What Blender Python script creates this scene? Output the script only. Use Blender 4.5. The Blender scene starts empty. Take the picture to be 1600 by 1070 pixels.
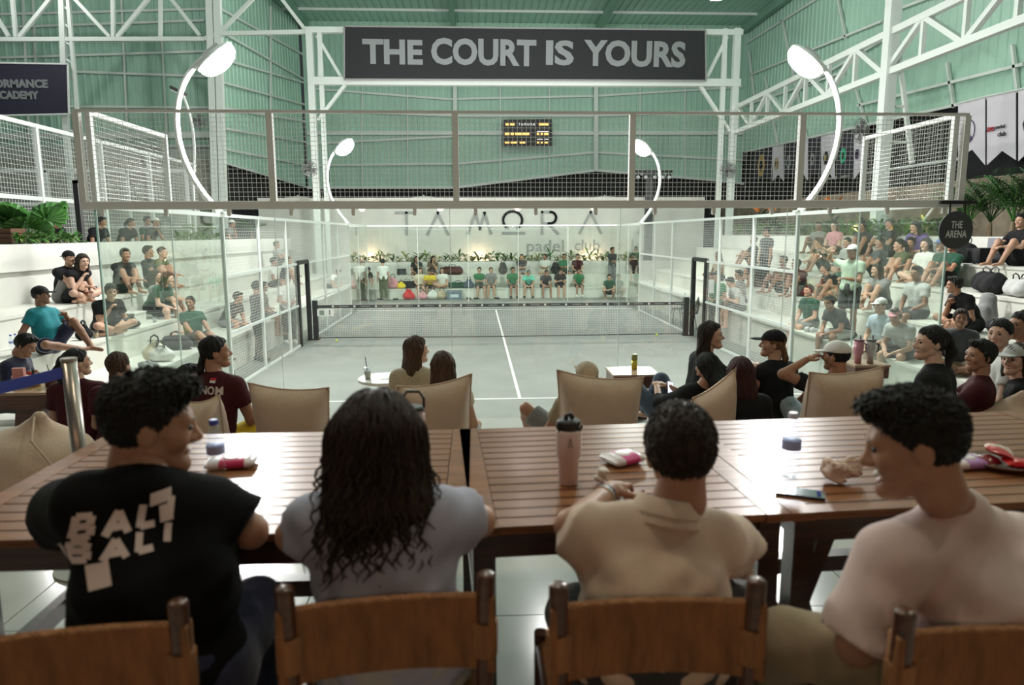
import bpy, math, random
import numpy as np
from mathutils import Vector, Matrix, Quaternion
from mathutils.bvhtree import BVHTree

# ------------------------------------------------------------------ camera, world, exposure
S = bpy.context.scene
COL = S.collection
CAM = np.array([-0.7055, -8.3158, 2.6995]); YAW, PIT, ROL, FPX = 0.05081, 0.15335, -0.004245, 1098.65
_f0 = np.array([math.sin(YAW), math.cos(YAW), 0]); _r0 = np.array([math.cos(YAW), -math.sin(YAW), 0]); _u0 = np.array([0, 0, 1.0])
C_F = _f0*math.cos(PIT) - _u0*math.sin(PIT); _up = _u0*math.cos(PIT) + _f0*math.sin(PIT)
C_R = _r0*math.cos(ROL) + _up*math.sin(ROL); C_U = _up*math.cos(ROL) - _r0*math.sin(ROL)
cd = bpy.data.cameras.new('camera'); cam = bpy.data.objects.new('camera', cd); COL.objects.link(cam)
cd.sensor_width = 36; cd.lens = FPX/1600*36; cd.clip_start = 0.05; cd.clip_end = 300
cd.dof.use_dof = True; cd.dof.focus_distance = 13.0; cd.dof.aperture_fstop = 2.6
cam.matrix_world = Matrix(((C_R[0], C_U[0], -C_F[0], CAM[0]), (C_R[1], C_U[1], -C_F[1], CAM[1]), (C_R[2], C_U[2], -C_F[2], CAM[2]), (0, 0, 0, 1)))
S.camera = cam
w = bpy.data.worlds.new('night'); S.world = w; w.use_nodes = True
w.node_tree.nodes['Background'].inputs[0].default_value = (0.50, 0.56, 0.58, 1)
w.node_tree.nodes['Background'].inputs[1].default_value = 0.06
S.view_settings.view_transform = 'Standard'; S.view_settings.look = 'None'; S.view_settings.gamma = 1
S.view_settings.use_curve_mapping = False
S.view_settings.exposure = 0.0
FLOOD = 820.0      # power of one court floodlight, watts
ROOFFILL = 390.0  # power of one added fill lamp under the roof
PENDANT = 19.0     # power of one warm pendant lamp over the platform

# ------------------------------------------------------------------ pixel -> place helpers (1600 x 1070 frame)
def ray(px, py):
    return C_F + C_R*((px-800)/FPX) + C_U*((535-py)/FPX)
def on_y(px, py, Y):
    d = ray(px, py); t = (Y-CAM[1])/d[1]; return CAM + d*t
def on_x(px, py, X):
    d = ray(px, py); t = (X-CAM[0])/d[0]; return CAM + d*t
def on_z(px, py, Z):
    d = ray(px, py); t = (Z-CAM[2])/d[2]; return CAM + d*t

# ------------------------------------------------------------------ materials
MATS = {}
def mat(name, col, rough=0.6, metal=0.0, spec=0.5, emit=None, estr=0.0, var=0.0, vscale=8.0, bump=0.0, bscale=60.0, coat=0.0, crough=0.1, sheen=0.0, alpha=1.0, sss=0.0, stretch=None, trans=0.0):
    if name in MATS: return MATS[name]
    m = bpy.data.materials.new(name); m.use_nodes = True; nt = m.node_tree; b = nt.nodes['Principled BSDF']
    c = tuple(col)+(1,) if len(col) == 3 else tuple(col)
    b.inputs['Base Color'].default_value = c; b.inputs['Roughness'].default_value = rough; b.inputs['Metallic'].default_value = metal
    b.inputs['Specular IOR Level'].default_value = spec
    b.inputs['Coat Weight'].default_value = coat; b.inputs['Coat Roughness'].default_value = crough
    b.inputs['Sheen Weight'].default_value = sheen; b.inputs['Alpha'].default_value = alpha
    b.inputs['Transmission Weight'].default_value = trans
    if sss:
        b.inputs['Subsurface Weight'].default_value = sss; b.inputs['Subsurface Radius'].default_value = (0.02, 0.008, 0.004); b.inputs['Subsurface Scale'].default_value = 0.5
    if emit is not None:
        b.inputs['Emission Color'].default_value = tuple(emit)+(1,); b.inputs['Emission Strength'].default_value = estr
    if var or bump:
        tc = nt.nodes.new('ShaderNodeTexCoord'); mp = nt.nodes.new('ShaderNodeMapping'); nt.links.new(tc.outputs['Object'], mp.inputs[0])
        if stretch: mp.inputs['Scale'].default_value = stretch
    if var:
        n = nt.nodes.new('ShaderNodeTexNoise'); n.inputs['Scale'].default_value = vscale; n.inputs['Detail'].default_value = 5
        r = nt.nodes.new('ShaderNodeValToRGB'); nt.links.new(mp.outputs[0], n.inputs['Vector']); nt.links.new(n.outputs['Fac'], r.inputs['Fac'])
        r.color_ramp.elements[0].position = 0.3; r.color_ramp.elements[1].position = 0.7
        r.color_ramp.elements[0].color = tuple(max(0, x*(1-var)) for x in c[:3])+(1,); r.color_ramp.elements[1].color = tuple(min(1, x*(1+var)) for x in c[:3])+(1,)
        nt.links.new(r.outputs['Color'], b.inputs['Base Color'])
    if bump:
        n2 = nt.nodes.new('ShaderNodeTexNoise'); n2.inputs['Scale'].default_value = bscale; n2.inputs['Detail'].default_value = 4
        bp = nt.nodes.new('ShaderNodeBump'); bp.inputs['Strength'].default_value = bump; bp.inputs['Distance'].default_value = 0.01
        nt.links.new(mp.outputs[0], n2.inputs['Vector']); nt.links.new(n2.outputs['Fac'], bp.inputs['Height']); nt.links.new(bp.outputs['Normal'], b.inputs['Normal'])
    MATS[name] = m; return m

def glass_mat(name, tint, ior=1.45, rough=0.0, boost=0.0):
    m = bpy.data.materials.new(name); m.use_nodes = True; nt = m.node_tree; nt.nodes.clear()
    o = nt.nodes.new('ShaderNodeOutputMaterial'); mx = nt.nodes.new('ShaderNodeMixShader'); t = nt.nodes.new('ShaderNodeBsdfTransparent'); g = nt.nodes.new('ShaderNodeBsdfGlossy')
    f = nt.nodes.new('ShaderNodeFresnel'); ge = nt.nodes.new('ShaderNodeNewGeometry'); ma = nt.nodes.new('ShaderNodeMath'); ma.operation = 'MULTIPLY_ADD'
    ma.inputs[1].default_value = 1/ior-ior; ma.inputs[2].default_value = ior; nt.links.new(ge.outputs['Backfacing'], ma.inputs[0]); nt.links.new(ma.outputs[0], f.inputs['IOR'])   # thin pane: same index on both faces
    t.inputs[0].default_value = tuple(tint)+(1,); g.inputs['Roughness'].default_value = rough; g.inputs[0].default_value = (1, 1, 1, 1)
    ad = nt.nodes.new('ShaderNodeMath'); ad.operation = 'ADD'; ad.inputs[1].default_value = boost; nt.links.new(f.outputs[0], ad.inputs[0])
    nt.links.new(ad.outputs[0], mx.inputs[0]); nt.links.new(t.outputs[0], mx.inputs[1]); nt.links.new(g.outputs[0], mx.inputs[2]); nt.links.new(mx.outputs[0], o.inputs[0])
    MATS[name] = m; return m

M_WHITE = mat('white_paint_metal', (0.74, 0.76, 0.74), 0.4, 0.0)
M_GREYRAIL = mat('grey_rail_metal', (0.80, 0.78, 0.75), 0.5)
M_BLACK = mat('black_metal', (0.012, 0.012, 0.013), 0.45)
M_DARK = mat('night_and_cloth_dark', (0.015, 0.015, 0.017), 0.9)  # also colours the sheets that stand for night darkness
M_PLASTER = mat('white_plaster', (0.60, 0.59, 0.55), 0.6, var=0.06, vscale=1.5, bump=0.05, bscale=30)
M_GREEN = mat('green_sheet', (0.37, 0.58, 0.465), 0.45, var=0.08, vscale=0.35)
M_COURT = mat('court_turf', (0.215, 0.22, 0.205), 0.85, var=0.08, vscale=1.2, bump=0.15, bscale=250)
M_LINE = mat('court_line_white', (0.80, 0.80, 0.77), 0.8)
M_GLASS = glass_mat('court_glass', (0.955, 0.985, 0.965), 1.45, 0.0, 0.012)
M_GLASSEDGE = mat('glass_edge', (0.25, 0.42, 0.36), 0.2, alpha=0.9)

# ------------------------------------------------------------------ mesh builder
def _frame(a, b):
    a = Vector(a); b = Vector(b); d = (b-a); L = d.length; d = d/max(L, 1e-9)
    h = Vector((0, 0, 1)) if abs(d.z) < 0.95 else Vector((0, 1, 0))
    s = d.cross(h).normalized(); u = s.cross(d).normalized(); return a, b, d, s, u
class MB:
    def __init__(self): self.v = []; self.f = []; self.m = []
    def add(self, vs, fs, mi=0):
        o = len(self.v); self.v += [tuple(x) for x in vs]; self.f += [tuple(i+o for i in q) for q in fs]; self.m += [mi]*len(fs); return self
    def box(self, c, s, rot=None, mi=0):
        x, y, z = s[0]/2, s[1]/2, s[2]/2
        vs = [Vector((i*x, j*y, k*z)) for k in (-1, 1) for j in (-1, 1) for i in (-1, 1)]
        if rot is not None: vs = [rot @ v for v in vs]
        vs = [v+Vector(c) for v in vs]
        return self.add(vs, [(0, 2, 3, 1), (4, 5, 7, 6), (0, 1, 5, 4), (2, 6, 7, 3), (0, 4, 6, 2), (1, 3, 7, 5)], mi)
    def bb(self, x0, x1, y0, y1, z0, z1, mi=0):
        return self.box(((x0+x1)/2, (y0+y1)/2, (z0+z1)/2), (x1-x0, y1-y0, z1-z0), None, mi)
    def bar(self, a, b, w, h=None, mi=0):
        h = h or w; a, b, d, s, u = _frame(a, b); vs = []
        for p in (a, b):
            for i, j in ((-1, -1), (1, -1), (1, 1), (-1, 1)): vs.append(p+s*(i*w/2)+u*(j*h/2))
        return self.add(vs, [(0, 1, 2, 3), (7, 6, 5, 4), (0, 4, 5, 1), (1, 5, 6, 2), (2, 6, 7, 3), (3, 7, 4, 0)], mi)
    def tube(self, pts, r, n=8, mi=0, cap=True):
        pts = [Vector(p) for p in pts]; rr = r if isinstance(r, (list, tuple)) else [r]*len(pts); vs = []; fs = []; s = None
        for i, p in enumerate(pts):
            d = (pts[min(i+1, len(pts)-1)]-pts[max(i-1, 0)]).normalized()
            if s is None:
                h = Vector((0, 0, 1)) if abs(d.z) < 0.9 else Vector((0, 1, 0)); s = d.cross(h).normalized()
            s = (s-d*s.dot(d)).normalized(); u = d.cross(s)
            for k in range(n):
                a = 2*math.pi*k/n; vs.append(p+(s*math.cos(a)+u*math.sin(a))*rr[i])
        for i in range(len(pts)-1):
            for k in range(n):
                k2 = (k+1) % n; fs.append((i*n+k, i*n+k2, (i+1)*n+k2, (i+1)*n+k))
        if cap: fs.append(tuple(range(n-1, -1, -1))); fs.append(tuple((len(pts)-1)*n+k for k in range(n)))
        return self.add(vs, fs, mi)
    def lathe(self, prof, n=20, c=(0, 0, 0), mi=0, rot=None):
        vs = []; fs = []; c = Vector(c)
        for r, z in prof:
            for k in range(n):
                a = 2*math.pi*k/n; v = Vector((r*math.cos(a), r*math.sin(a), z)); vs.append((rot @ v if rot is not None else v)+c)
        for i in range(len(prof)-1):
            for k in range(n):
                k2 = (k+1) % n; fs.append((i*n+k, i*n+k2, (i+1)*n+k2, (i+1)*n+k))
        fs.append(tuple(range(n-1, -1, -1))); fs.append(tuple((len(prof)-1)*n+k for k in range(n)))
        return self.add(vs, fs, mi)
    def prism(self, poly, d, mi=0):
        # poly: list of 3D points (planar), d: extrusion vector
        n = len(poly); d = Vector(d); vs = [Vector(p) for p in poly]+[Vector(p)+d for p in poly]
        fs = [tuple(range(n-1, -1, -1)), tuple(range(n, 2*n))]+[(i, (i+1) % n, n+(i+1) % n, n+i) for i in range(n)]
        return self.add(vs, fs, mi)
    def mesh(self, name, mats, smooth=False):
        me = bpy.data.meshes.new(name); me.from_pydata([tuple(v) for v in self.v], [], self.f)
        for m in (mats if isinstance(mats, (list, tuple)) else [mats]): me.materials.append(m)
        if any(self.m): me.polygons.foreach_set('material_index', self.m)
        if smooth: me.polygons.foreach_set('use_smooth', [True]*len(self.f))
        me.update(); return me
    def build(self, name, mats, parent=None, smooth=False, kind=None):
        root = parent
        while root is not None and root.parent is not None: root = root.parent
        if root is not None and root.type == 'EMPTY' and root.get('_w'):
            L = root.location; self.v = [(v[0]-L.x, v[1]-L.y, v[2]-L.z) for v in self.v]
        return link(name, self.mesh(name, mats, smooth), parent, kind)
def link(name, me, parent=None, kind=None):
    o = bpy.data.objects.new(name, me); COL.objects.link(o)
    if parent is not None: o.parent = parent
    if kind: o['kind'] = kind
    return o
def thing(name, label, cat, loc=(0, 0, 0), rotz=0.0, group=None, world=False):
    o = bpy.data.objects.new(name, None); COL.objects.link(o); o.empty_display_size = 0.1
    o.location = tuple(float(x) for x in loc); o.rotation_euler = (0, 0, rotz); tag(o, label, cat, group)
    if world: o['_w'] = 1
    return o
def tag(o, label, cat, group=None):
    o['label'] = label; o['category'] = cat
    if group: o['group'] = group
    return o
def copy_tree(o, parent=None):
    c = o.copy(); COL.objects.link(c); c.parent = parent
    for ch in o.children: copy_tree(ch, c)
    return c
def text_mesh(txt, size, bold=0.0, extrude=0.002, align='CENTER', spacing=1.0, shear=0.0, lines=1.0):
    cu = bpy.data.curves.new('txt', 'FONT'); cu.body = txt; cu.size = size; cu.align_x = align; cu.align_y = 'CENTER'
    cu.offset = bold*size; cu.extrude = extrude; cu.space_character = spacing; cu.shear = shear; cu.resolution_u = 3; cu.space_line = lines
    o = bpy.data.objects.new('txt', cu); COL.objects.link(o)
    dg = bpy.context.evaluated_depsgraph_get(); me = bpy.data.meshes.new_from_object(o.evaluated_get(dg))
    COL.objects.unlink(o); bpy.data.objects.remove(o); bpy.data.curves.remove(cu); return me
def put_text(name, txt, parent, M, size, mt, bold=0.0, extrude=0.002, fit=None, **k):
    """letters in the XY plane of matrix M; fit = (width, height) rescales to that size"""
    me = text_mesh(txt, size, bold, extrude, **k)
    n = len(me.vertices); co = np.empty(n*3, np.float32); me.vertices.foreach_get('co', co); co = co.reshape(-1, 3)
    if fit:
        lo, hi = co.min(0), co.max(0); c = (lo+hi)/2; co[:, 0] = (co[:, 0]-c[0])*(fit[0]/(hi[0]-lo[0])); co[:, 1] = (co[:, 1]-c[1])*(fit[1]/(hi[1]-lo[1]))
    me.vertices.foreach_set('co', co.ravel()); me.materials.clear(); me.materials.append(mt); me.transform(M); me.update()
    return link(name, me, parent)
def plane_M(o, xdir, ydir):
    x = Vector(xdir).normalized(); y = Vector(ydir); y = (y-x*y.dot(x)).normalized(); z = x.cross(y); o = Vector(o)
    return Matrix(((x.x, y.x, z.x, o.x), (x.y, y.y, z.y, o.y), (x.z, y.z, z.z, o.z), (0, 0, 0, 1)))
# ------------------------------------------------------------------ the hall: floor levels, tiers, walls, steel
def struct(name, world=True):
    o = bpy.data.objects.new(name, None); COL.objects.link(o); o['kind'] = 'structure'; o.empty_display_size = 0.1
    if world: o['_w'] = 1
    return o
ZT, ZP = 0.75, 1.13          # terrace with the beanbags, platform with the tables
fl = MB().bb(-5.62, 5.72, -1.0, 26.0, -0.3, 0.0).build('floor', M_COURT, kind='structure')
for x0, x1, y0, y1 in ((-4.97, 4.97, 3.025, 3.075), (-4.97, 4.97, 16.925, 16.975), (-0.025, 0.025, 3.075, 16.925)):
    MB().bb(x0, x1, y0, y1, 0.0, 0.003).build('court_line', M_LINE, fl)
M_TERR = mat('terrace_concrete', (0.42, 0.42, 0.39), 0.5, var=0.06, vscale=2.0)
M_PLAT = mat('platform_polished_concrete', (0.40, 0.40, 0.37), 0.16, var=0.07, vscale=1.6, spec=0.6)
MB().bb(-12, 12, -4.4, -1.0, -0.3, ZT).build('floor', M_TERR, kind='structure')
pf = MB().bb(-12, 12, -16, -4.4, -0.3, ZP-0.012).build('floor', mat('tile_joint', (0.20, 0.20, 0.19), 0.6), kind='structure')
ti = MB().bb(-0.597, 0.597, -0.597, 0.597, -0.012, 0).mesh('floor_tile', M_PLAT)
for i in range(-6, 7):
    for j in range(0, 5):
        t = link('floor_tile', ti, pf); t.location = (i*1.2+0.35, -5.0-j*1.2, ZP)

L_T = [(-5.62, 0.67), (-6.5, 1.12), (-7.4, 1.57)]           # left tier edges (x, z)
R_T = [(5.72, 0.75), (6.65, 1.22), (7.6, 1.68), (8.55, 2.10)]
F_T = [(21.4, 0.42), (22.3, 0.93)]                          # far tier edges (y, z)
M_TIER = mat('white_tier_paint', (0.60, 0.59, 0.54), 0.5, var=0.05, vscale=1.2, bump=0.04, bscale=20)
def tiers(name, edges, back, y0, y1, sgn):
    for i, (x, z) in enumerate(edges):
        nx = edges[i+1][0] if i+1 < len(edges) else back
        a, b = sorted((x, nx)); o = MB().bb(a, b, y0, y1, -0.3, z-0.02).build(name, M_TIER, kind='structure')
        n = 12; L = (y1-y0)/n
        for k in range(n):     # tread slabs with open joints, slightly nosed over the riser
            e0 = a-0.02 if sgn > 0 else a; e1 = b if sgn > 0 else b+0.02
            MB().bb(e0, e1, y0+k*L+0.003, y0+(k+1)*L-0.003, z-0.05, z).build('tread_slab', M_TIER, o)
tiers('seating_tier', L_T, -8.3, -6.0, 21.0, -1)
tiers('seating_tier', R_T, 9.5, -6.0, 21.0, 1)
# planter walls behind the tiers
o = MB().bb(-9.05, -8.3, -6, 21, -0.3, 2.15).bb(-9.05, -8.2, -6, 21, 2.12, 2.56).build('planter_wall', M_PLASTER, kind='structure')
o = MB().bb(9.5, 11.2, -6, 21, -0.3, 2.60).build('planter_wall', M_PLASTER, kind='structure')
# far tiers and lettered wall
for i, (y, z) in enumerate(F_T):
    ny = F_T[i+1][0] if i == 0 else 23.2
    o = MB().bb(-8.3, 9.5, y, ny, -0.3, z-0.02).build('seating_tier', M_TIER, kind='structure')
    for k in range(9): MB().bb(-8.3+k*17.8/9+0.003, -8.3+(k+1)*17.8/9-0.003, y-0.02, ny, z-0.05, z).build('tread_slab', M_TIER, o)
MB().bb(-8.3, 9.5, 23.2, 23.35, -0.3, 1.48).bb(-8.3, 9.5, 23.9, 24.0, -0.3, 1.48).bb(-8.3, 9.5, 23.35, 23.9, -0.3, 1.40).build('planter_wall', M_PLASTER, kind='structure')
WALLY = 24.6
fw = MB().bb(-10.5, 10.0, WALLY, WALLY+0.25, -0.3, 4.35).build('wall_far', M_PLASTER, kind='structure')
for x in (-5.9, 2.0, 5.6): MB().bb(x, x+0.03, WALLY-0.012, WALLY+0.01, 1.4, 4.35).build('wall_joint_cover', M_PLASTER, fw)

# --- letters TAMORA / padel club on the far wall, raised grey strokes
M_LET = mat('grey_lettering', (0.29, 0.30, 0.29), 0.5)
def wp(px, py): return on_y(px, py, WALLY-0.06)
sign = thing('wall_lettering', 'large grey raised club lettering on the white far wall', 'sign', wp(780, 350), world=True)
def strokes(segs, wd=0.12):
    b = MB()
    for s in segs:
        pts = [wp(*p) for p in s]
        for a, c in zip(pts[:-1], pts[1:]):
            a = Vector(a); c = Vector(c); d = (c-a); L = d.length; d.normalize(); e = d*wd*0.35; u = Vector((0, 1, 0)).cross(d)*wd/2
            b.prism([a-e-u, c+e-u, c+e+u, a-e+u], (0, 0.06, 0))
    return b
def arc(cx, cy, r, a0, a1, n=16, ry=None): return [(cx+r*math.cos(math.radians(a0+(a1-a0)*i/n)), cy-(ry or r)*math.sin(math.radians(a0+(a1-a0)*i/n))) for i in range(n+1)]
for nm, sg in (('letter', [[(618, 332), (648, 332)], [(635, 332), (635, 366)]]),
               ('letter', [[(668, 366), (684, 332)], [(684, 332), (700, 366)]]),
               ('letter', [[(731, 365), (743, 332)], [(743, 332), (750, 358)], [(750, 358), (757, 332)], [(757, 332), (767, 365)]]),
               ('letter', [arc(801, 344, 15, -60, 240, 22, 14), [(786, 364), (819, 364)]]),
               ('letter', [[(847, 365), (847, 331)], [(847, 331), (860, 331)]+arc(860, 340, 9, 90, -90, 10)[1:]+[(850, 349)], [(857, 349), (872, 365)]]),
               ('letter', [[(906, 364), (923, 331)], [(923, 331), (939, 364)]])):
    strokes(sg).build(nm, M_LET, sign)
a = wp(823, 385); b = wp(937, 385)
a2 = wp(881, 385); b2 = wp(898, 385)
for w_, p0, p1 in (('padel', a, a2), ('club', b2, b)):
    put_text('letter_line', w_, sign, plane_M((Vector(p0)+Vector(p1))/2-sign.location+Vector((0, 0.05, 0.06 if w_ == 'club' else -0.05)), (1, 0, 0), (0, 0, 1)), 1.0, M_LET, 0.006, 0.03, fit=(p1[0]-p0[0], 0.70 if w_ == 'padel' else 0.50))

# --- corrugated green cladding
def corr(name, s0, s1, zb, zt, at, out, pitch=0.30, dep=0.035, mt=M_GREEN):
    """at(s) -> (x, y) along the wall, zb/zt(s) bottom and top, out = (nx, ny) unit normal towards the hall"""
    vs = []; s = s0
    prof = ((0, 0), (0.62, 0), (0.70, 1), (0.92, 1))
    ss = []
    while s < s1:
        for f, d in prof:
            if s+f*pitch <= s1: ss.append((s+f*pitch, d*dep))
        s += pitch
    ss.append((s1, 0)); b = MB()
    for s, d in ss:
        x, y = at(s); x += out[0]*d; y += out[1]*d; b.v += [(x, y, zb(s)), (x, y, zt(s))]
    b.f = [(2*i, 2*i+2, 2*i+3, 2*i+1) for i in range(len(ss)-1)]; b.m = [0]*len(b.f)
    return b.build(name, mt, kind='structure')
BY = 36.0
ZROOF = on_y(800, 36, BY)[2]
bl, br = on_y(478, 200, BY)[0], on_y(1162, 200, BY)[0]
kx = [on_y(p, q, BY) for p, q in ((478, 293), (711, 293), (931, 266), (1135, 283), (1162, 287))]
back = corr('wall_back', bl, br, lambda s: float(np.interp(s, [k[0] for k in kx], [k[2] for k in kx])), lambda s: ZROOF, lambda s: (s, BY), (0, -1), 0.34)
RX = br
r0, r1 = on_x(1162, 237, RX), on_x(1600, 140, RX)
def rz(y): return float(np.interp(y, [r1[1]-20, r1[1], r0[1], BY], [r1[2]-1.5, r1[2], r0[2], r0[2]]))
right = corr('wall_right', -14.0, BY, rz, lambda s: ZROOF, lambda s: (RX, s), (-1, 0), 0.42)
LA, LB = on_y(343, 250, 25.0), on_y(478, 290, BY)
dl = math.hypot(LB[0]-LA[0], LB[1]-LA[1]); ux, uy = (LB[0]-LA[0])/dl, (LB[1]-LA[1])/dl
left = corr('wall_left', 0, dl, lambda s: LA[2]+(LB[2]-LA[2])*s/dl, lambda s: ZROOF, lambda s: (LA[0]+ux*s, LA[1]+uy*s), (uy, -ux), 0.42)
ly = 27.0; lx1 = on_y(343, 200, ly)[0]; lzb = on_y(170, 228, ly)[2]
left2 = corr('wall_left', -46, lx1, lambda s: lzb, lambda s: ZROOF+2, lambda s: (s, ly), (0, -1), 0.34)
MB().bb(-46, lx1, ly+0.1, ly+0.3, 0, lzb).build('wall_left', mat('pale_strip_wall', (0.62, 0.68, 0.62), 0.6), kind='structure')
MB().bb(-46, lx1, ly-0.9, ly-0.1, 1.0, on_y(170, 250, ly)[2]).build('wall_left', mat('brown_hedge_screen', (0.36, 0.36, 0.31), 0.9, var=0.3, vscale=3.0), kind='structure')
# ceiling with ribs and rafters
cb = MB()
n = 160
for i in range(n):
    x = -46+i*0.42*0.98
    if x > RX+0.5: break
    cb.bb(x, x+0.42*0.98-0.10, -15, BY+0.2, ZROOF, ZROOF+0.05)
    cb.bb(x+0.42*0.98-0.10, x+0.42*0.98, -15, BY+0.2, ZROOF+0.04, ZROOF+0.09)
cl = cb.build('ceiling', M_GREEN, kind='structure')
M_STEEL = mat('pale_steel', (0.66, 0.71, 0.67), 0.45)
M_GSTEEL = mat('green_steel', (0.20, 0.36, 0.27), 0.5)
for p in (480, 709, 934, 1160): 
    x = on_y(p, 60, BY)[0]; MB().bb(x-0.14, x+0.14, -14, BY, ZROOF-0.5, ZROOF-0.02).build('rafter', M_GSTEEL, cl)
for y in (33.5, 30.8, 28, 25, 22, 18, 14, 9, 4): MB().bb(bl-2, RX, y-0.05, y+0.05, ZROOF-0.14, ZROOF-0.01).build('purlin', M_STEEL, cl)
# girts on the walls
def girt(par, pts, wd=0.12): 
    for a, b in zip(pts[:-1], pts[1:]): MB().bar(a, b, wd, wd).build('girt', M_STEEL, par)
def byp(*pp): return [on_y(p, q, BY-0.12) for p, q in pp]
girt(back, byp((480, 138), (700, 155), (930, 150), (1160, 136))); girt(back, byp((480, 172), (711, 181), (931, 181), (1160, 172)))
girt(back, byp((480, 208), (1160, 208)), 0.22); girt(back, byp((480, 225), (711, 213))); girt(back, byp((480, 258), (711, 256), (931, 238), (1160, 250)))
girt(back, byp((480, 18), (1160, 26))); girt(back, byp((480, 293), (711, 293), (931, 266), (1135, 283), (1162, 287)), 0.15)
for p, q0, q1 in ((566, 40, 290), (637, 40, 292), (782, 130, 280), (858, 130, 272), (1000, 40, 272), (1070, 40, 278)): girt(back, byp((p, q0), (p, q1)), 0.07)
for p, q1 in ((711, 294), (931, 268)): MB().bar(on_y(p, 120, BY-0.3), on_y(p, q1, BY-0.3), 0.24).build('wall_post', M_STEEL, back)
def rxp(*pp): return [on_x(p, q, RX-0.12) for p, q in pp]
for pp in (((1170, 118), (1378, 33)), ((1166, 68), (1290, -10)), ((1240, 145), (1380, 62)), ((1380, 108), (1600, 30)), ((1340, 165), (1600, 100)), ((1165, 165), (1320, 112)), ((1400, 16), (1600, -60)), ((1164, 237), (1490, 165), (1600, 140)), ((1290, 280), (1500, 248))): girt(right, rxp(*pp), 0.10)
for pp in (((1170, 80), (1178, 150)), ((1222, 30), (1262, 225)), ((1310, 0), (1322, 60)), ((1338, 140), (1355, 200)), ((1480, 98), (1491, 168)), ((1582, 70), (1590, 140)), ((1195, 120), (1215, 225))): girt(right, rxp(*pp), 0.10)
def lxp(*pp):
    r = []
    for p, q in pp:      # ray onto the slanting left wall
        d = ray(p, q); nrm = np.array([uy, -ux, 0]); t = np.dot(np.array([LA[0], LA[1], 0])-CAM+nrm*0.12, nrm)/np.dot(d, nrm); r.append(CAM+d*t)
    return r
for pp in (((346, 15), (478, 88)), ((346, 50), (478, 126)), ((346, 92), (478, 130)), ((346, 128), (478, 164)), ((346, 200), (478, 222)), ((346, 232), (478, 258)), ((346, 168), (478, 190)), ((346, 253), (478, 292))): girt(left, lxp(*pp), 0.10)
girt(left, lxp((423, 10), (423, 255)), 0.10)
def l2p(*pp): return [on_y(p, q, ly-0.12) for p, q in pp]
for pp in (((-60, 24), (330, 14)), ((-60, 92), (330, 80)), ((-60, 165), (330, 168)), ((-60, 228), (340, 228)), ((115, 112), (340, 120)), ((-60, 45), (320, 32))): girt(left2, l2p(*pp), 0.10)
girt(left2, l2p((-60, 214), (340, 211)), 0.26)
for p0, p1 in ((52, 60), (190, 200), (250, 262), (36, 46)): girt(left2, l2p((p0, 0), (p1, 228)), 0.08)

# --- black sheets below the cladding, standing for the open night
MB().bb(bl-1.5, RX+0.3, BY+0.35, BY+0.45, 1, kx[2][2]+0.6).build('wall_back', M_DARK, kind='structure')
MB().bb(RX+0.35, RX+0.45, -14, BY+0.4, 2, r0[2]+1.2).build('wall_right', M_DARK, kind='structure')
q = MB(); q.prism([(LA[0]-0.3, LA[1]+0.3, 1), (LB[0]-0.3, LB[1]+0.3, 1), (LB[0]-0.3, LB[1]+0.3, LB[2]+0.3), (LA[0]-0.3, LA[1]+0.3, LA[2]+0.3)], (-0.1, 0.05, 0)); q.build('wall_left', M_DARK, kind='structure')
# stone garden wall behind the right planter
MB().bb(12.6, 13.0, -14, 30, 1.0, 4.1).build('wall_right', mat('brown_garden_wall', (0.20, 0.16, 0.115), 0.85, var=0.35, vscale=2.5), kind='structure')

# --- steel portal with the slogan, plane y = 22
PY = 22.0
def pp_(p, q, dy=0.0): return on_y(p, q, PY+dy)
portal = struct('steel_portal')
def member(par, nm, a, b, wd, hd=None, mt=M_STEEL): return MB().bar(a, b, wd, hd).build(nm, mt, par)
for p in (483, 499, 1133, 1152): 
    t = pp_(p, 45); member(portal, 'column', t, (t[0], t[1], 0.0), 0.26 if p in (483, 1152) else 0.18)
member(portal, 'beam', pp_(478, 47), pp_(1160, 51), 0.22); member(portal, 'beam', pp_(484, 127), pp_(1156, 130), 0.30)
for a, b in (((540, 132), (497, 188)), ((1094, 134), (1140, 205)), ((495, 56), (534, 122)), ((1136, 58), (1104, 122)), ((500, 52), (500, 122)), ((1132, 56), (1132, 124))): member(portal, 'brace', pp_(*a, 0.05), pp_(*b, 0.05), 0.17, 0.12)
trl = struct('roof_truss')
for a, b, wd in (((-40, 62), (320, 61), .16), ((340, 53), (482, 50), .16), ((320, 61), (340, 53), .16), ((-40, -18), (340, -22), .16), ((340, -22), (482, -30), .16)): member(trl, 'chord', pp_(*a), pp_(*b), wd)
for a, b in (((18, -18), (25, 58)), ((30, 58), (92, -18)), ((-28, -10), (14, 57)), ((102, -18), (172, 58)), ((176, -18), (177, 58)), ((183, 58), (245, -18)), ((251, -18), (251, 58)), ((255, -18), (312, 55)), ((345, 50), (420, -28)), ((420, -28), (478, 48))): member(trl, 'web', pp_(*a, 0.03), pp_(*b, 0.03), 0.13)
for (a0, a1, b0, b1) in (((96, -20), (104, 214), (105, -20), (124, 214)),): 
    st = struct('lattice_column'); member(st, 'column', pp_(*a0), pp_(*a1), 0.2); member(st, 'column', pp_(*b0), pp_(*b1), 0.13)
    for k in range(9):
        t = k/8.5; member(st, 'rung', pp_(a0[0]+(a1[0]-a0[0])*t, a0[1]+(a1[1]-a0[1])*t), pp_(b0[0]+(b1[0]-b0[0])*(t+.04), b0[1]+(b1[1]-b0[1])*(t+.04)), 0.07)
t = pp_(104, 214); member(st, 'column', t, (t[0], t[1], 0), 0.2)
st = struct('steel_column')
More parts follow.
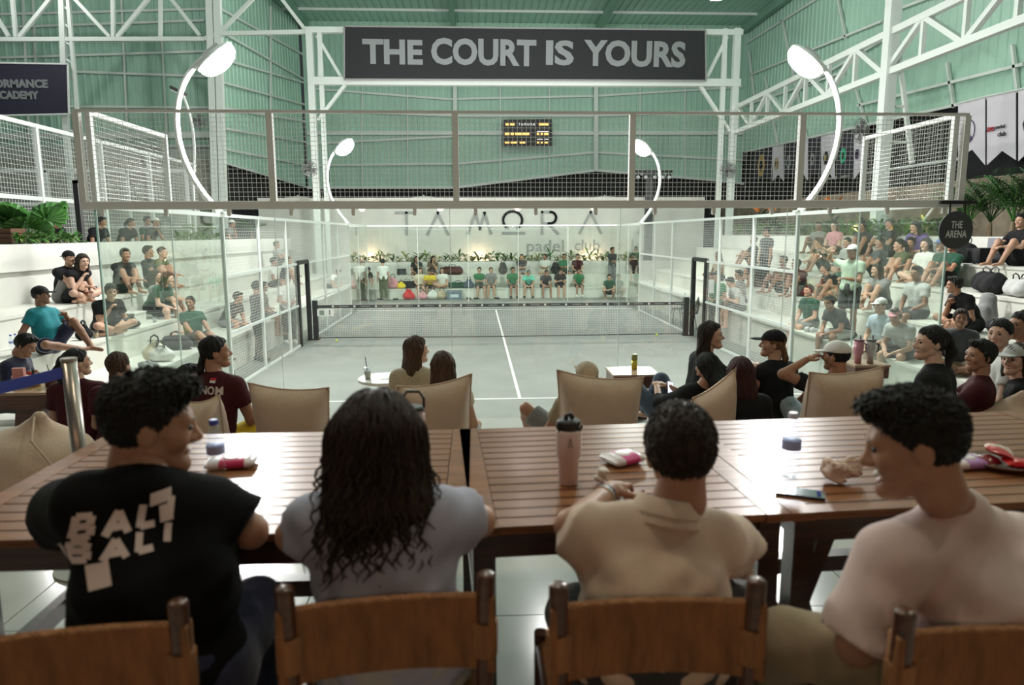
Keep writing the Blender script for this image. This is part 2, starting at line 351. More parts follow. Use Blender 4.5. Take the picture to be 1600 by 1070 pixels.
for p in (327, 339):
    t = pp_(p, -20); bt = pp_(p+4, 300); member(st, 'column', t, (bt[0], bt[1], 0.0), 0.26)
# --- right longitudinal truss at x = 10.3 and its column
TX = on_y(1147, 200, PY)[0]
trr = struct('roof_truss')
zb = on_x(1600, 30, TX)[2]; ztp = on_x(1373, 60, TX)[2]
member(trr, 'chord', (TX, PY, zb), (TX, -3, zb), 0.17); member(trr, 'chord', (TX, PY, ztp), (TX, -3, ztp), 0.17)
k = 0; y = PY-0.3
while y > -2:
    member(trr, 'web', (TX, y, zb), (TX, y, ztp), 0.11)
    a, b = (zb, ztp) if k % 2 else (ztp, zb); member(trr, 'web', (TX, y, a), (TX, y-1.55, b), 0.13); y -= 1.55; k += 1
cy_ = on_x(1386, 150, TX)[1]
st = struct('steel_column'); member(st, 'column', (TX, cy_, 0), (TX, cy_, ZROOF), 0.3); 
a = on_y(1398, 30, cy_); b = on_y(1425, 255, cy_); member(st, 'column', a, b, 0.1)
for k in range(4): q0 = Vector(a).lerp(Vector(b), k/4+.1); member(st, 'rung', q0, (TX, cy_, q0.z), 0.07)
a = on_x(1155, 60, TX)
# ------------------------------------------------------------------ padel court enclosure
M_WIRE = mat('white_wire', (0.70, 0.71, 0.68), 0.5)
M_NETW = mat('black_net_cord', (0.02, 0.02, 0.02), 0.8)
def wires(b, o, u, v, Lu, Lv, pitch, r):
    """welded wire grid: o origin, u/v unit dirs"""
    o = Vector(o); u = Vector(u); v = Vector(v); n = u.cross(v)*r
    def wire(a, c, s):
        s = s*r; vs = [a-s, a+n, a+s, a-n, c-s, c+n, c+s, c-n]
        b.add(vs, [(0, 1, 5, 4), (1, 2, 6, 5), (2, 3, 7, 6), (3, 0, 4, 7)])
    k = int(Lu/pitch)
    for i in range(k+1): a = o+u*(Lu*i/k); wire(a, a+v*Lv, u)
    k = max(1, int(Lv/pitch))
    for i in range(k+1): a = o+v*(Lv*i/k); wire(a, a+u*Lu, v)
    return b
HM = 4.08
# near end wall (glass + mesh on top)
nw = thing('court_end_wall', 'near glass end wall of the padel court with white wire mesh on top', 'glass wall', (0, 0, 0), world=True)
for i in range(5): MB().bb(-5+2*i+0.004, -3+2*i-0.004, -0.006, 0.006, 0.02, 3.0).build('glass_panel', M_GLASS, nw)
for i in range(6):
    MB().bb(-5.004+2*i, -4.996+2*i, -0.008, 0.008, 0.02, 2.99).build('glass_joint', M_GLASSEDGE if i in (0, 5) else mat('clear_joint', (0.70, 0.78, 0.74), 0.3, alpha=0.5), nw)
MB().bb(-5.12, 5.12, -0.05, 0.05, 2.99, 3.075).build('rail', M_GREYRAIL, nw)
MB().bb(-5.12, 5.12, -0.025, 0.025, HM-0.03, HM).build('rail', M_GREYRAIL, nw)
for i, x in enumerate((-5.1, -3.0, -0.92, 1.12, 3.12, 5.1)):
    MB().bb(x-0.035, x+0.035, -0.035, 0.035, 3.07, HM-0.03).build('post', M_GREYRAIL, nw)
xs = (-5.1, -3.0, -0.92, 1.12, 3.12, 5.1)
for a, b in zip(xs[:-1], xs[1:]): wires(MB(), (a+.03, 0, 3.08), (1, 0, 0), (0, 0, 1), b-a-.06, HM-0.03-3.08, 0.0508, 0.0022).build('wire_mesh', M_WIRE, nw, kind='stuff')
for k in range(15):
    x = -4.9+k*0.7; b = MB().bb(x-0.02, x+0.02, -0.045, -0.01, 2.92, 3.0); b.lathe([(0.02, -0.012), (0.02, 0.012)], 10, (x, -0.03, 2.93), rot=Matrix.Rotation(math.pi/2, 3, 'X')); b.build('glass_clamp', M_GREYRAIL, nw)
# far end wall
fwl = thing('court_end_wall', 'far glass end wall of the padel court in front of the lettered wall', 'glass wall', (0, 20, 0), world=True)
for i in range(5): MB().bb(-5+2*i+0.006, -3+2*i-0.006, 19.994, 20.006, 0.02, 3.0).build('glass_panel', M_GLASS, fwl)
MB().bb(-5.05, 5.05, 19.97, 20.03, 3.0, 3.05).build('rail', M_WHITE, fwl)
for i in range(6): MB().bb(-5.01+2*i, -4.99+2*i, 20.007, 20.03, 0.0, 3.0).build('post', M_WHITE, fwl)
# side fences
def side(sg, label):
    X = 5.0*sg
    t = thing('court_side_fence', label, 'fence', (X, 10, 0), world=True)
    for y0, y1 in ((0, 2), (2, 4), (16, 18), (18, 20)):
        MB().bb(X-0.006, X+0.006, y0+0.006, y1-0.006, 0.02, 3.0).build('glass_panel', M_GLASS, t)
    for y in (0.02, 2, 4, 16, 18): MB().bb(X-0.009, X+0.009, y-0.012, y+0.012, 0.02, 3.0).build('glass_joint', mat('clear_joint', (0.70, 0.78, 0.74), 0.3, alpha=0.5) if y < 5 else M_WHITE, t)
    MB().bb(X-0.03, X+0.03, 0, 20, 3.0, 3.06).build('rail', M_WHITE, t)
    gap = (8.9, 9.92)
    for y0, y1 in ((4.02, 6), (6, 8), (8, 8.9), (8.9, 9.92), (9.92, 12), (12, 14), (14, 16)):
        for k, (z0, z1) in enumerate(((0.0, 1.0), (1.0, 2.0), (2.0, 3.0))):
            if (y0, y1) == gap and k < 2: continue
            wires(MB(), (X, y0+.02, z0+.02), (0, 1, 0), (0, 0, 1), y1-y0-.04, z1-z0-.04, 0.0508, 0.0021).build('wire_mesh', M_WIRE, t, kind='stuff')
    for y in (4.02, 6, 8, 12, 14, 16): MB().bb(X-0.03, X+0.03, y-0.03, y+0.03, 0, 3.0).build('post', M_WHITE, t)
    for z in (0.03, 1.0, 2.0):
        for y0, y1 in ((4.0, 8.9), (9.92, 16)): MB().bb(X-0.022, X+0.022, y0, y1, z-0.025, z+0.025).build('rail', M_WHITE, t)
    # upper corner mesh over the glass
    for y0, y1 in ((0.05, 2.0),):
        wires(MB(), (X, y0, 3.08), (0, 1, 0), (0, 0, 1), y1-y0, HM-3.12, 0.0508, 0.0022).build('wire_mesh', M_WIRE, t, kind='stuff')
        MB().bb(X-0.025, X+0.025, y0, y1, HM-0.05, HM).build('rail', M_WHITE, t)
        for y in (y0, y1): MB().bb(X-0.03, X+0.03, y-0.03, y+0.03, 3.06, HM).build('post', M_WHITE, t)
    # black door frame in the gap beside the net
    for y in (8.9, 9.92): MB().bb(X-0.05, X+0.05, y-0.05, y+0.05, 0, 2.05).build('door_post', M_BLACK, t)
    MB().bb(X-0.04, X+0.04, 8.9, 9.92, 1.98, 2.08).build('door_header', M_BLACK, t)
    return t
side(-1, 'left side fence of the padel court with black door frame by net'); side(1, 'right side fence of the padel court with black door frame by net')
# net
nt_ = thing('padel_net', 'black padel net across the court with dark printed top tape', 'net', (0, 10, 0), world=True)
b = wires(MB(), (-4.85, 10, 0.06), (1, 0, 0), (0, 0, 1), 9.7, 0.76, 0.045, 0.0022); b.build('net_mesh', M_NETW, nt_, kind='stuff')
tp_ = MB().bb(-4.9, 4.9, 9.985, 10.015, 0.82, 0.90).build('tape', mat('net_tape', (0.03, 0.03, 0.032), 0.6), nt_)
MB().tube([(-4.85, 10, 0.05), (0, 10, 0.03), (4.85, 10, 0.05)], 0.012, 6).build('bottom_cord', M_NETW, nt_)
for k in range(17):
    x = -4.4+k*0.55; MB().bb(x-0.025, x+0.025, 9.975, 9.984, 0.84, 0.885).build('tape_mark', mat('tape_print', (0.55, 0.55, 0.53), 0.6), tp_)
    MB().bb(x+0.16, x+0.40, 9.978, 9.984, 0.852, 0.872).build('tape_mark', mat('tape_print2', (0.22, 0.22, 0.22), 0.6), tp_)
for sx in (-4.86, 4.86): MB().bb(sx-0.06, sx+0.06, 9.94, 10.06, 0, 1.02).bb(sx-0.08, sx+0.08, 9.9, 10.1, 0, 0.03).build('net_post', M_BLACK, nt_)
nbd = MB().bb(-4.80, -4.38, 9.94, 9.96, 0.62, 0.80).build('number_board', mat('board_white', (0.7, 0.7, 0.66), 0.5), nt_)
put_text('board_number', '1', nbd, plane_M((-4.48, -0.07, 0.71), (1, 0, 0), (0, 0, 1)), 0.16, M_BLACK, 0.02, 0.002)
MB().bb(-4.74, -4.62, 9.93, 9.94, 0.65, 0.77).build('board_emblem', mat('board_grey', (0.2, 0.24, 0.2), 0.5), nbd)
# balls
M_BALL = mat('tennis_felt', (0.62, 0.72, 0.10), 0.9, bump=0.3, bscale=300)
def sph(r, nu=14, nv=8):
    return [(max(1e-4, r*math.sin(math.pi*i/nv)), -r*math.cos(math.pi*i/nv)) for i in range(nv+1)]
for px, py, lab in ((526, 532, 'yellow ball on the court left of the centre line'), (1026, 523, 'yellow ball on the court near right net post')):
    c = on_z(px, py, 0.033); t = thing('padel_ball', lab, 'ball', (c[0], c[1], 0), group='balls on the court')
    MB().lathe(sph(0.034), 14, (0, 0, 0.034)).build('felt_cover', M_BALL, t, smooth=True)
    MB().tube([(0.0335*math.cos(a)*math.cos(.5*math.sin(2*a)), 0.0335*math.sin(a)*math.cos(.5*math.sin(2*a)), 0.034+0.0335*math.sin(.5*math.sin(2*a))) for a in [i*math.pi/12 for i in range(25)]], 0.0016, 4).build('seam', M_LINE, t)

# ------------------------------------------------------------------ floodlights on bowed masts
def lamp_point(name, loc, power, size=0.2, col=(1, 0.985, 0.96)):
    L = bpy.data.lights.new(name, 'POINT'); L.shadow_soft_size = size; L.energy = power; L.color = col
    o = bpy.data.objects.new(name, L); COL.objects.link(o); o.location = loc; return o
def lamp_light(name, loc, aim, power, size=0.45, col=(1, 0.985, 0.96)):
    L = bpy.data.lights.new(name, 'AREA'); L.shape = 'DISK'; L.size = size; L.energy = power; L.color = col
    o = bpy.data.objects.new(name, L); COL.objects.link(o); d = Vector(aim)-Vector(loc); o.location = loc; o.rotation_euler = d.to_track_quat('-Z', 'Y').to_euler(); return o
M_LENS = mat('lit_led_lens', (1, 1, 1), 0.5, emit=(1, 1, 0.98), estr=230.0)
def bez(P, n=18):
    P = [Vector(p) for p in P]; out = []
    for i in range(n+1):
        t = i/n; Q = P[:]
        while len(Q) > 1: Q = [Q[j].lerp(Q[j+1], t) for j in range(len(Q)-1)]
        out.append(Q[0])
    return out
def floodlight(sg, y, hx, hz, label, power):
    """mast stands outside the side fence, bows outwards and returns over the court"""
    base = (5.0*sg, y, 3.06); t = thing('floodlight_mast', label, 'floodlight', base, group=None, world=True)
    pts = bez([(5.0*sg, y, 3.07), (5.82*sg, y, 3.9), (5.80*sg, y, 5.1), (hx+0.14*sg, y, hz+0.0)])
    MB().tube(pts, [0.055-0.012*i/18 for i in range(19)], 10).build('mast', M_WHITE, t, smooth=True)
    MB().bb(base[0]-0.08, base[0]+0.08, y-0.10, y+0.10, 3.06, 3.09).build('base_plate', M_WHITE, t)
    c = Vector((hx, y, hz)); aim = Vector((0.3*sg, y+(1.5 if y < 10 else -1.5), 0.0))
    dn = (aim-c).normalized(); q = dn.to_track_quat('-Z', 'Y').to_matrix()
    h = MB(); h.lathe([(0.0, 0.08), (0.16, 0.08), (0.33, 0.03), (0.36, -0.01), (0.35, -0.03), (0.0, -0.03)], 20, c, rot=q)
    hs = h.build('lamp_housing', M_WHITE, t, smooth=False)
    for k in range(5): MB().box(c+q @ Vector((-0.16+0.08*k, 0, 0.085)), (0.012, 0.30, 0.05), q).build('heat_sink_fin', M_WHITE, hs)
    MB().lathe([(0.34, -0.034), (0.338, -0.08), (0.31, -0.14), (0.24, -0.20), (0.13, -0.235), (0.001, -0.245)], 24, c, rot=q).build('lens', M_LENS, hs, smooth=True)
    o = lamp_point('lamp_light', c+dn*0.46, power, 0.18); o.parent = t; o.location = o.location-t.location
    return t
def lamp_place(px, py, y): 
    p = on_y(px, py, y); return p[0], p[2]
for px, py, y, sg, lab in ((335, 88, 4.0, -1, 'lit floodlight on bowed white mast at near left of court'), (1262, 92, 4.0, 1, 'lit floodlight on bowed white mast at near right of court'),
                           (537, 228, 16.0, -1, 'lit floodlight on bowed white mast at far left of court'), (1004, 229, 16.0, 1, 'lit floodlight on bowed white mast at far right of court')):
    hx, hz = lamp_place(px, py, y); floodlight(sg, y, hx, hz, lab, FLOOD)

# added fill lamps under the roof and warm pendants above the platform walkway
def hanging_lamp(name, label, c, r, power, col, zc, mt_shade, lens):
    t = thing(name, label, 'lamp', c, group=label)
    MB().tube([(0, 0, .12), (0, 0, zc-c[2])], .012, 6).build('cable', M_BLACK, t)
    MB().lathe([(.001, .14), (r*.35, .13), (r*.6, .05), (r, -.06), (r*.97, -.06), (r*.55, .04), (.001, .10)], 20).build('shade', mt_shade, t, smooth=True)
    MB().lathe(sph(r*.38), 14, (0, 0, -.02)).build('bulb', lens, t, smooth=True)
    o = lamp_point('lamp_light', (0, 0, -.02-r*.6-.05), power, r*.5, col); o.parent = t
M_WARM = mat('warm_bulb', (1, .8, .5), .5, emit=(1, .68, .36), estr=12)
for x, y in [(x, y) for x in (-8.5, 0.0, 8.5) for y in (2.0, 13.0, 24.0)]+[(-19.0, 8.0), (-19.0, 19.0)]: hanging_lamp('roof_fill_lamp', 'added round white fill lamp under the green roof, out of view', (x+1.5, y, ZROOF-2.2), .3, ROOFFILL, (1, .99, .96), ZROOF, M_WHITE, mat('roof_fill_bulb', (1, 1, 1), .5, emit=(1, 1, .98), estr=12))  # fill lamps added out of view to brighten the walls
for x in (-3.6, -1.6, 0.4, 2.4): hanging_lamp('pendant_lamp', 'small black pendant lamp with warm bulb behind the table row', (x, -10.2, 3.55), .18, PENDANT, (1, .58, .34), ZROOF, M_BLACK, M_WARM)
for x in (-4.2, -0.7, 2.8): hanging_lamp('terrace_fill_lamp', 'added round white fill lamp above the table row, out of view', (x, -6.1, 5.3), .22, 55.0, (1, .84, .68), ZROOF, M_WHITE, M_WARM)  # added out of view to lift the near rails and beanbag backs
# ------------------------------------------------------------------ people: distance-field bodies turned into meshes
def snets(D, org, h):
    """surface nets on a scalar grid -> verts, quads"""
    nx, ny, nz = D.shape; neg = D < 0
    idx = -np.ones((nx-1, ny-1, nz-1), np.int32)
    c = [neg[i:nx-1+i, j:ny-1+j, k:nz-1+k] for i in (0, 1) for j in (0, 1) for k in (0, 1)]
    anyn = c[0].copy(); alln = c[0].copy()
    for q in c[1:]: anyn |= q; alln &= q
    act = anyn & ~alln; ii, jj, kk = np.nonzero(act); n = len(ii)
    if n == 0: return np.zeros((0, 3)), np.zeros((0, 4), int)
    idx[ii, jj, kk] = np.arange(n)
    acc = np.zeros((n, 3)); cnt = np.zeros(n)
    cor = [(i, j, k) for i in (0, 1) for j in (0, 1) for k in (0, 1)]
    val = {q: D[ii+q[0], jj+q[1], kk+q[2]] for q in cor}
    for a in cor:
        for ax in range(3):
            if a[ax] == 0:
                b = list(a); b[ax] = 1; b = tuple(b); va, vb = val[a], val[b]; m = (va < 0) != (vb < 0)
                t = np.where(m, va/np.where(m, va-vb, 1), 0)
                p = np.array(a, float)[None, :].repeat(n, 0); p[:, ax] = t
                acc[m] += p[m]; cnt[m] += 1
    v = (np.stack([ii, jj, kk], 1)+acc/cnt[:, None])*h+np.asarray(org)
    qs = []
    for ax in range(3):
        sl0 = [slice(1, -1)]*3; sl0[ax] = slice(0, -1); sl1 = [slice(1, -1)]*3; sl1[ax] = slice(1, None)
        s0, s1 = neg[tuple(sl0)], neg[tuple(sl1)]; i, j, k = np.nonzero(s0 != s1)
        fl = s0[i, j, k]; g = [i, j, k]; u, w_ = [(1, 2), (2, 0), (0, 1)][ax]
        for q in range(3):
            if q != ax: g[q] = g[q]+1
        def cell(du, dw):
            e = [x.copy() for x in g]; e[u] += du; e[w_] += dw; return idx[e[0], e[1], e[2]]
        a, b, c2, d = cell(-1, -1), cell(0, -1), cell(0, 0), cell(-1, 0)
        qs.append(np.where(fl[:, None], np.stack([a, b, c2, d], 1), np.stack([d, c2, b, a], 1)))
    return v, np.concatenate(qs)
class SDF:
    """list of rounded cones / ellipsoids blended smoothly, each with an optional cutting plane"""
    def __init__(self): self.p = []
    def cone(self, a, b, ra, rb, k=0.03, cut=None, flat=None, sub=False):
        self.p.append(('c', np.array(a, float), np.array(b, float), ra, rb, k, cut, flat, sub)); return self
    def ell(self, c, r, R=None, k=0.03, cut=None, sub=False):
        self.p.append(('e', np.array(c, float), np.array(r, float), R, 0, k, cut, None, sub)); return self
    def mesh(self, h, post=None, pad=2.5):
        lo = np.full(3, 1e9); hi = -lo
        for q in self.p:
            if q[8]: continue
            if q[0] == 'c':
                r = max(q[3], q[4]); lo = np.minimum(lo, np.minimum(q[1], q[2])-r); hi = np.maximum(hi, np.maximum(q[1], q[2])+r)
            else:
                r = q[2].max(); lo = np.minimum(lo, q[1]-r); hi = np.maximum(hi, q[1]+r)
        lo = lo-pad*h-0.01; hi = hi+pad*h+0.01; n = np.ceil((hi-lo)/h).astype(int)+1
        D = np.full(n, 1.0, np.float32); gx = [(lo[a]+h*np.arange(n[a])).astype(np.float32) for a in range(3)]
        for q in self.p:
            k = q[5]
            if q[0] == 'c': r = max(q[3], q[4]); l = np.minimum(q[1], q[2])-r-k-h; u = np.maximum(q[1], q[2])+r+k+h
            else: r = q[2].max(); l = q[1]-r-k-h; u = q[1]+r+k+h
            i0 = np.clip(np.floor((l-lo)/h).astype(int), 0, n); i1 = np.clip(np.ceil((u-lo)/h).astype(int)+1, 0, n)
            if (i1 <= i0).any(): continue
            sl = tuple(slice(i0[a], i1[a]) for a in range(3))
            X = gx[0][sl[0]][:, None, None]; Y = gx[1][sl[1]][None, :, None]; Z = gx[2][sl[2]][None, None, :]
            if q[0] == 'c':
                a, b = q[1].astype(np.float32), q[2].astype(np.float32); ba = b-a; L2 = max(float(ba@ba), 1e-9)
                px, py, pz = X-a[0], Y-a[1], Z-a[2]
                t = np.clip((px*ba[0]+py*ba[1]+pz*ba[2])/L2, 0, 1)
                qx, qy, qz = px-t*ba[0], py-t*ba[1], pz-t*ba[2]; d2 = qx*qx+qy*qy+qz*qz
                if q[7] is not None:
                    ax, f = q[7]; cpt = qx*ax[0]+qy*ax[1]+qz*ax[2]; d2 = d2+cpt*cpt*(f*f-1)
                d = np.sqrt(d2)-(q[3]+(q[4]-q[3])*t)
            else:
                px, py, pz = np.broadcast_arrays(X-q[1][0], Y-q[1][1], Z-q[1][2])
                if q[3] is not None:
                    R = q[3]; px, py, pz = (px*R[0][0]+py*R[1][0]+pz*R[2][0], px*R[0][1]+py*R[1][1]+pz*R[2][1], px*R[0][2]+py*R[1][2]+pz*R[2][2])
                r = q[2]; e = np.sqrt((px/r[0])**2+(py/r[1])**2+(pz/r[2])**2); d = (e-1)*float(r.min())
            if q[6] is not None:
                for (c0, nn) in (q[6] if isinstance(q[6], list) else [q[6]]):
                    d = np.maximum(d, (X-c0[0])*nn[0]+(Y-c0[1])*nn[1]+(Z-c0[2])*nn[2])
            o = D[sl]
            if q[8]:
                hh = np.clip(0.5-0.5*(o+d)/k, 0, 1); D[sl] = o*(1-hh)+(-d)*hh+k*hh*(1-hh)
            else:
                hh = np.clip(0.5+0.5*(o-d)/k, 0, 1); D[sl] = o*(1-hh)+d*hh-k*hh*(1-hh)
        if post is not None: D = post(D, gx)
        return snets(D, lo, h)
def pack(parts, name, nmat=1):
    """[(verts, quads, material index)] -> smooth mesh with nmat empty slots"""
    me = bpy.data.meshes.new(name); vs = []; fs = []; mi = []; o = 0
    for v, f, m in parts:
        vs.append(np.asarray(v)); fs += [tuple(int(i)+o for i in q) for q in f]; mi += [m]*len(f); o += len(v)
    me.from_pydata(np.concatenate(vs).tolist(), [], fs)
    for i in range(nmat): me.materials.append(None)
    me.polygons.foreach_set('material_index', mi); me.polygons.foreach_set('use_smooth', [True]*len(fs)); me.update(); return me
def V(*a): return np.array(a, float)
def unit(a): a = np.asarray(a, float); return a/max(1e-9, np.linalg.norm(a))
def ik(a, b, l1, l2, hint):
    a, b = np.asarray(a, float), np.asarray(b, float); d = b-a; L = np.linalg.norm(d)
    if L > (l1+l2)*0.995: b = a+d/L*(l1+l2)*0.995; d = b-a; L = np.linalg.norm(d)
    u = d/max(L, 1e-6); x = (l1*l1-l2*l2+L*L)/(2*L); y = math.sqrt(max(0, l1*l1-x*x)); hp = np.asarray(hint, float); hp = unit(hp-u*(hp@u))
    return a+u*x+hp*y, b
def rotz(v, a): c, s = math.cos(a), math.sin(a); return V(c*v[0]-s*v[1], s*v[0]+c*v[1], v[2])
def joints(pel, tor=(0, 0, 1), cy=0.0, look=(0, 0), wl=None, wr=None, al=None, ar=None, kl=(0, -.3, 1), kr=(0, -.3, 1), el=(.7, .4, -.6), er=(-.7, .4, -.6), toel=None, toer=None, hunch=0.0, roll=0.0, py=0.0, tl=0.42):
    """facing -Y; +X is the person's left. cy = chest yaw, py = pelvis yaw, look = head (yaw, pitch) relative to world"""
    J = {}; P = V(*pel); T = unit(tor); J['P'] = P; f = rotz(V(0, -1, 0), cy); sx = rotz(V(1, 0, 0), cy); hx = rotz(V(1, 0, 0), py)
    sx = unit(sx-T*(sx@T)); f = unit(np.cross(T, sx))*-1.0
    f = -np.cross(sx, T) if (-np.cross(sx, T))@rotz(V(0, -1, 0), cy) > 0 else np.cross(sx, T)
    J['f'] = f; J['sx'] = sx; J['T'] = T
    J['M'] = P+T*0.20; J['C'] = P+T*tl+f*hunch; J['N'] = P+T*(tl+0.09)+f*(hunch*1.6)
    J['SL'] = J['C']+sx*0.172+T*0.005; J['SR'] = J['C']-sx*0.172+T*0.005
    ly, lp = look; d = rotz(V(0, -math.cos(lp), -math.sin(lp)), ly); J['look'] = d
    J['H'] = J['N']+unit(T*0.6+V(0, 0, 1)*0.7)*0.165+f*0.03+f*hunch*0.5
    z = unit(V(0, 0, 1)-d*d[2]); J['HR'] = np.stack([np.cross(-d, z)*1.0, -d, z], 1)   # columns: head x, y(back), z
    J['HR'] = np.stack([np.cross(-d, z), -d, z], 1)
    if roll: c, s = math.cos(roll), math.sin(roll); A = J['HR'].copy(); J['HR'][:, 0] = A[:, 0]*c+A[:, 2]*s; J['HR'][:, 2] = A[:, 2]*c-A[:, 0]*s
    for s, w0, a0, kh, eh, toe, sg in (('L', wl, al, kl, el, toel, 1), ('R', wr, ar, kr, er, toer, -1)):
        if w0 is None: w0 = J['S'+s]+sx*0.08*sg+V(0, 0, -0.5)+f*0.05
        J['E'+s], J['W'+s] = ik(J['S'+s], w0, 0.285, 0.25, rotz(V(*eh), cy))
        J['h'+s] = P+hx*0.088*sg-V(0, 0, 0.01)
        if a0 is None: a0 = J['h'+s]+V(0, 0, -0.84)
        J['K'+s], J['A'+s] = ik(J['h'+s], a0, 0.43, 0.42, kh)
        sh = unit(J['A'+s]-J['K'+s]); td = toe if toe is not None else (unit(V(0, -1, 0)) if abs(sh[2]) > 0.5 else unit(sh+V(0, 0, 0.4)))
        J['t'+s] = J['A'+s]+unit(td)*0.15+V(0, 0, -0.035)
    return J
def torso(s, J, e=0.0, k=0.05, fat=0.0, cut=None):
    P, M, C, sx, f, T = J['P'], J['M'], J['C'], J['sx'], J['f'], J['T']
    hx = unit(J['hL']-J['hR'])
    s.cone(P-hx*0.075, P+hx*0.075, 0.105+e, 0.105+e, k, cut)
    for g in (-1, 1):
        s.cone(P+hx*0.055*g, M+sx*0.055*g+f*fat*0.5, 0.095+e+fat*.5, 0.088+e+fat, k, cut); s.cone(M+sx*0.055*g+f*fat*.5, C+sx*0.072*g-T*0.04, 0.088+e+fat, 0.098+e, k, cut)
        s.cone(J['N']-T*0.03, (J['SL'] if g > 0 else J['SR'])*.85+J['C']*.15+T*.004, 0.050+e*0.6, 0.050+e, k, None)
    s.cone(J['SL'], J['SR'], 0.052+e, 0.052+e, k)
    return s
def body_mesh(J, h, hands=True, head=None, sc=1.0, fat=0.0):
    s = SDF(); torso(s, J, -0.006, fat=max(0, fat-.004))
    s.cone(J['N']-J['T']*0.04, J['H']+J['HR']@V(0, .02, -.05), 0.056, 0.050, 0.03)
    for q in 'LR':
        s.cone(J['S'+q], J['E'+q], 0.052, 0.041, 0.03); s.cone(J['E'+q], J['W'+q], 0.042, 0.029, 0.02)
        s.cone(J['h'+q], J['K'+q], 0.086, 0.056, 0.03); kn = J['K'+q]; an = J['A'+q]; s.cone(kn, kn+(an-kn)*.35, 0.054, 0.054, 0.02); s.cone(kn+(an-kn)*.35, an, 0.054, 0.036, 0.02)
        hd = unit(J['A'+q]-J['t'+q]); s.cone(an+hd*0.04-V(0, 0, .02), J['t'+q], 0.034, 0.027, 0.02)
        if not hands:
            d = unit(J['W'+q]-J['E'+q]); s.cone(J['W'+q], J['W'+q]+d*0.09, 0.032, 0.026, 0.02)
    v, f = s.mesh(h); parts = [(v, f, 0)]
    if hands:
        for q in 'LR': 
            hv, hf = HAND[q]; R = hand_R(J, q); parts.append((hv@R.T+J['W'+q], hf, 0))
    if head is not None:
        for hv, hf, m in head: parts.append((hv@J['HR'].T+J['H'], hf, m))
    return parts
def hand_R(J, q, up=None):
    d = unit(J['W'+q]-J['E'+q]); up = V(0, 0, 1) if up is None else up
    if abs(d@up) > 0.9: up = J['f']
    z = unit(up-d*(d@up)); x = np.cross(-d, z); return np.stack([x, -d, z], 1)    # local -Y along the fingers, +Z back of hand
def mk_hand(sg, h=0.0075, curl=0.5):
    s = SDF(); s.cone(V(0, .01, 0), V(0, -.035, 0), 0.026, 0.030, 0.012, flat=(V(0, 0, 1), 1.7)); s.cone(V(-.02, -.05, 0), V(.02, -.05, 0), 0.022, 0.022, 0.012, flat=(V(0, 0, 1), 1.5))
    for i, (x, L) in enumerate(((-.030, .070), (-.010, .080), (.010, .075), (.029, .060))):
        x = x*sg; a = V(x, -.068, 0); c = curl+0.1*i
        b = a+V(x*.1, -math.cos(c*.5), -math.sin(c*.5))*L*.5; e = b+V(x*.05, -math.cos(c*1.5), -math.sin(c*1.5))*L*.5
        s.cone(a, b, 0.0098, 0.009, 0.004); s.cone(b, e, 0.009, 0.0075, 0.003)
    a = V(-.026*sg, -.012, -.006); b = a+V(-.026*sg, -.028, -.014); e = b+V(-.004*sg, -.028, -.008)
    s.cone(a, b, 0.013, 0.011, 0.008); s.cone(b, e, 0.011, 0.0085, 0.003); return s.mesh(h)
HAND = {'L': mk_hand(1), 'R': mk_hand(-1)}
def uvs(c, r, nu=10, nv=6):
    vs = []; fs = []
    for i in range(nv+1):
        for j in range(nu):
            a = math.pi*i/nv; b = 2*math.pi*j/nu; vs.append((c[0]+r[0]*math.sin(a)*math.cos(b), c[1]+r[1]*math.sin(a)*math.sin(b), c[2]+r[2]*math.cos(a)))
    for i in range(nv):
        for j in range(nu): fs.append((i*nu+j, (i+1)*nu+j, (i+1)*nu+(j+1) % nu, i*nu+(j+1) % nu))
    return np.array(vs), fs
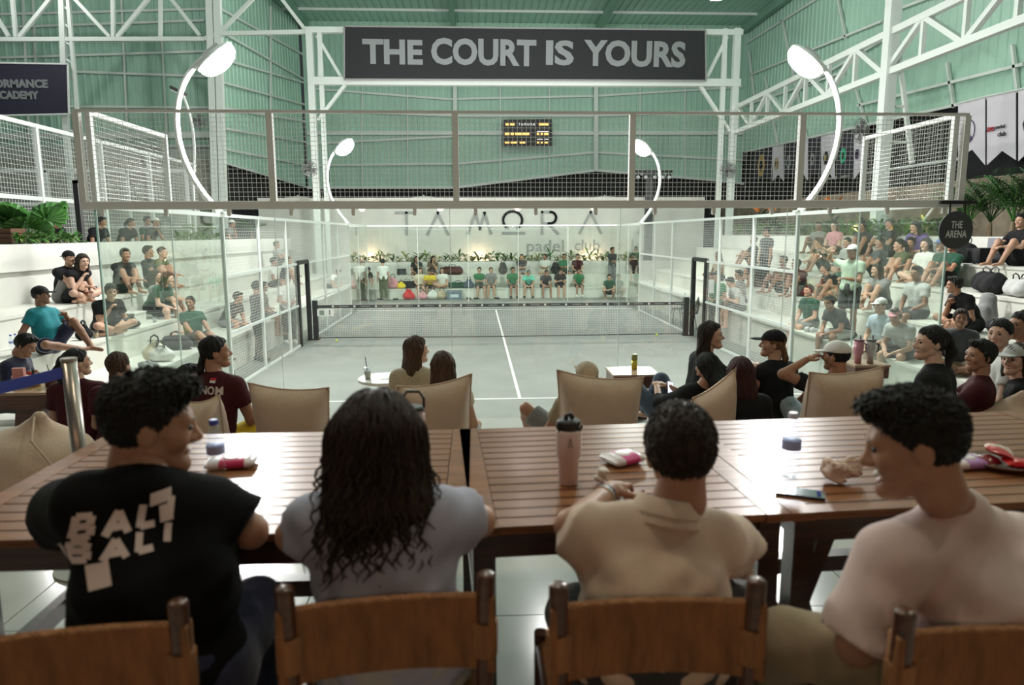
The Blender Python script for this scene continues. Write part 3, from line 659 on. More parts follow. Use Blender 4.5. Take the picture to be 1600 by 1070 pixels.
def mk_head(h, smile=False, eyes=True, jaw=0.0):
    s = SDF(); s.ell((0, .015, .028), (.074, .094, .088), k=.03)
    s.cone((0, -.028, -.015), (0, -.048, -.078), .060, .034, .03); s.cone((-.045, .0, -.055), (0, -.055, -.09), .022, .02, .03); s.cone((.045, .0, -.055), (0, -.055, -.09), .022, .02, .03)
    for g in (-1, 1): s.ell((.036*g, -.056, -.022), (.026, .024, .026), k=.02); s.ell((.079*g, .014, -.006), (.010, .021, .033), k=.008)
    s.cone((-.040, -.068, .027), (.040, -.068, .027), .013, .013, .02)
    s.cone((0, -.082, .012), (0, -.104, -.020), .0085, .0125, .012); s.cone((-.012, -.092, -.026), (.012, -.092, -.026), .010, .010, .010)
    for g in (-1, 1): s.ell((.031*g, -.093, .008), (.017, .015, .011), k=.012, sub=True)
    s.ell((0, -.080, -.094), (.020, .016, .016), k=.02)
    if smile: s.ell((0, -.098, -.060), (.026, .026, .013), k=.006, sub=True)
    s.cone((0, .03, -.05), (0, .035, -.12), .055, .055, .02)
    v, f = s.mesh(h); parts = [(v, f, 0)]
    if eyes:
        for g in (-1, 1):
            a, b = uvs((.031*g, -.0745, .008), (.0125, .0115, .0085)); parts.append((a, b, 1))
            m = MB().tube([(.014*g, -.0845, .026), (.030*g, -.0855, .031), (.048*g, -.073, .025)], [.003, .004, .002], 5); parts.append((np.array([tuple(x) for x in m.v]), m.f, 1))
        if smile: m = MB().tube([(-.02, -.080, -.053), (0, -.0885, -.054), (.02, -.080, -.053)], [.004, .0055, .004], 6); parts.append((np.array([tuple(x) for x in m.v]), m.f, 3))
        m = MB().tube([(-.022, -.079, -.0615), (-.006, -.0885, -.0575), (0, -.0890, -.0585), (.006, -.0885, -.0575), (.022, -.079, -.0615)] if not smile else [(-.024, -.076, -.064), (0, -.088, -.075), (.024, -.076, -.064)], [.002, .0045, .0045, .0045, .002] if not smile else [.002, .006, .002], 6); parts.append((np.array([tuple(x) for x in m.v]), m.f, 2))
    return parts
def shirt_mesh(J, h, sleeve=0.55, e=0.016, fat=0.0, hem=0.08, post=None, k=0.05, loose=0.012):
    s = SDF(); T = J['T']; cut = [(J['P']-T*hem, -T)]
    torso(s, J, e, k, fat, cut)
    for q in 'LR':
        if sleeve <= 0: s.cone(J['S'+q], J['S'+q]+(J['E'+q]-J['S'+q])*0.12, 0.062, 0.06, 0.03); continue
        S0, E0, W0 = J['S'+q], J['E'+q], J['W'+q]
        if sleeve <= 1:
            d = unit(E0-S0); c = S0+(E0-S0)*sleeve; s.cone(S0, c+d*0.06, 0.052+e+0.004, 0.047+e+loose, 0.03, (c, d))
        else:
            d = unit(W0-E0); c = E0+(W0-E0)*(sleeve-1); s.cone(S0, E0, 0.052+e, 0.044+e, 0.03); s.cone(E0, c+d*0.05, 0.044+e, 0.034+e, 0.025, (c, d))
    s.ell(J['H']+J['HR']@V(0, 0, -.02), (.075, .085, .115), J['HR'], k=0.012, sub=True)
    return s.mesh(h, post)
def pants_mesh(J, h, leg=0.85, e=0.014, fat=0.0, loose=0.016, post=None):
    s = SDF(); hx = unit(J['hL']-J['hR']); cut = [(J['P']+J['T']*0.10, J['T'])]
    s.cone(J['P']-hx*0.075, J['P']+hx*0.075, 0.105+e+fat*.5, 0.105+e+fat*.5, 0.05)
    s.cone(J['P'], J['M'], 0.11+e+fat*.5, 0.10+e+fat, 0.05, cut)
    for q in 'LR':
        a, kn, an = J['h'+q], J['K'+q], J['A'+q]
        if leg <= 1: d = unit(kn-a); c = a+(kn-a)*leg; s.cone(a, c+d*0.08, 0.088+e, 0.062+e+loose, 0.04, (c, d))
        else: d = unit(an-kn); c = kn+(an-kn)*(leg-1); s.cone(a, kn, 0.088+e, 0.062+e, 0.04); s.cone(kn, c+d*0.05, 0.060+e, 0.045+e, 0.03, (c, d))
    return s.mesh(h, post)
def shoe_mesh(J, h, e=0.012):
    s = SDF()
    for q in 'LR':
        hd = unit(J['A'+q]-J['t'+q]); s.cone(J['A'+q]+hd*0.045-V(0, 0, .02), J['t'+q]-hd*0.02, 0.036+e, 0.030+e, 0.02); s.cone(J['A'+q]-V(0, 0, .01), J['A'+q]+V(0, 0, .012), .038+e, .038+e, .02)
    return s.mesh(h)
# hair and headwear in the head frame (face towards -Y)
def hair_shell(s, e=0.014, low=-0.085, y0=-.066, z0=.060):
    s.ell((0, .020, .030), (.076+e, .094+e, .090+e), k=.01, cut=[((0, y0, z0), (0, -.78, -.62)), ((0, 0, low), (0, 0, -1))]); return s
def mk_hair(style, h):
    s = SDF()
    if style == 'short': hair_shell(s, .014, -.06, -.056, .066); [s.ell((.024*i, -.050+.012*abs(i), .108-.006*abs(i)), (.028, .030, .020), k=.02) for i in (-1, 0, 1)]; [s.cone((.079*g, -.012, .03), (.080*g, .004, -.035), .014, .008, .01) for g in (-1, 1)]
    elif style == 'crop': hair_shell(s, .008, -.05)
    elif style == 'fluffy': hair_shell(s, .018, -.06); [s.ell((.03*i, -.055+.012*abs(i), .105-.01*abs(i)), (.03, .032, .024), k=.02) for i in (-1, 0, 1)]
    elif style == 'long':
        hair_shell(s, .015, -.10, -.060, .064)
        for x in (-.045, 0, .045): s.cone((x, .065, .02), (x*1.25, .085, -.16), .055, .055, .03, flat=(V(0, 1, 0), 1.3)); s.cone((x*1.25, .085, -.16), (x*1.1, .10, -.33), .055, .030, .03, flat=(V(0, 1, 0), 1.4))
        for g in (-1, 1): s.cone((.075*g, -.0, .02), (.085*g, .03, -.17), .026, .022, .03)
    elif style == 'pony':
        hair_shell(s, .010, -.07, -.060, .064); s.ell((0, .112, .035), (.026, .022, .026), k=.02); s.cone((0, .125, .03), (0, .160, -.06), .030, .036, .02); s.cone((0, .160, -.06), (.01, .135, -.20), .036, .014, .02)
    elif style == 'lowpony':
        hair_shell(s, .010, -.08, -.060, .064); s.cone((0, .10, -.05), (0, .12, -.13), .026, .024, .02); s.cone((0, .12, -.13), (0, .11, -.24), .024, .010, .02)
    elif style == 'bun': hair_shell(s, .010, -.08, -.060, .064); s.ell((0, .118, .055), (.042, .038, .040), k=.015)
    elif style == 'cap':
        s.ell((0, .018, .040), (.092, .110, .092), k=.01, cut=[((0, 0, .038), (0, -.10, -1))]); s.ell((0, -.118, .043), (.070, .075, .010), k=.012); s.ell((0, .018, .132), (.009, .009, .007), k=.004)
    elif style == 'capback':
        s.ell((0, .018, .040), (.092, .110, .092), k=.01, cut=[((0, 0, .035), (0, .1, -1))]); s.ell((0, .15, .030), (.070, .060, .010), k=.012)
    elif style == 'hood':
        s.ell((0, .02, .02), (.095, .115, .125), k=.02, cut=[((0, -.06, 0), (0, -1, -.2))]); s.cone((0, .03, -.07), (0, .05, -.16), .085, .12, .04)
    if 'cap' in style: return s.mesh(h)
    def post(D, g):
        X, Y, Z = g[0][:, None, None], g[1][None, :, None], g[2][None, None, :]; a = np.arctan2(X, Y-.02)
        return D+(.0045*np.sin(17*a+30*Z+2*np.sin(40*Z+3*a))+.003*np.sin(60*Y+45*X+25*Z)).astype(np.float32)
    return s.mesh(h, post)
HEADS = {'mid': mk_head(0.008), 'far': mk_head(0.013), 'smile': mk_head(0.008, True)}
HAIRS = {}
def hair_mesh(style, h):
    if (style, h) not in HAIRS: v, f = mk_hair(style, h); HAIRS[(style, h)] = pack([(v, f, 0)], style+'_hair')
    return HAIRS[(style, h)]
M_EYE = mat('eye_dark', (0.012, 0.009, 0.008), 0.25); M_TEETH = mat('teeth', (0.75, 0.72, 0.66), 0.3)
SKIN = {'fair': (0.50, 0.29, 0.20), 'tan': (0.36, 0.185, 0.115), 'brown': (0.235, 0.115, 0.07), 'light': (0.58, 0.36, 0.27)}
LIPS = {'fair': (0.40, 0.12, 0.10), 'tan': (0.27, 0.10, 0.08), 'brown': (0.16, 0.06, 0.05), 'light': (0.45, 0.14, 0.12)}
CLOTH = {'black': (0.012, 0.012, 0.013), 'charcoal': (0.045, 0.045, 0.048), 'navy': (0.02, 0.022, 0.05), 'white': (0.68, 0.67, 0.64), 'grey': (0.20, 0.20, 0.20), 'lightgrey': (0.42, 0.42, 0.41),
         'green': (0.03, 0.16, 0.07), 'darkgreen': (0.012, 0.06, 0.035), 'teal': (0.01, 0.17, 0.20), 'mint': (0.16, 0.60, 0.45), 'maroon': (0.055, 0.010, 0.012), 'beige': (0.42, 0.34, 0.24), 'khaki': (0.30, 0.24, 0.16),
         'pink': (0.62, 0.28, 0.32), 'yellow': (0.72, 0.52, 0.03), 'brownc': (0.11, 0.065, 0.04), 'olive': (0.09, 0.10, 0.05), 'purple': (0.13, 0.08, 0.24), 'blue': (0.05, 0.10, 0.26), 'denim': (0.06, 0.08, 0.12), 'red': (0.55, 0.02, 0.025), 'cream': (0.62, 0.54, 0.40), 'palegreen': (0.40, 0.50, 0.38), 'skyblue': (0.40, 0.47, 0.62), 'jeans': (0.36, 0.42, 0.48)}
HAIRC = {'black': (0.008, 0.007, 0.006), 'dark': (0.026, 0.016, 0.011), 'brown': (0.060, 0.030, 0.016), 'auburn': (0.045, 0.012, 0.010), 'grey': (0.12, 0.12, 0.12), 'sun': (0.16, 0.085, 0.04)}
def m_skin(k): return mat('skin_'+k, SKIN[k], 0.5, spec=0.4, var=0.06, vscale=14)
def m_lip(k): return mat('lips_'+k, LIPS[k], 0.4)
def m_cloth(k): return mat('cloth_'+k, CLOTH[k], 0.85, spec=0.2, sheen=0.2 if k not in ('black', 'maroon') else 0.0, var=0.08, vscale=20, bump=0.25, bscale=35)
def m_hair(k): return mat('hair_'+k, HAIRC[k], 0.55, spec=0.3, var=0.5, vscale=25, bump=0.8, bscale=60, stretch=(3, 3, .35))
def put(name, me, parent, mats, loc=None, R=None, sc=1.0):
    o = link(name, me, parent)
    for i, m in enumerate(mats):
        if i < len(o.material_slots): o.material_slots[i].link = 'OBJECT'; o.material_slots[i].material = m
    if R is not None:
        M = Matrix([list(R[i])+[loc[i]] for i in range(3)]+[[0, 0, 0, 1]]); o.matrix_local = M @ Matrix.Scale(sc, 4)
    return o
PCACHE = {}
def person(label, pos, rz, pose, skin='tan', top='black', bot='black', hair='short', hc='black', sleeve=0.55, leg=0.85, shoes=None, cap=None, sc=1.0, lod='mid', group=None, head=None, fat=0.0, mirror=False):
    """pose = name in POSES or a joints dict; meshes are shared between people of the same pose and cut"""
    t = thing('person', label, 'person', pos, rz, group); t.scale = ((-sc if mirror else sc), sc, sc)
    J = POSES[pose] if isinstance(pose, str) else pose; pid = pose if isinstance(pose, str) else id(J)
    h = {'near': 0.014, 'mid': 0.02, 'far': 0.027}[lod]; hd = head or ('far' if lod == 'far' else 'mid')
    def cached(key, fn, nm, n=1):
        if key not in PCACHE: PCACHE[key] = pack(fn(), nm, n)
        return PCACHE[key]
    b = cached((pid, 'b', lod, hd, fat), lambda: body_mesh(J, h, lod != 'far', HEADS[hd], fat=fat), 'body', 4)
    put('body', b, t, [m_skin(skin), M_EYE, m_lip(skin), M_TEETH])
    s = cached((pid, 's', lod, sleeve, fat), lambda: [shirt_mesh(J, h, sleeve, 0.016 if lod != 'far' else 0.020, fat)+(0,)], 'shirt')
    put('shirt', s, t, [m_cloth(top)])
    p = cached((pid, 'p', lod, leg, fat), lambda: [pants_mesh(J, h, leg, 0.014 if lod != 'far' else 0.018, fat)+(0,)], 'trousers')
    put('shorts' if leg <= 1 else 'trousers', p, t, [m_cloth(bot)])
    if shoes:
        q = cached((pid, 'f', lod), lambda: [shoe_mesh(J, min(h, 0.016))+(0,)], 'shoes'); put('shoes', q, t, [m_cloth(shoes)])
    hh = {'near': 0.008, 'mid': 0.010, 'far': 0.014}[lod]
    if hair: put('hair', hair_mesh(hair, hh), t, [m_hair(hc)], J['H'], J['HR'])
    if cap:
        kind, ccol = cap; put('cap', hair_mesh(kind, hh), t, [m_cloth(ccol)], J['H'], J['HR'])
    return t
# pose library: seat surface at z = 0 under the pelvis (standing: soles at 0); facing -Y
POSES = {}
B = dict(pel=(0, 0.0, .11))
POSES['bench_lap'] = joints((0, 0, .11), (0, -.15, 1), wl=(.09, -.30, .14), wr=(-.09, -.30, .14), al=(.13, -.44, -.37), ar=(-.13, -.42, -.37), look=(.1, .05))
POSES['bench_crossarm'] = joints((0, 0, .11), (0, -.10, 1), wl=(-.10, -.24, .33), wr=(.10, -.22, .30), al=(.16, -.46, -.37), ar=(-.16, -.42, -.37), look=(-.2, 0))
POSES['bench_lean'] = joints((0, 0, .11), (0, -.55, 1), wl=(.06, -.46, .10), wr=(-.06, -.46, .10), al=(.18, -.40, -.37), ar=(-.18, -.42, -.37), look=(.25, .15), hunch=.04)
POSES['bench_chin'] = joints((0, 0, .11), (.05, -.35, 1), wl=(.02, -.36, .48), wr=(-.06, -.40, .14), al=(.10, -.46, -.37), ar=(-.18, -.40, -.37), look=(.35, 0), hunch=.03)
POSES['bench_phone'] = joints((0, 0, .11), (0, -.30, 1), wl=(.05, -.34, .30), wr=(-.05, -.34, .30), al=(.14, -.43, -.37), ar=(-.12, -.45, -.37), look=(0, .55), hunch=.05)
POSES['cross_lap'] = joints((0, 0, .11), (0, -.12, 1), wl=(.12, -.30, .16), wr=(-.12, -.30, .16), al=(-.10, -.30, .06), ar=(.10, -.24, .06), kl=(1, -.6, .35), kr=(-1, -.6, .35), look=(.2, .05))
POSES['cross_lean'] = joints((0, 0, .11), (0, -.42, 1), wl=(.08, -.36, .18), wr=(-.06, -.34, .42), al=(-.10, -.32, .06), ar=(.10, -.26, .06), kl=(1, -.6, .35), kr=(-1, -.6, .35), look=(-.3, .1), hunch=.04)
POSES['knees_up'] = joints((0, 0, .11), (0, .05, 1), wl=(.10, -.40, .34), wr=(-.08, -.40, .34), al=(.12, -.46, .06), ar=(-.12, -.48, .06), kl=(.15, -.2, 1), kr=(-.15, -.2, 1), look=(.1, 0))
POSES['knees_hug'] = joints((0, 0, .11), (0, -.20, 1), wl=(-.06, -.48, .28), wr=(.06, -.48, .28), al=(.10, -.42, .06), ar=(-.10, -.42, .06), kl=(.1, -.2, 1), kr=(-.1, -.2, 1), look=(-.15, 0), hunch=.03)
POSES['one_knee'] = joints((0, 0, .11), (.08, .20, 1), wl=(.10, -.20, .50), wr=(-.28, .12, .05), al=(.14, -.52, .06), ar=(-.02, -.46, .06), kl=(.05, -.1, 1), kr=(-1, -.6, .25), look=(.35, 0))
POSES['legs_out'] = joints((0, 0, .11), (0, .18, 1), wl=(.14, -.34, .20), wr=(-.14, -.34, .20), al=(.09, -.80, .06), ar=(-.09, -.78, .06), kl=(.1, -.1, 1), kr=(-.1, -.1, 1), look=(.25, 0), toel=V(0, -.4, .9), toer=V(0, -.4, .9))
POSES['stand'] = joints((0, 0, .93), (0, 0, 1), wl=(.24, -.06, .80), wr=(-.24, -.06, .80), al=(.10, .0, .075), ar=(-.10, .02, .075), look=(.1, .1))
POSES['stand_cross'] = joints((0, 0, .93), (0, 0, 1), wl=(-.12, -.22, 1.14), wr=(.12, -.20, 1.10), al=(.11, .0, .075), ar=(-.11, .02, .075), look=(.2, 0))
POSES['stand_hold'] = joints((0, 0, .93), (0, -.05, 1), wl=(.08, -.26, 1.05), wr=(-.08, -.26, 1.05), al=(.11, .0, .075), ar=(-.09, .05, .075), look=(-.2, .35))
POSES['stand_arm'] = joints((0, 0, .93), (0, 0, 1), wl=(.02, -.25, 1.12), wr=(-.30, -.18, 1.58), al=(.12, .0, .075), ar=(-.12, .02, .075), er=(-1, .1, .2), look=(-.2, 0))
POSES['bend'] = joints((0, 0, .90), (0, -.9, .6), wl=(.14, -.55, .70), wr=(-.14, -.55, .72), al=(.10, .05, .075), ar=(-.10, .02, .075), look=(0, .6))
POSES['crouch'] = joints((0, 0.05, .30), (0, -.35, 1), wl=(.05, -.40, .42), wr=(-.08, -.40, .40), al=(.14, -.05, .07), ar=(-.14, -.08, .07), kl=(.3, -1, .5), kr=(-.3, -1, .5), look=(.1, .25))
# ------------------------------------------------------------------ foreground: tables, chairs, four people with their backs to us
ZTAB = 1.88
def wood(name, col, rough=0.25, coat=0.4):
    if name in MATS: return MATS[name]
    m = mat(name, col, rough, coat=coat, crough=0.16); nt = m.node_tree; b = nt.nodes['Principled BSDF']
    tc = nt.nodes.new('ShaderNodeTexCoord'); mp = nt.nodes.new('ShaderNodeMapping'); mp.inputs['Scale'].default_value = (1.2, 22, 22); n = nt.nodes.new('ShaderNodeTexNoise'); n.inputs['Scale'].default_value = 3; n.inputs['Detail'].default_value = 6
    r = nt.nodes.new('ShaderNodeValToRGB'); r.color_ramp.elements[0].position = .3; r.color_ramp.elements[1].position = .72
    r.color_ramp.elements[0].color = tuple(x*.55 for x in col)+(1,); r.color_ramp.elements[1].color = tuple(min(1, x*1.35) for x in col)+(1,)
    nt.links.new(tc.outputs['Object'], mp.inputs[0]); nt.links.new(mp.outputs[0], n.inputs['Vector']); nt.links.new(n.outputs['Fac'], r.inputs['Fac']); nt.links.new(r.outputs['Color'], b.inputs['Base Color'])
    return m
M_TABLE = wood('table_wood', (0.24, 0.098, 0.040), 0.32, 0.05); M_TABLE.node_tree.nodes['Principled BSDF'].inputs['Specular IOR Level'].default_value = 0.22
M_TABLED = wood('dark_table_wood', (0.050, 0.017, 0.010), 0.35, 0.3)
def slat_table(label, org, ang, L, W, legs, brace=False, stretch=True):
    """origin = near left corner of the top, x along the length, y away from us"""
    H = ZTAB-ZP; t = thing('slatted_table', label, 'table', (org[0], org[1], ZP), ang)
    eb = 0.075; n = 15; sw = (W-0.0)/n
    for x in (0, L-eb): MB().bb(x+.001, x+eb, 0, W, H-.026, H).build('end_board', M_TABLE, t)
    sm = MB().bb(eb+.002, L-eb-.002, 0.004, sw-.004, H-.024, H-.001).mesh('slat', M_TABLE)
    for k in range(n): link('slat', sm, t).location = (0, k*sw, 0)
    for y in (0.03, W-0.055): MB().bb(0.05, L-0.05, y, y+.025, H-.105, H-.027).build('apron', M_TABLED, t)
    for x in (0.04, L-0.065): MB().bb(x, x+.025, 0.05, W-0.05, H-.105, H-.027).build('apron', M_TABLED, t)
    MB().bb(0.05, L-.05, W*.45, W*.45+.05, H-.09, H-.027).build('cross_rail', M_TABLED, t)
    for x in legs:
        for y in (0.02, W-0.085): MB().bb(x, x+.065, y, y+.065, 0, H-.027).build('leg', M_TABLED, t)
    if stretch: MB().bb(legs[0]+.03, legs[-1]+.03, W*.5-.03, W*.5+.03, .30, .36).build('stretcher', M_TABLED, t)
    for x in legs: MB().bb(x+.015, x+.05, .08, W-.08, .30, .36).build('stretcher', M_TABLED, t)
    if brace:
        for s in (0, 1):
            y = .10 if s == 0 else W-.14
            MB().bar((legs[0]+.17, y, H-.03), (legs[0]+.07, y, H-.33), .05, .05).build('brace', M_TABLED, t); MB().bar((legs[0]+.07, y, H-.33), (legs[0]+.21, y, 0.0), .05, .05).build('brace', M_TABLED, t)
    return t
slat_table('long slatted wooden table at left, in front of the man in black tee', (-2.25, -6.437), 0.0, 1.515, 1.03, (0.10, 1.20))
slat_table('middle slatted wooden table holding the white tumbler', (-0.727, -6.437), 0.055, 0.945, 1.03, (0.005, 0.86), stretch=False)
slat_table('slatted wooden table at right with phone and snack plate', (0.22, -6.385), 0.055, 1.6, 1.03, (0.02, 1.45), brace=True)

M_CORD = mat('woven_paper_cord', (0.31, 0.14, 0.055), 0.75, var=0.25, vscale=30, bump=0.9, bscale=90, stretch=(1, 1, .25))
M_CHAIR = wood('chair_wood', (0.085, 0.028, 0.013), 0.28, 0.5)
def chair(label, c, ang, wd=0.435):
    """c = middle of the back, local +y points to the table"""
    t = thing('woven_chair', label, 'chair', (c[0], c[1], ZP), ang, 'woven chairs along the tables'); hw = wd/2
    for s in (-1, 1):
        MB().tube([(s*hw*.94, .03, 0), (s*hw*.97, .02, .42), (s*hw, 0, .815)], [.018, .021, .021], 14).build('back_post', M_CHAIR, t, smooth=False)
        MB().lathe([(.021, 0), (.021, .003), (.016, .008), (0.001, .010)], 14, (s*hw, 0, .815)).build('post_cap', M_CHAIR, t, smooth=True)
        MB().tube([(s*hw, .46, 0), (s*hw, .45, .44)], .02, 12).build('front_leg', M_CHAIR, t)
        MB().tube([(s*hw*.97, .02, .40), (s*hw, .45, .40)], .016, 10).build('side_rail', M_CHAIR, t); MB().tube([(s*hw*.97, .02, .16), (s*hw, .45, .16)], .012, 10).build('side_rail', M_CHAIR, t)
    for y, z in ((.45, .40), (.02, .40), (.45, .2)): MB().tube([(-hw, y, z), (hw, y, z)], .015, 10).build('cross_rail', M_CHAIR, t)
    # woven back: cords wound round both posts, sagging away from us in the middle
    nu, rows = 40, 44; b = MB(); zt, zb = .775, .585
    for side in (-1, 1):
        for j in range(rows+1):
            f = j/rows; z0 = zt-(zt-zb)*f
            for i in range(nu+1):
                u = i/nu*2-1; sag = .045*(1-u*u); dip = -.012*(1-u*u)*(1-2*f*.2)
                th = (.024 if abs(u) > .9 else .012)+.0022*math.cos(j*math.pi)
                ed = math.sqrt(max(0, 1-max(0, abs(2*f-1)-.86)**2/.0196)); b.v.append((u*(hw+.018), sag+side*th*ed, z0+dip))
    off = (rows+1)*(nu+1)
    for s in range(2):
        for j in range(rows):
            for i in range(nu):
                q = [s*off+j*(nu+1)+i, s*off+j*(nu+1)+i+1, s*off+(j+1)*(nu+1)+i+1, s*off+(j+1)*(nu+1)+i]; b.f.append(tuple(q) if s == 0 else tuple(q[::-1]))
    for j in range(rows): b.f.append((j*(nu+1), (j+1)*(nu+1), off+(j+1)*(nu+1), off+j*(nu+1))); b.f.append((j*(nu+1)+nu, off+j*(nu+1)+nu, off+(j+1)*(nu+1)+nu, (j+1)*(nu+1)+nu))
    b.m = [0]*len(b.f); b.build('woven_back', M_CORD, t, smooth=True)
    for s in (-1, 1):   # cord wraps below the band
        MB().tube([(s*hw*.985, .008, .625), (s*hw*.985, .008, .705)], .030, 14).build('cord_wrap', M_CORD, t)
    sb = MB(); n = 26
    for k in range(n): y = .03+.41*k/(n-1); sb.tube([(-hw, y, .415), (-hw*.5, y, .402), (0, y, .398), (hw*.5, y, .402), (hw, y, .415)], .0085, 6)
    sb.build('woven_seat', M_CORD, t, smooth=True, kind='stuff')
    return t
chair('woven cord chair under the man in black printed tee', (-1.545, -6.955), 0.14)
chair('woven cord chair under the woman with long wavy hair', (-0.908, -6.862), 0.09)
chair('woven cord chair under the man in cream shirt', (-0.318, -6.905), -0.01)
chair('woven cord chair at lower right under the man in pale pink tee', (0.375, -7.06), -0.05, 0.46)

def folds(amp, seed=0, zc=0.0, zr=1.0):
    rs = np.random.RandomState(seed); ph = rs.rand(8)*6.28
    def post(D, g):
        X, Y, Z = g[0][:, None, None], g[1][None, :, None], g[2][None, None, :]
        w = np.sin(X*9+ph[0])*.6+np.sin(Y*8+Z*4+ph[1])*.5
        f = np.sin(72*Z+26*X+4*w+ph[2])*.5+np.sin(52*Z-38*X+3.5*w+10*Y+ph[3])*.6
        m = 0.35+0.65*np.clip(np.sin(X*6+Z*5+ph[4])*.5+.5+w*.3, 0, 1)
        m = m*np.clip((zc-Z)/zr+.5, .3, 1)
        return D+(amp*f*m).astype(np.float32)
    return post
def strands(base, n, seed, rad, ln, comb, parts=3, wav=0.0, keep=None, nside=4, curl=0.0, side_len=1.0):
    """locks rooted on a hair shell (head frame), running over its surface"""
    rs = np.random.RandomState(seed); v, f = base; f = np.asarray(f); a = v[f[:, 0]]; nr = np.cross(v[f[:, 2]]-a, v[f[:, 3]]-v[f[:, 1]]); nr = -nr/np.maximum(1e-9, np.linalg.norm(nr, axis=1))[:, None]
    cen = v[f].mean(1); c0 = cen.mean(0); sgn = np.sign(((cen-c0)*nr).sum(1)); nr *= sgn[:, None]
    bvh = BVHTree.FromPolygons([Vector(x) for x in v], [tuple(int(i) for i in q) for q in f])
    ok = np.arange(len(f)) if keep is None else np.nonzero(keep(cen))[0]; b = MB()
    for i in rs.choice(ok, n):
        p = cen[i]-nr[i]*.003; nn = nr[i]; L = ln*(.65+.7*rs.rand())*(side_len+(1-side_len)*min(1, max(0, (cen[i][2]-.02)/.06))); pts = [p]; ph = rs.rand()*6.28; q = cen[i].copy(); j = rs.randn(3)
        for k in range(parts):
            t = (k+1)/parts; d = unit(comb(q, nn, j)); q = q+d*L/parts
            if wav or parts > 3:
                hit = bvh.find_nearest(Vector(q))
                if hit[0] is not None:
                    sp = np.array(hit[0]); off = q-sp; nn = unit(np.array(hit[1]))*np.sign(np.dot(np.array(hit[1]), sp-c0) or 1)
                    if (off@nn) < .003 and q[2] > v[:, 2].min()+.02: q = sp+nn*.004
            w_ = V(math.sin(ph+t*curl), .5*math.cos(ph+t*curl), 0)*wav*min(1, t*1.5); pts.append(q+w_)
        b.tube(pts, [rad*(1-.75*(k/parts)**2) for k in range(parts+1)], nside, cap=False)
    return b
HEAD_FINE = mk_head(0.0048); HEAD_LAUGH = mk_head(0.0048, True)
def seated(label, J, pos, rz, skin, topm, botm, sleeve, leg, head, fat=0.0, seed=1, hem=.10, e=.018, amp=.008, loose=.02):
    t = thing('person', label, 'person', pos, rz)
    put('body', pack(body_mesh(J, 0.011, True, head, fat=fat), 'body', 4), t, [m_skin(skin), M_EYE, m_lip(skin), M_TEETH])
    sm = pack([shirt_mesh(J, 0.0095, sleeve, e, fat, hem, folds(amp, seed, J['M'][2]+.12, .25), loose=loose)+(0,)], 'shirt'); so = put('shirt', sm, t, [topm])
    put('trousers' if leg > 1 else 'shorts', pack([pants_mesh(J, 0.012, leg, .016, fat, post=folds(.004, seed+9, 9, 1))+(0,)], 'trousers'), t, [botm])
    put('shoes', pack([shoe_mesh(J, .012)+(0,)], 'shoes'), t, [m_cloth('charcoal')])
    return t, so
def headpart(t, J, name, b, m, smooth=True):
    if name == 'hair_locks':
        hp = [c for c in t.children if c.name.split('.')[0] == 'hair'][0]; return link(name, b.mesh(name, m, smooth), hp)
    me = b.mesh(name, m, smooth) if isinstance(b, MB) else b
    o = link(name, me, t); o.matrix_local = Matrix([list(J['HR'][i])+[J['H'][i]] for i in range(3)]+[[0, 0, 0, 1]]); return o
def m_fab(name, col, rough=.8): return mat(name, col, rough, spec=.2, sheen=.15, var=.05, vscale=10, bump=.12, bscale=400)
ZS = ZP+0.425
def comb_short(c, n, rs):
    d = V(0, .55, -.55)+V(0, -1.3, .5)*max(0, c[2]-.075)*14+rs*.32; d = d-n*(d@n); return unit(d)+n*.38
def fgJ(pos, look, roll=0.0, toe=.15, **K):
    """joints given as photo pixels plus a depth plane: (px, py, Y) or a height plane (px, py, 'z', Z); returns local joints for a person facing the table"""
    L = {}
    for k, q in K.items():
        w_ = on_z(q[0], q[1], q[3]) if len(q) == 4 else on_y(*q); L[k] = V(-(w_[0]-pos[0]), -(w_[1]-pos[1]), w_[2]-pos[2])
    P = V(0, 0, .10); T = unit(L['N']-P); ln = np.linalg.norm(L['N']-P); sx = unit(L['SL']-L['SR']); sx = unit(sx-T*(sx@T)); f = np.cross(T, sx); f = f if f[1] < 0 else -f
    J = dict(P=P, T=T, sx=sx, f=f, M=P+T*ln*.42-f*.025, C=(L['SL']+L['SR'])/2-T*.02, N=L['N'], H=L['H'])
    for q in 'LR':
        sg = 1 if q == 'L' else -1; J['S'+q] = L['S'+q]; J['E'+q] = L['E'+q]; J['W'+q] = L['W'+q]; kn = L['K'+q]
        J['h'+q] = P+unit(V(-kn[1], kn[0], 0))*.085*sg*np.sign(1) if False else P+V(.088*sg, 0, -.01); J['K'+q] = kn; an = L.get('A'+q, kn+V(0, .04, -.42)); an = kn+unit(an-kn)*.42; an[2] = max(an[2], -.345); J['A'+q] = an; J['t'+q] = an+V(0, -.15, -.035)
    ly, lp = look; d = rotz(V(0, -math.cos(lp), -math.sin(lp)), ly); J['look'] = d; z = unit(V(0, 0, 1)-d*d[2]); A = np.stack([np.cross(-d, z), -d, z], 1); c, s_ = math.cos(roll), math.sin(roll)
    J['HR'] = np.stack([A[:, 0]*c+A[:, 2]*s_, A[:, 1], A[:, 2]*c-A[:, 0]*s_], 1); return J
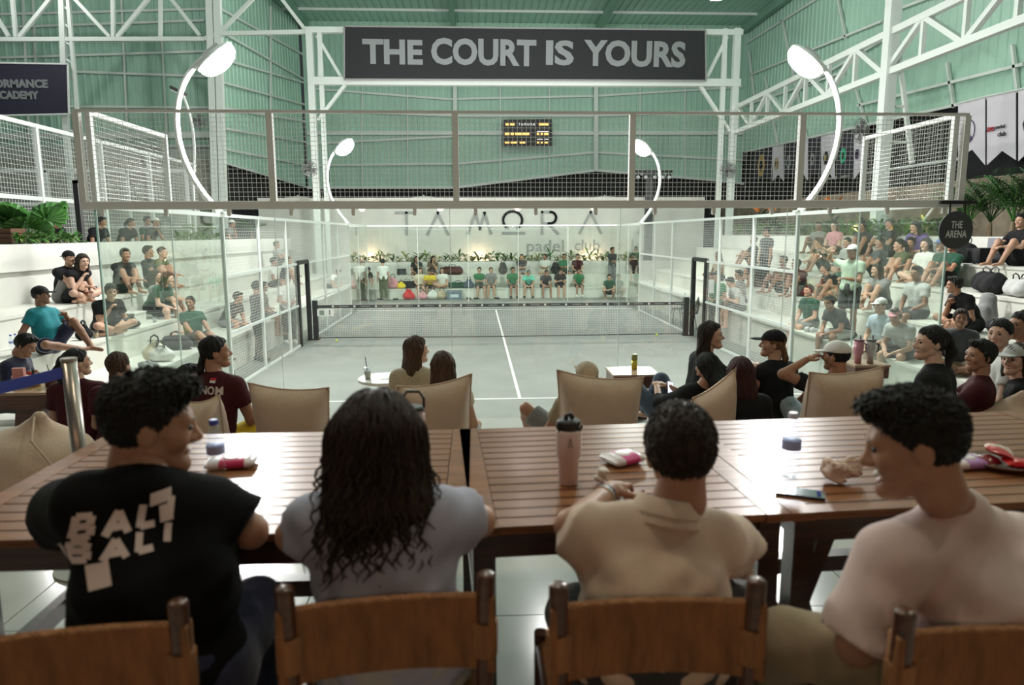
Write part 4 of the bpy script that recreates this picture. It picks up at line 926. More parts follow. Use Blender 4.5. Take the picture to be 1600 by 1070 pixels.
# man 1: black tee with chopped lettering, head turned to the right
P1_ = (-1.455, -6.735, ZS)
J1 = fgJ(P1_, (-1.15, .20), N=(222, 742, -6.66), H=(240, 664, -6.60), SL=(138, 790, -6.70), SR=(335, 800, -6.56), EL=(98, 805, 'z', 1.94), WL=(215, 800, 'z', 1.93), ER=(392, 830, 'z', 1.94), WR=(318, 790, 'z', 1.93), KL=(235, 930, 'z', 1.67), KR=(398, 948, 'z', 1.68))
t1, s1 = seated('man in black tee with white chopped lettering, looking right', J1, P1_, math.pi, 'tan', mat('black_tee', (.005, .005, .0055), .9, spec=.1, bump=.12, bscale=400), m_cloth('navy'), .78, 2.0, HEAD_FINE, fat=.012, seed=3, loose=.035)
HB = SDF(); hair_shell(HB, .011, -.065, -.058, .066); [HB.ell((.025*i, -.030+.012*abs(i), .108-.006*abs(i)), (.034, .050, .020), k=.025) for i in (-1, 0, 1)]; hb = HB.mesh(.006)
o = headpart(t1, J1, 'hair', pack([hb+(0,)], 'hair'), None); o.material_slots[0].link = 'OBJECT'; o.material_slots[0].material = m_hair('black')
headpart(t1, J1, 'hair_locks', strands(hb, 1400, 4, .0034, .022, comb_short, side_len=.35), m_hair('black'))
# woman 2: pale blue grey tee, long wavy hair
P2_ = (-0.925, -6.655, ZS)
J2 = fgJ(P2_, (.1, .15), N=(592, 790, -6.64), H=(590, 695, -6.60), SL=(512, 815, -6.64), SR=(682, 810, -6.64), EL=(458, 836, 'z', 1.94), WL=(560, 800, 'z', 1.93), ER=(748, 814, 'z', 1.94), WR=(640, 800, 'z', 1.93), KL=(560, 950, 'z', 1.67), KR=(690, 945, 'z', 1.67))
t2, s2 = seated('woman with long wavy dark hair in pale blue grey tee', J2, P2_, math.pi, 'fair', m_fab('bluegrey_tee', (.36, .37, .47)), m_cloth('lightgrey'), .62, .75, HEADS['mid'], seed=5, amp=.015, loose=.028)
HB2 = SDF(); hair_shell(HB2, .022, -.10, -.05, .05)
for x in (-.05, -.017, .017, .05): HB2.cone((x, .062, .03), (x*1.35, .082, -.13), .060, .050, .03, flat=(V(0, 1, 0), 1.2)); HB2.cone((x*1.35, .082, -.13), (x*1.0+.012, .088, -.19), .048, .022, .03, flat=(V(0, 1, 0), 1.4))
for g in (-1, 1): HB2.cone((.072*g, .01, .03), (.088*g, .045, -.15), .036, .026, .03)
hb2 = HB2.mesh(.0085); o = headpart(t2, J2, 'hair', pack([hb2+(0,)], 'hair'), None); o.material_slots[0].link = 'OBJECT'; o.material_slots[0].material = m_hair('dark')
def comb_long(c, n, rs):
    d = V(c[0]*2.2 if c[2] > 0 else c[0]*.3, .5 if c[2] > .06 else .03, -1)+rs*.10; return d-n*(d@n)*.9
def comb_wave(c, n, rs): return V(c[0]*.9+rs[0]*.16, .05+rs[1]*.10, -1)+n*.05
headpart(t2, J2, 'hair_locks', strands(hb2, 420, 18, .0045, .115, comb_wave, 9, .010, keep=lambda c: (c[:, 2] < .03) & (c[:, 1] > .0), nside=5, curl=13), m_hair('dark'))
headpart(t2, J2, 'hair_locks', strands(hb2, 1500, 8, .0040, .150, comb_long, 9, .006, keep=lambda c: c[:, 1] > -.07, nside=4, curl=9), m_hair('dark'))
# man 3: cream shirt, cropped hair, hand at his face
P3_ = (-0.285, -6.69, ZS)
J3 = fgJ(P3_, (-.10, .12), roll=-.06, N=(1040, 800, -6.62), H=(1062, 705, -6.58), SL=(915, 838, -6.62), SR=(1118, 845, -6.60), EL=(893, 822, 'z', 1.95), WL=(955, 766, -6.30), ER=(1150, 858, -6.40), WR=(1085, 815, 'z', 1.93), KL=(900, 960, 'z', 1.67), KR=(1140, 960, 'z', 1.67))
t3, s3 = seated('man with cropped dark hair in cream collared shirt', J3, P3_, math.pi, 'tan', m_fab('cream_shirt', (.55, .42, .33)), m_cloth('charcoal'), .70, 2.0, HEAD_FINE, fat=.018, seed=11, amp=.014, loose=.03)
HB3 = SDF(); hair_shell(HB3, .013, -.062, -.062, .062); hb3 = HB3.mesh(.006)
o = headpart(t3, J3, 'hair', pack([hb3+(0,)], 'hair'), None); o.material_slots[0].link = 'OBJECT'; o.material_slots[0].material = m_hair('dark')
headpart(t3, J3, 'hair_locks', strands(hb3, 1500, 6, .0028, .013, comb_short), m_hair('dark'))
cb3 = MB(); N = J3['N']; T3 = J3['T']; f3 = J3['f']; sx3 = J3['sx']; pr = []
for j, (r, u) in enumerate(((.092, -.012), (.084, .022), (.072, .052), (.077, .050), (.090, .012))):
    for i in range(25):
        a = -2.5+5.0*i/24; q = N-T3*.010+(-f3*math.cos(a)+sx3*math.sin(a))*r*(1.0 if abs(math.sin(a)) < .99 else 1)+T3*u-f3*.004; pr.append(q)
for j in range(4):
    for i in range(24): cb3.f.append((j*25+i, j*25+i+1, (j+1)*25+i+1, (j+1)*25+i))
cb3.v = [tuple(q) for q in pr]; cb3.m = [0]*len(cb3.f); cb3.build('collar', m_fab('cream_shirt', (.55, .42, .33)), s3, smooth=True)
wa = J3['WL']+(J3['EL']-J3['WL'])*.14; wd_ = unit(J3['EL']-J3['WL']); 
MB().tube([wa, wa+wd_*.016], .0335, 16).build('watch_strap', mat('watch_leather', (.06, .03, .02), .5), t3); 
MB().tube([wa+wd_*.020, wa+wd_*.024], .0345, 16).tube([wa+wd_*.030, wa+wd_*.033], .0350, 16).build('bracelet', mat('silver', (.7, .7, .7), .25, .9), t3)
# man 4: pale pink tee, laughing, head turned to the left
P4_ = (0.50, -6.84, ZS)
J4 = fgJ(P4_, (1.15, .28), roll=.10, N=(1490, 785, -6.78), H=(1424, 695, -6.80), SL=(1392, 872, -6.86), SR=(1590, 850, -6.66), EL=(1338, 1010, -6.90), WL=(1325, 985, -6.62), ER=(1620, 960, -6.6), WR=(1560, 850, 'z', 1.93), KL=(1225, 1000, 'z', 1.68), KR=(1420, 940, 'z', 1.67), AL=(1215, 1080, -6.6))
t4, s4 = seated('laughing man in pale pink tee at the right edge, looking left', J4, P4_, math.pi, 'tan', m_fab('palepink_tee', (.62, .48, .46)), m_cloth('khaki'), .95, 2.0, HEAD_LAUGH, fat=.028, seed=21, amp=.014, loose=.03)
o = headpart(t4, J4, 'hair', pack([hb+(0,)], 'hair'), None); o.material_slots[0].link = 'OBJECT'; o.material_slots[0].material = m_hair('black')
headpart(t4, J4, 'hair_locks', strands(hb, 1400, 14, .0034, .021, comb_short, side_len=.35), m_hair('black'))
# chopped lettering laid on the back of the black tee
bv = BVHTree.FromPolygons([v.co.copy() for v in s1.data.vertices], [tuple(p.vertices) for p in s1.data.polygons])
M_PRINT = mat('white_print', (.62, .50, .47), .7)
backd = -J1['f']; bx = unit(np.cross(np.array([0, 0, 1.]), backd)); 
def lay(name, polys, off=.0018):
    """2D polygons (x right, z up, metres on the back) pressed onto the shirt"""
    b = MB(); ctr = J1['C']+J1['T']*.015-bx*.065
    for poly in polys:
        poly = [np.array(p, float) for p in poly]; n = 5; a, bq, c, d = poly
        o0 = len(b.v)
        for i in range(n+1):
            for j in range(n+1):
                s, t = i/n, j/n; q = (a*(1-s)+bq*s)*(1-t)+(d*(1-s)+c*s)*t
                w_ = ctr+bx*q[0]+np.array([0, 0, 1.])*q[1]+backd*.4
                hit = bv.ray_cast(Vector(w_), Vector(-backd))
                p = np.array(hit[0])+backd*off if hit[0] is not None else w_-backd*.28
                b.v.append(tuple(p))
        for i in range(n):
            for j in range(n): b.f.append((o0+i*(n+1)+j, o0+(i+1)*(n+1)+j, o0+(i+1)*(n+1)+j+1, o0+i*(n+1)+j+1)); b.m.append(0)
    return b.build(name, M_PRINT, s1, smooth=True)
def sl(x, z, w_, h, k=.10): return [(x+k*0, z), (x+w_, z), (x+w_+k*h/.1*.1, z+h), (x+k*h/.1*.1, z+h)]
def stroke(p, q, wd): p = np.array(p); q = np.array(q); n_ = unit(V(-(q-p)[1], (q-p)[0], 0))[:2]*wd/2; return [tuple(p-n_), tuple(q-n_), tuple(q+n_), tuple(p+n_)]
def glyph(ch, x, z, w_, h, sw, k=.25):
    pt = lambda u, v: (x+u*w_+v*h*k, z+v*h); S_ = lambda a, b: stroke(pt(*a), pt(*b), sw)
    return {'B': [S_((0, 0), (0, 1)), S_((0, 1), (.8, .93)), S_((.8, .93), (.75, .56)), S_((0, .52), (.8, .50)), S_((.85, .5), (.85, .08)), S_((0, 0), (.85, .05))],
            'A': [S_((0, 0), (.45, 1)), S_((.45, 1), (.95, 0)), S_((.25, .32), (.75, .32))], 'L': [S_((0, 0), (0, 1)), S_((0, .04), (.9, .04))], 'I': [S_((.3, 0), (.3, 1))]}[ch]
xs_, gl = -.115, []
for ch, w_, zz in (('B', .038, -.012), ('A', .048, -.016), ('L', .034, -.012), ('I', .02, -.006)): gl.append((ch, xs_, zz, w_)); xs_ += w_+.022
for ch, x, zz, w_ in gl: lay('shirt_letter', glyph(ch, x, zz, w_, .050, .016))
for ch, x, zz, w_ in gl: lay('shirt_letter', glyph(ch, x-.012, zz-.050, w_, .040, .015))
lay('shirt_print_block', [[(.040, .030), (.088, .036), (.092, .066), (.044, .060)]]); lay('shirt_print_block', [[(-.100, -.122), (-.058, -.114), (-.056, -.066), (-.098, -.072)]]); lay('shirt_print_block', [[(.058, -.012), (.086, -.010), (.090, .030), (.060, .028)]])

# ------------------------------------------------------------------ things on the tables
def tumbler(label, px, py, lid='black', handle='loop', hex_=False):
    c = on_z(px, py, ZTAB); t = thing('tumbler', label, 'tumbler', c, group=None)
    pk = mat('pale_pink_steel', (.66, .50, .46), .35, coat=.2)
    MB().lathe([(.001, 0), (.030, 0), (.032, .004), (.034, .085), (.040, .098), (.0415, .110), (.0415, .178), (.038, .186), (.001, .186)], 28).build('flask_body', pk, t, smooth=True)
    if not hex_:
        lid_ = MB().lathe([(.036, .186), (.036, .200), (.039, .202), (.039, .214), (.034, .219), (.001, .219)], 28).build('lid', M_BLACK, t)
        MB().tube([(-.010, 0, .216), (-.008, 0, .232), (.006, 0, .236), (.012, 0, .222)], .008, 10).build('spout', M_BLACK, lid_, smooth=True)
        MB().tube([(-.039, -.002, .204)]+[(.041*math.cos(a), -.018-.014*math.sin(a)*0, .204-.030*math.sin(a)) for a in [math.pi*(1-i/10) for i in range(11)]], .0045, 8).build('handle', M_BLACK, t, smooth=True)
        for sx_ in (-1, 1): MB().tube([(sx_*.0, -.0422, .158), (sx_*.006, -.0422, .150), (sx_*.001, -.0424, .143), (sx_*.008, -.0422, .134)], .0012, 5).build('emblem', M_BLACK, t)
        MB().lathe([(.001, -.0008), (.0028, -.0008), (.0028, .0008), (.001, .0008)], 10, (0, -.0424, .162), rot=Matrix.Rotation(math.pi/2, 3, 'X')).build('emblem', M_BLACK, t)
    else:
        ch = mat('polished_steel', (.65, .65, .66), .2, .9)
        MB().lathe([(.0385, .186), (.040, .190), (.040, .204), (.036, .210), (.001, .210)], 28).build('lid', M_BLACK, t); MB().lathe([(.041, .188), (.041, .196)], 28).build('lid_ring', ch, t)
        MB().tube([(-.038, 0, .204), (-.038, 0, .238), (-.022, 0, .262), (.022, 0, .262), (.038, 0, .238), (.038, 0, .204)], .005, 8).build('handle', M_BLACK, t)
        MB().tube([(-.036, 0, .243), (-.022, 0, .2655), (.0, 0, .2665)], .0053, 8).build('handle_grip', ch, t)
    return t
tumbler('pale pink steel tumbler with black straw lid on middle table', 888, 755); tumbler('pale pink tumbler with angular carry handle beside the wavy haired woman', 648, 722, hex_=True)
M_PET = glass_mat('clear_plastic', (.93, .95, .98), 1.35, 0.05, 0.05); M_LABEL = mat('blue_label', (.36, .42, .74), .4)
def water_bottle(label, c, sc=1.0):
    t = thing('water_bottle', label, 'bottle', c); t.scale = (sc, sc, sc)
    MB().lathe([(.001, 0), (.026, 0), (.030, .006), (.030, .05), (.027, .06), (.030, .07), (.030, .145), (.026, .165), (.014, .188), (.0125, .205), (.001, .205)], 20).build('bottle_body', M_PET, t, smooth=True)
    MB().lathe([(.0305, .096), (.0308, .098), (.0308, .125), (.0305, .127)], 20).build('label_band', M_LABEL, t, smooth=True)
    MB().lathe([(.015, .200), (.0155, .202), (.0155, .216), (.013, .219), (.001, .219)], 16).build('cap', mat('blue_cap', (.05, .09, .45), .4) if sc < 1.01 else mat('white_cap', (.6, .6, .75), .4), t)
    return t
water_bottle('clear water bottle with blue cap beside the man in black tee', on_z(340, 748, ZTAB), .95); water_bottle('clear water bottle with pale cap on the right table', on_z(1234, 744, ZTAB), 1.02)
def tissue(label, c, rz_, col, sx_=1.0):
    t = thing('tissue_pack', label, 'tissue pack', c, rz_)
    b = MB(); n = 10
    L, W_, H_ = .085*sx_, .055, .035
    for i in range(n+1):
        u = i/n*2-1; k = 1-max(0, abs(u)-.8)/.2*.75
        for j in range(12):
            a = 2*math.pi*j/12; x_, z_ = math.cos(a), math.sin(a); r = 1/max(abs(x_), abs(z_))**.75; b.v.append((u*L, x_*r*W_*(.9+.1*k), H_/2*(1+z_*r*k*.96)))
    for i in range(n):
        for j in range(12): b.f.append((i*12+j, i*12+(j+1) % 12, (i+1)*12+(j+1) % 12, (i+1)*12+j)); b.m.append(0 if 2 < i < 8 else 1)
    b.f += [tuple(range(12)), tuple(n*12+j for j in range(11, -1, -1))]; b.m += [1, 1]
    b.build('wrapper', [mat(col[0], col[1], .3), mat('wrapper_white', (.75, .68, .70), .3)], t, smooth=True)
    MB().lathe([(.030, H_-.001), (.026, H_+.002), (.001, H_+.003)], 14).build('peel_flap', mat('wrapper_white', (.75, .68, .70), .3), t); return t
tissue('magenta and white tissue pack near the black tee man', on_z(362, 728, ZTAB), .15, ('magenta_wrap', (.50, .02, .10))); tissue('pink tissue pack left of the cream shirt man', on_z(972, 722, ZTAB), .5, ('pink_wrap', (.70, .07, .28)), .8)
tissue('lilac and white tissue pack beside the snack plate', on_z(1508, 728, ZTAB), .1, ('lilac_wrap', (.45, .22, .52)), .9)
def crumple(label, c, sz, col, name, seed, rz_=0):
    t = thing(name, label, 'paper', c, rz_); s = SDF(); rs = np.random.RandomState(seed)
    for i in range(9): a = rs.rand(3)-.5; s.ell((a[0]*sz[0]*1.3, a[1]*sz[1]*1.3, sz[2]*.5+a[2]*sz[2]*.4), (sz[0]*.34, sz[1]*.34, sz[2]*.45), k=.006)
    def post(D, g): X, Y, Z = g[0][:, None, None], g[1][None, :, None], g[2][None, None, :]; return D+(.006*np.abs(np.sin(90*X+40*Y+3*np.sin(60*Z)))*np.sign(np.sin(70*Y-50*Z)) -.002+.004*np.sin(130*Z+60*X)).astype(np.float32)
    v, f = s.mesh(.004, post); v[:, 2] -= v[:, 2].min(); me = pack([(v, f, 0)], 'crumpled_sheet'); me.polygons.foreach_set('use_smooth', [False]*len(me.polygons)); put('crumpled_sheet', me, t, [mat(col[0], col[1], .7)]); return t
crumple('crumpled white tissue beside the wristwatch', on_z(940, 752, ZTAB), (.022, .02, .022), ('tissue_white', (.70, .62, .55)), 'crumpled_tissue', 3)
crumple('crumpled brown paper wrapper beside the laughing man', on_z(1312, 752, ZTAB), (.075, .05, .055), ('kraft_paper', (.55, .40, .33)), 'paper_wrapper', 5)
c = on_z(1250, 772, ZTAB); t = thing('smartphone', 'dark smartphone lying on the right table near water bottle', 'phone', c, -.42)
MB().bb(-.072, .072, -.036, .036, 0, .008).build('phone_case', mat('phone_black', (.01, .01, .015), .2), t); MB().bb(-.069, .069, -.033, .033, .008, .0086).build('screen', mat('phone_screen', (.02, .02, .06), .05, coat=1), t)
for i in range(3): MB().lathe([(.006, 0), (.006, .002), (.001, .002)], 12, (.055, -.018+.017*i, .0086)).build('camera_lens', mat('lens_blue', (.02, .02, .25), .05), t)
c = on_z(1565, 728, ZTAB); t = thing('snack_plate', 'round brown plate on right table holding snack packs', 'plate', c)
MB().lathe([(.001, 0), (.08, 0), (.105, .016), (.112, .022), (.108, .024), (.08, .008), (.001, .007)], 28).build('dish', mat('brown_dish', (.13, .06, .03), .3), t, smooth=True)
def snack(label, off, rz_, tilt, col, L=.06, W_=.04):
    t2_ = thing('snack_pack', label, 'snack', (c[0]+off[0], c[1]+off[1], c[2]+off[2]), rz_); t2_.rotation_euler = (tilt, .1, rz_)
    b = MB(); n = 8; m_ = 8
    for s in (1, -1):
        for i in range(n+1):
            for j in range(m_+1):
                u, v = i/n*2-1, j/m_*2-1; b.v.append((u*L, v*W_, s*.016*(1-u**4)*(1-v**4)+.002*math.sin(9*u+5*v)))
    o = (n+1)*(m_+1)
    for i in range(n):
        for j in range(m_): q = (i*(m_+1)+j, (i+1)*(m_+1)+j, (i+1)*(m_+1)+j+1, i*(m_+1)+j+1); b.f += [q, tuple(x+o for x in q[::-1])]; b.m += [1 if 2 <= i <= 4 and len(col) > 1 else 0]*2
    b.build('foil_bag', [mat('foil_'+str(k_), k_, .25, coat=.5) for k_ in col], t2_, smooth=True); return t2_
snack('red and white snack bag lying on top of the brown plate', (.0, .02, .052), .9, .25, [(.55, .02, .03), (.75, .62, .45)], .065, .045); snack('dark red foil snack pack at left of the plate', (-.055, -.01, .026), .3, .2, [(.22, .01, .02)], .036, .028); snack('bright red foil snack pack at front of the plate', (.02, -.045, .026), -.2, .1, [(.60, .015, .02)], .045, .03)
# belt barrier post at the left edge of the platform
c = on_y(128, 690, -5.05); t = thing('belt_barrier_post', 'steel belt barrier post with blue retractable belt at left', 'barrier', (c[0], -5.05, ZP), world=True)
ztop = on_y(122, 563, -5.05)[2]; st_ = mat('brushed_steel', (.42, .38, .34), .3, .8)
bx0 = c[0]-.01
MB().tube([(bx0, -5.05, ZP), (bx0-.012, -5.05, ztop)], .032, 20).build('post', st_, t, smooth=True); MB().lathe([(.035, 0), (.035, .012), (.001, .014)], 20, (bx0-.012, -5.05, ztop)).build('post_cap', st_, t)
MB().lathe([(.16, 0), (.16, .012), (.05, .03), (.001, .03)], 24, (bx0, -5.05, ZP)).build('base', st_, t)
e_ = on_y(-60, 628, -5.35); MB().bar((bx0-.02, -5.06, ztop-.05), (e_[0], -5.35, ztop-.10), .003, .05).build('belt', mat('blue_belt', (.05, .08, .42), .6), t)
# ------------------------------------------------------------------ beanbags and the people lounging on the terrace
M_BEAN = mat('taupe_canvas', (0.52, 0.37, 0.27), 0.85, spec=.2, sheen=.2, var=.06, vscale=6, bump=.25, bscale=50)
def beanbag(label, px0, px1, pyt, Y, tilt=0.0, rz_=0.0, lean=0.22, hgt=None, pinch=1.0):
    """px0/px1 = left and right top corners, pyt = (left y, right y) of the top edge"""
    a = on_y(px0, pyt[0], Y); b = on_y(px1, pyt[1], Y); wd = b[0]-a[0]; zt = (a[2]+b[2])/2; hh = hgt or (zt-ZT)
    t = thing('beanbag', label, 'beanbag', ((a[0]+b[0])/2, Y, ZT), rz_, 'taupe beanbags on the terrace')
    roll = math.atan2(b[2]-a[2], wd); n = 26
    def pt(u, v, s):
        x = u*wd/2*(1-.10*pinch*(1-v*v)); z = hh*.5+v*hh/2*(1-.085*pinch*(1-u*u)) if v > 0 else hh*.5+v*hh/2*(1-.02*(1-u*u))
        e = max(0, 1-u**6)*max(0, 1-max(v, 0)**6); w_ = .012*math.sin(u*38+3*math.sin(v*5))*max(0, v-.2)**2+.009*math.sin(v*30+4*u)*max(0, abs(u)-.4)
        y = s*(.17+.06*(1-v))*e**.7+s*w_*e
        x2 = x*math.cos(roll*max(0, v))-0; z2 = z+u*wd/2*math.tan(roll)*max(0, (v+1)/2)
        return (x2, y+(z2-hh*.5)*-lean*0+(-lean)*(z2-.1)*1.0+.05, max(z2, 0.0))
    bm = MB()
    for s in (-1, 1):
        for i in range(n+1):
            for j in range(n+1): bm.v.append(pt(i/n*2-1, j/n*2-1, s))
    o = (n+1)**2
    for i in range(n):
        for j in range(n):
            q = (i*(n+1)+j, (i+1)*(n+1)+j, (i+1)*(n+1)+j+1, i*(n+1)+j+1); bm.f += [q, tuple(x+o for x in q[::-1])]; bm.m += [0, 0]
    bm.build('back_cushion', M_BEAN, t, smooth=True)
    ed = [pt(-1, v/10-1 if v < 20 else 1, 0) for v in range(0, 21)]+[pt(u/10-1, 1, 0) for u in range(1, 21)]+[pt(1, 1-v/10, 0) for v in range(1, 21)]
    MB().tube(ed, .007, 6).build('piping', M_BEAN, t, smooth=True)
    s = SDF(); s.ell((0, .36, .11), (wd*.58, .42, .14), k=.1); s.ell((0, .14, .15), (wd*.50, .2, .20), k=.1)
    v, f = s.mesh(.035); v[:, 2] = np.maximum(v[:, 2], 0); put('seat', pack([(v, f, 0)], 'seat'), t, [M_BEAN]); return t
beanbag('square backed taupe beanbag right of the maroon flag jersey', 396, 519, (592, 600), -3.15)
beanbag('taupe beanbag behind the tumbler with angular handle', 622, 738, (598, 578), -3.15)
beanbag('taupe beanbag left of the small wooden side table', 868, 1002, (574, 586), -3.2, lean=.16)
beanbag('taupe beanbag tilted to a point beside the woman with phone', 1072, 1146, (618, 570), -3.15, lean=.2)
beanbag('taupe beanbag behind the man in white cap', 1252, 1366, (576, 566), -3.15)
beanbag('low taupe beanbag partly hidden behind the black tee man', 296, 352, (620, 610), -3.35)
def blob_bag(label, px, py, Y, w_, h_, seed):
    c = on_y(px, py, Y); t = thing('beanbag', label, 'beanbag', (c[0], Y, ZT), 0, 'taupe beanbags on the terrace'); s = SDF()
    s.ell((0, 0, h_*.40), (w_*.52, .42, h_*.42), k=.1); s.cone((0, .05, h_*.5), (w_*.12, -.05, h_*.94), w_*.30, .05, .12)
    def post(D, g): X, Y_, Z = g[0][:, None, None], g[1][None, :, None], g[2][None, None, :]; return D+(.010*np.sin(26*Z+6*X+2*np.sin(7*X+5*Y_))*np.sin(5*X+3*Z+seed)).astype(np.float32)
    v, f = s.mesh(.024, post); v[:, 2] = np.maximum(v[:, 2], 0); put('bag_shell', pack([(v, f, 0)], 'bag_shell'), t, [M_BEAN])
    MB().tube([(w_*.12, -.05-.05, h_*.97), (w_*.22, -.30, h_*.80), (w_*.42, -.36, h_*.55), (w_*.5, -.34, h_*.3)], .008, 6).build('piping', M_BEAN, t); return t
blob_bag('big rounded taupe beanbag at far left under the blue belt', 50, 700, -3.2, .86, .70, 1)
blob_bag('rounded taupe beanbag at the right edge below the grey cap woman', 1575, 620, -3.35, .82, .78, 2)

def at_head(px, py, zs, J, rz_, sc=1.0):
    """place a figure of pose J on a surface at height zs so that its head shows at the pixel"""
    H = J['H']; hx, hy = rotz(V(H[0], H[1], 0), rz_)[:2]*sc; p = on_z(px, py, zs+H[2]*sc); return (p[0]-hx, p[1]-hy, zs)
def lounge(label, px, py, zs, rz_, pose, **k):
    J = POSES[pose] if isinstance(pose, str) else pose; return person(label, at_head(px, py, zs, J, rz_, k.get('sc', 1.0)), rz_, pose, lod='near', **k)
PI = math.pi
ZB = ZT+.08
def look_at(name, yaw, pitch=0.0, base='cross_lap'):
    J = {k: (v.copy() if hasattr(v, 'copy') else v) for k, v in POSES[base].items()}; d = rotz(V(0, -math.cos(pitch), -math.sin(pitch)), yaw); z = unit(V(0, 0, 1)-d*d[2]); J['HR'] = np.stack([np.cross(-d, z), -d, z], 1); POSES[name] = J; return name
look_at('cl_r', -.9); look_at('cl_l', .9); look_at('lo_r', -.8, 0, 'legs_out'); look_at('lo_l', .6, 0, 'legs_out'); look_at('ku_l', .7, 0, 'knees_up'); look_at('cl_f', 0, 0); look_at('kh_r', -1.1, 0, 'knees_hug')
POSES['point'] = joints((0, 0, .11), (0, -.15, 1), wl=(.10, -.34, .26), wr=(-.18, -.44, .50), al=(-.10, -.30, .06), ar=(.10, -.24, .06), kl=(1, -.6, .35), kr=(-1, -.6, .35), look=(-.55, -.02))
POSES['recline_phone'] = joints((0, 0, .11), (0, .75, .8), wl=(.06, -.14, .40), wr=(-.06, -.14, .40), al=(.14, -.62, .05), ar=(-.14, -.50, .05), kl=(.1, -.1, 1), kr=(-.1, -.1, 1), look=(.2, .5))
POSES['recline'] = joints((0, 0, .11), (0, .6, .9), wl=(.22, -.10, .10), wr=(-.22, -.10, .10), al=(.30, -.48, .05), ar=(-.14, -.70, .05), kl=(.7, -.1, .8), kr=(-.1, -.1, 1), look=(0, -.1))
POSES['hand_head'] = joints((0, 0, .11), (0, .25, 1), wl=(.20, .02, .74), wr=(-.2, -.25, .15), al=(.14, -.70, .05), ar=(-.14, -.70, .05), kl=(.1, -.1, 1), kr=(-.1, -.1, 1), el=(1, -.2, .1), look=(.5, .1))
J_ = person
a_ = lounge('woman with ponytail in dark maroon jersey at left, face to right', 122, 566, ZB, PI+.1, 'cl_r', skin='fair', top='maroon', bot='black', hair='pony', hc='black')
b_ = lounge('woman with braided brown hair in maroon jersey with stripes', 186, 572, ZB, PI-.1, 'cl_f', skin='fair', top='maroon', bot='black', hair='lowpony', hc='brown')
lounge('person with dark hair half hidden left of the flag jersey', 300, 594, ZT+.05, PI-.5, 'cl_r', skin='tan', top='black', bot='black', hair='short', hc='black')
d_ = lounge('person in maroon jersey with red white flag patch and yellow shorts', 338, 550, ZT+.30, PI-.25, 'cl_r', skin='tan', top='maroon', bot='yellow', hair='lowpony', hc='black')
lounge('woman with long brown hair in beige top, looking right', 652, 547, ZB+.06, PI-.2, 'cl_r', skin='light', top='beige', bot='lightgrey', hair='long', hc='brown', sleeve=.4)
lounge('woman with long brown hair seen from behind on the middle beanbag', 692, 572, ZB, PI+.05, 'cl_f', skin='fair', top='cream', bot='lightgrey', hair='long', hc='brown', sleeve=.3)
lounge('person in beige cap lounging with bare knee left of side table', 916, 588, ZT+.10, PI+.15, 'recline', skin='tan', top='khaki', bot='grey', hair='crop', hc='black', cap=('cap', 'beige'))
lounge('woman with long dark hair in black jacket pointing right', 1112, 524, ZB+.18, PI-1.5, 'point', skin='light', top='black', bot='black', hair='long', hc='dark', sleeve=1.3, leg=1.95)
lounge('woman with black hair in dark clothes looking at her phone', 1104, 575, ZT+.12, PI+.55, 'recline_phone', skin='fair', top='black', bot='denim', hair='long', hc='black', sleeve=1.4, leg=1.95)
lounge('person with dark reddish hair seated behind the tilted beanbag', 1156, 582, ZT+.08, PI, 'cl_f', skin='fair', top='black', bot='black', hair='long', hc='auburn')
lounge('woman in black cap and black sleeveless top with blond-tipped ponytail', 1206, 537, ZB+.10, PI+.35, 'cl_l', skin='fair', top='black', bot='black', hair='lowpony', hc='sun', sleeve=.1, cap=('cap', 'black'))
lounge('man in white cap with hand at his head on beanbag', 1305, 556, ZT+.16, PI+.2, 'hand_head', skin='tan', top='black', bot='jeans', hair='crop', hc='black', cap=('cap', 'white'))
look_at('bl_l', .75, .0, 'bench_lap'); pw = lounge('woman in black tee with black ponytail, profile to the left', 1452, 536, ZT+.40, PI+.75, 'bl_l', skin='light', top='black', bot='black', hair='pony', hc='black')
t = thing('pouf', 'taupe pouf under the woman with black ponytail', 'pouf', (pw.location.x, pw.location.y, ZT)); sp_ = SDF(); sp_.ell((0, 0, .20), (.30, .30, .22), k=.05); v, f = sp_.mesh(.03); v[:, 2] = np.clip(v[:, 2], 0, .40); put('cushion', pack([(v, f, 0)], 'cushion'), t, [M_BEAN])
MB().tube([(.285*math.cos(2*PI*k/24), .285*math.sin(2*PI*k/24), .20) for k in range(25)], .006, 5).build('piping', M_BEAN, t)
lounge('young man with black hair in profile near the right beanbag', 1530, 556, ZT+.22, PI+.9, 'ku_l', skin='tan', top='maroon', bot='blue', hair='short', hc='black')
lounge('woman in grey cap with dark hair at the right edge', 1586, 562, ZT+.18, PI+1.0, 'cl_l', skin='light', top='black', bot='black', hair='long', hc='dark', cap=('cap', 'lightgrey'))
lounge('woman with black bun behind the grey cap woman', 1562, 522, ZT+.34, PI+1.2, 'cl_l', skin='light', top='white', bot='black', hair='bun', hc='black')
lounge('man with shaved head in patterned shirt at the right edge', 1596, 508, ZT+.40, PI+.8, 'cl_l', skin='tan', top='lightgrey', bot='black', hair='crop', hc='black', fat=.02)
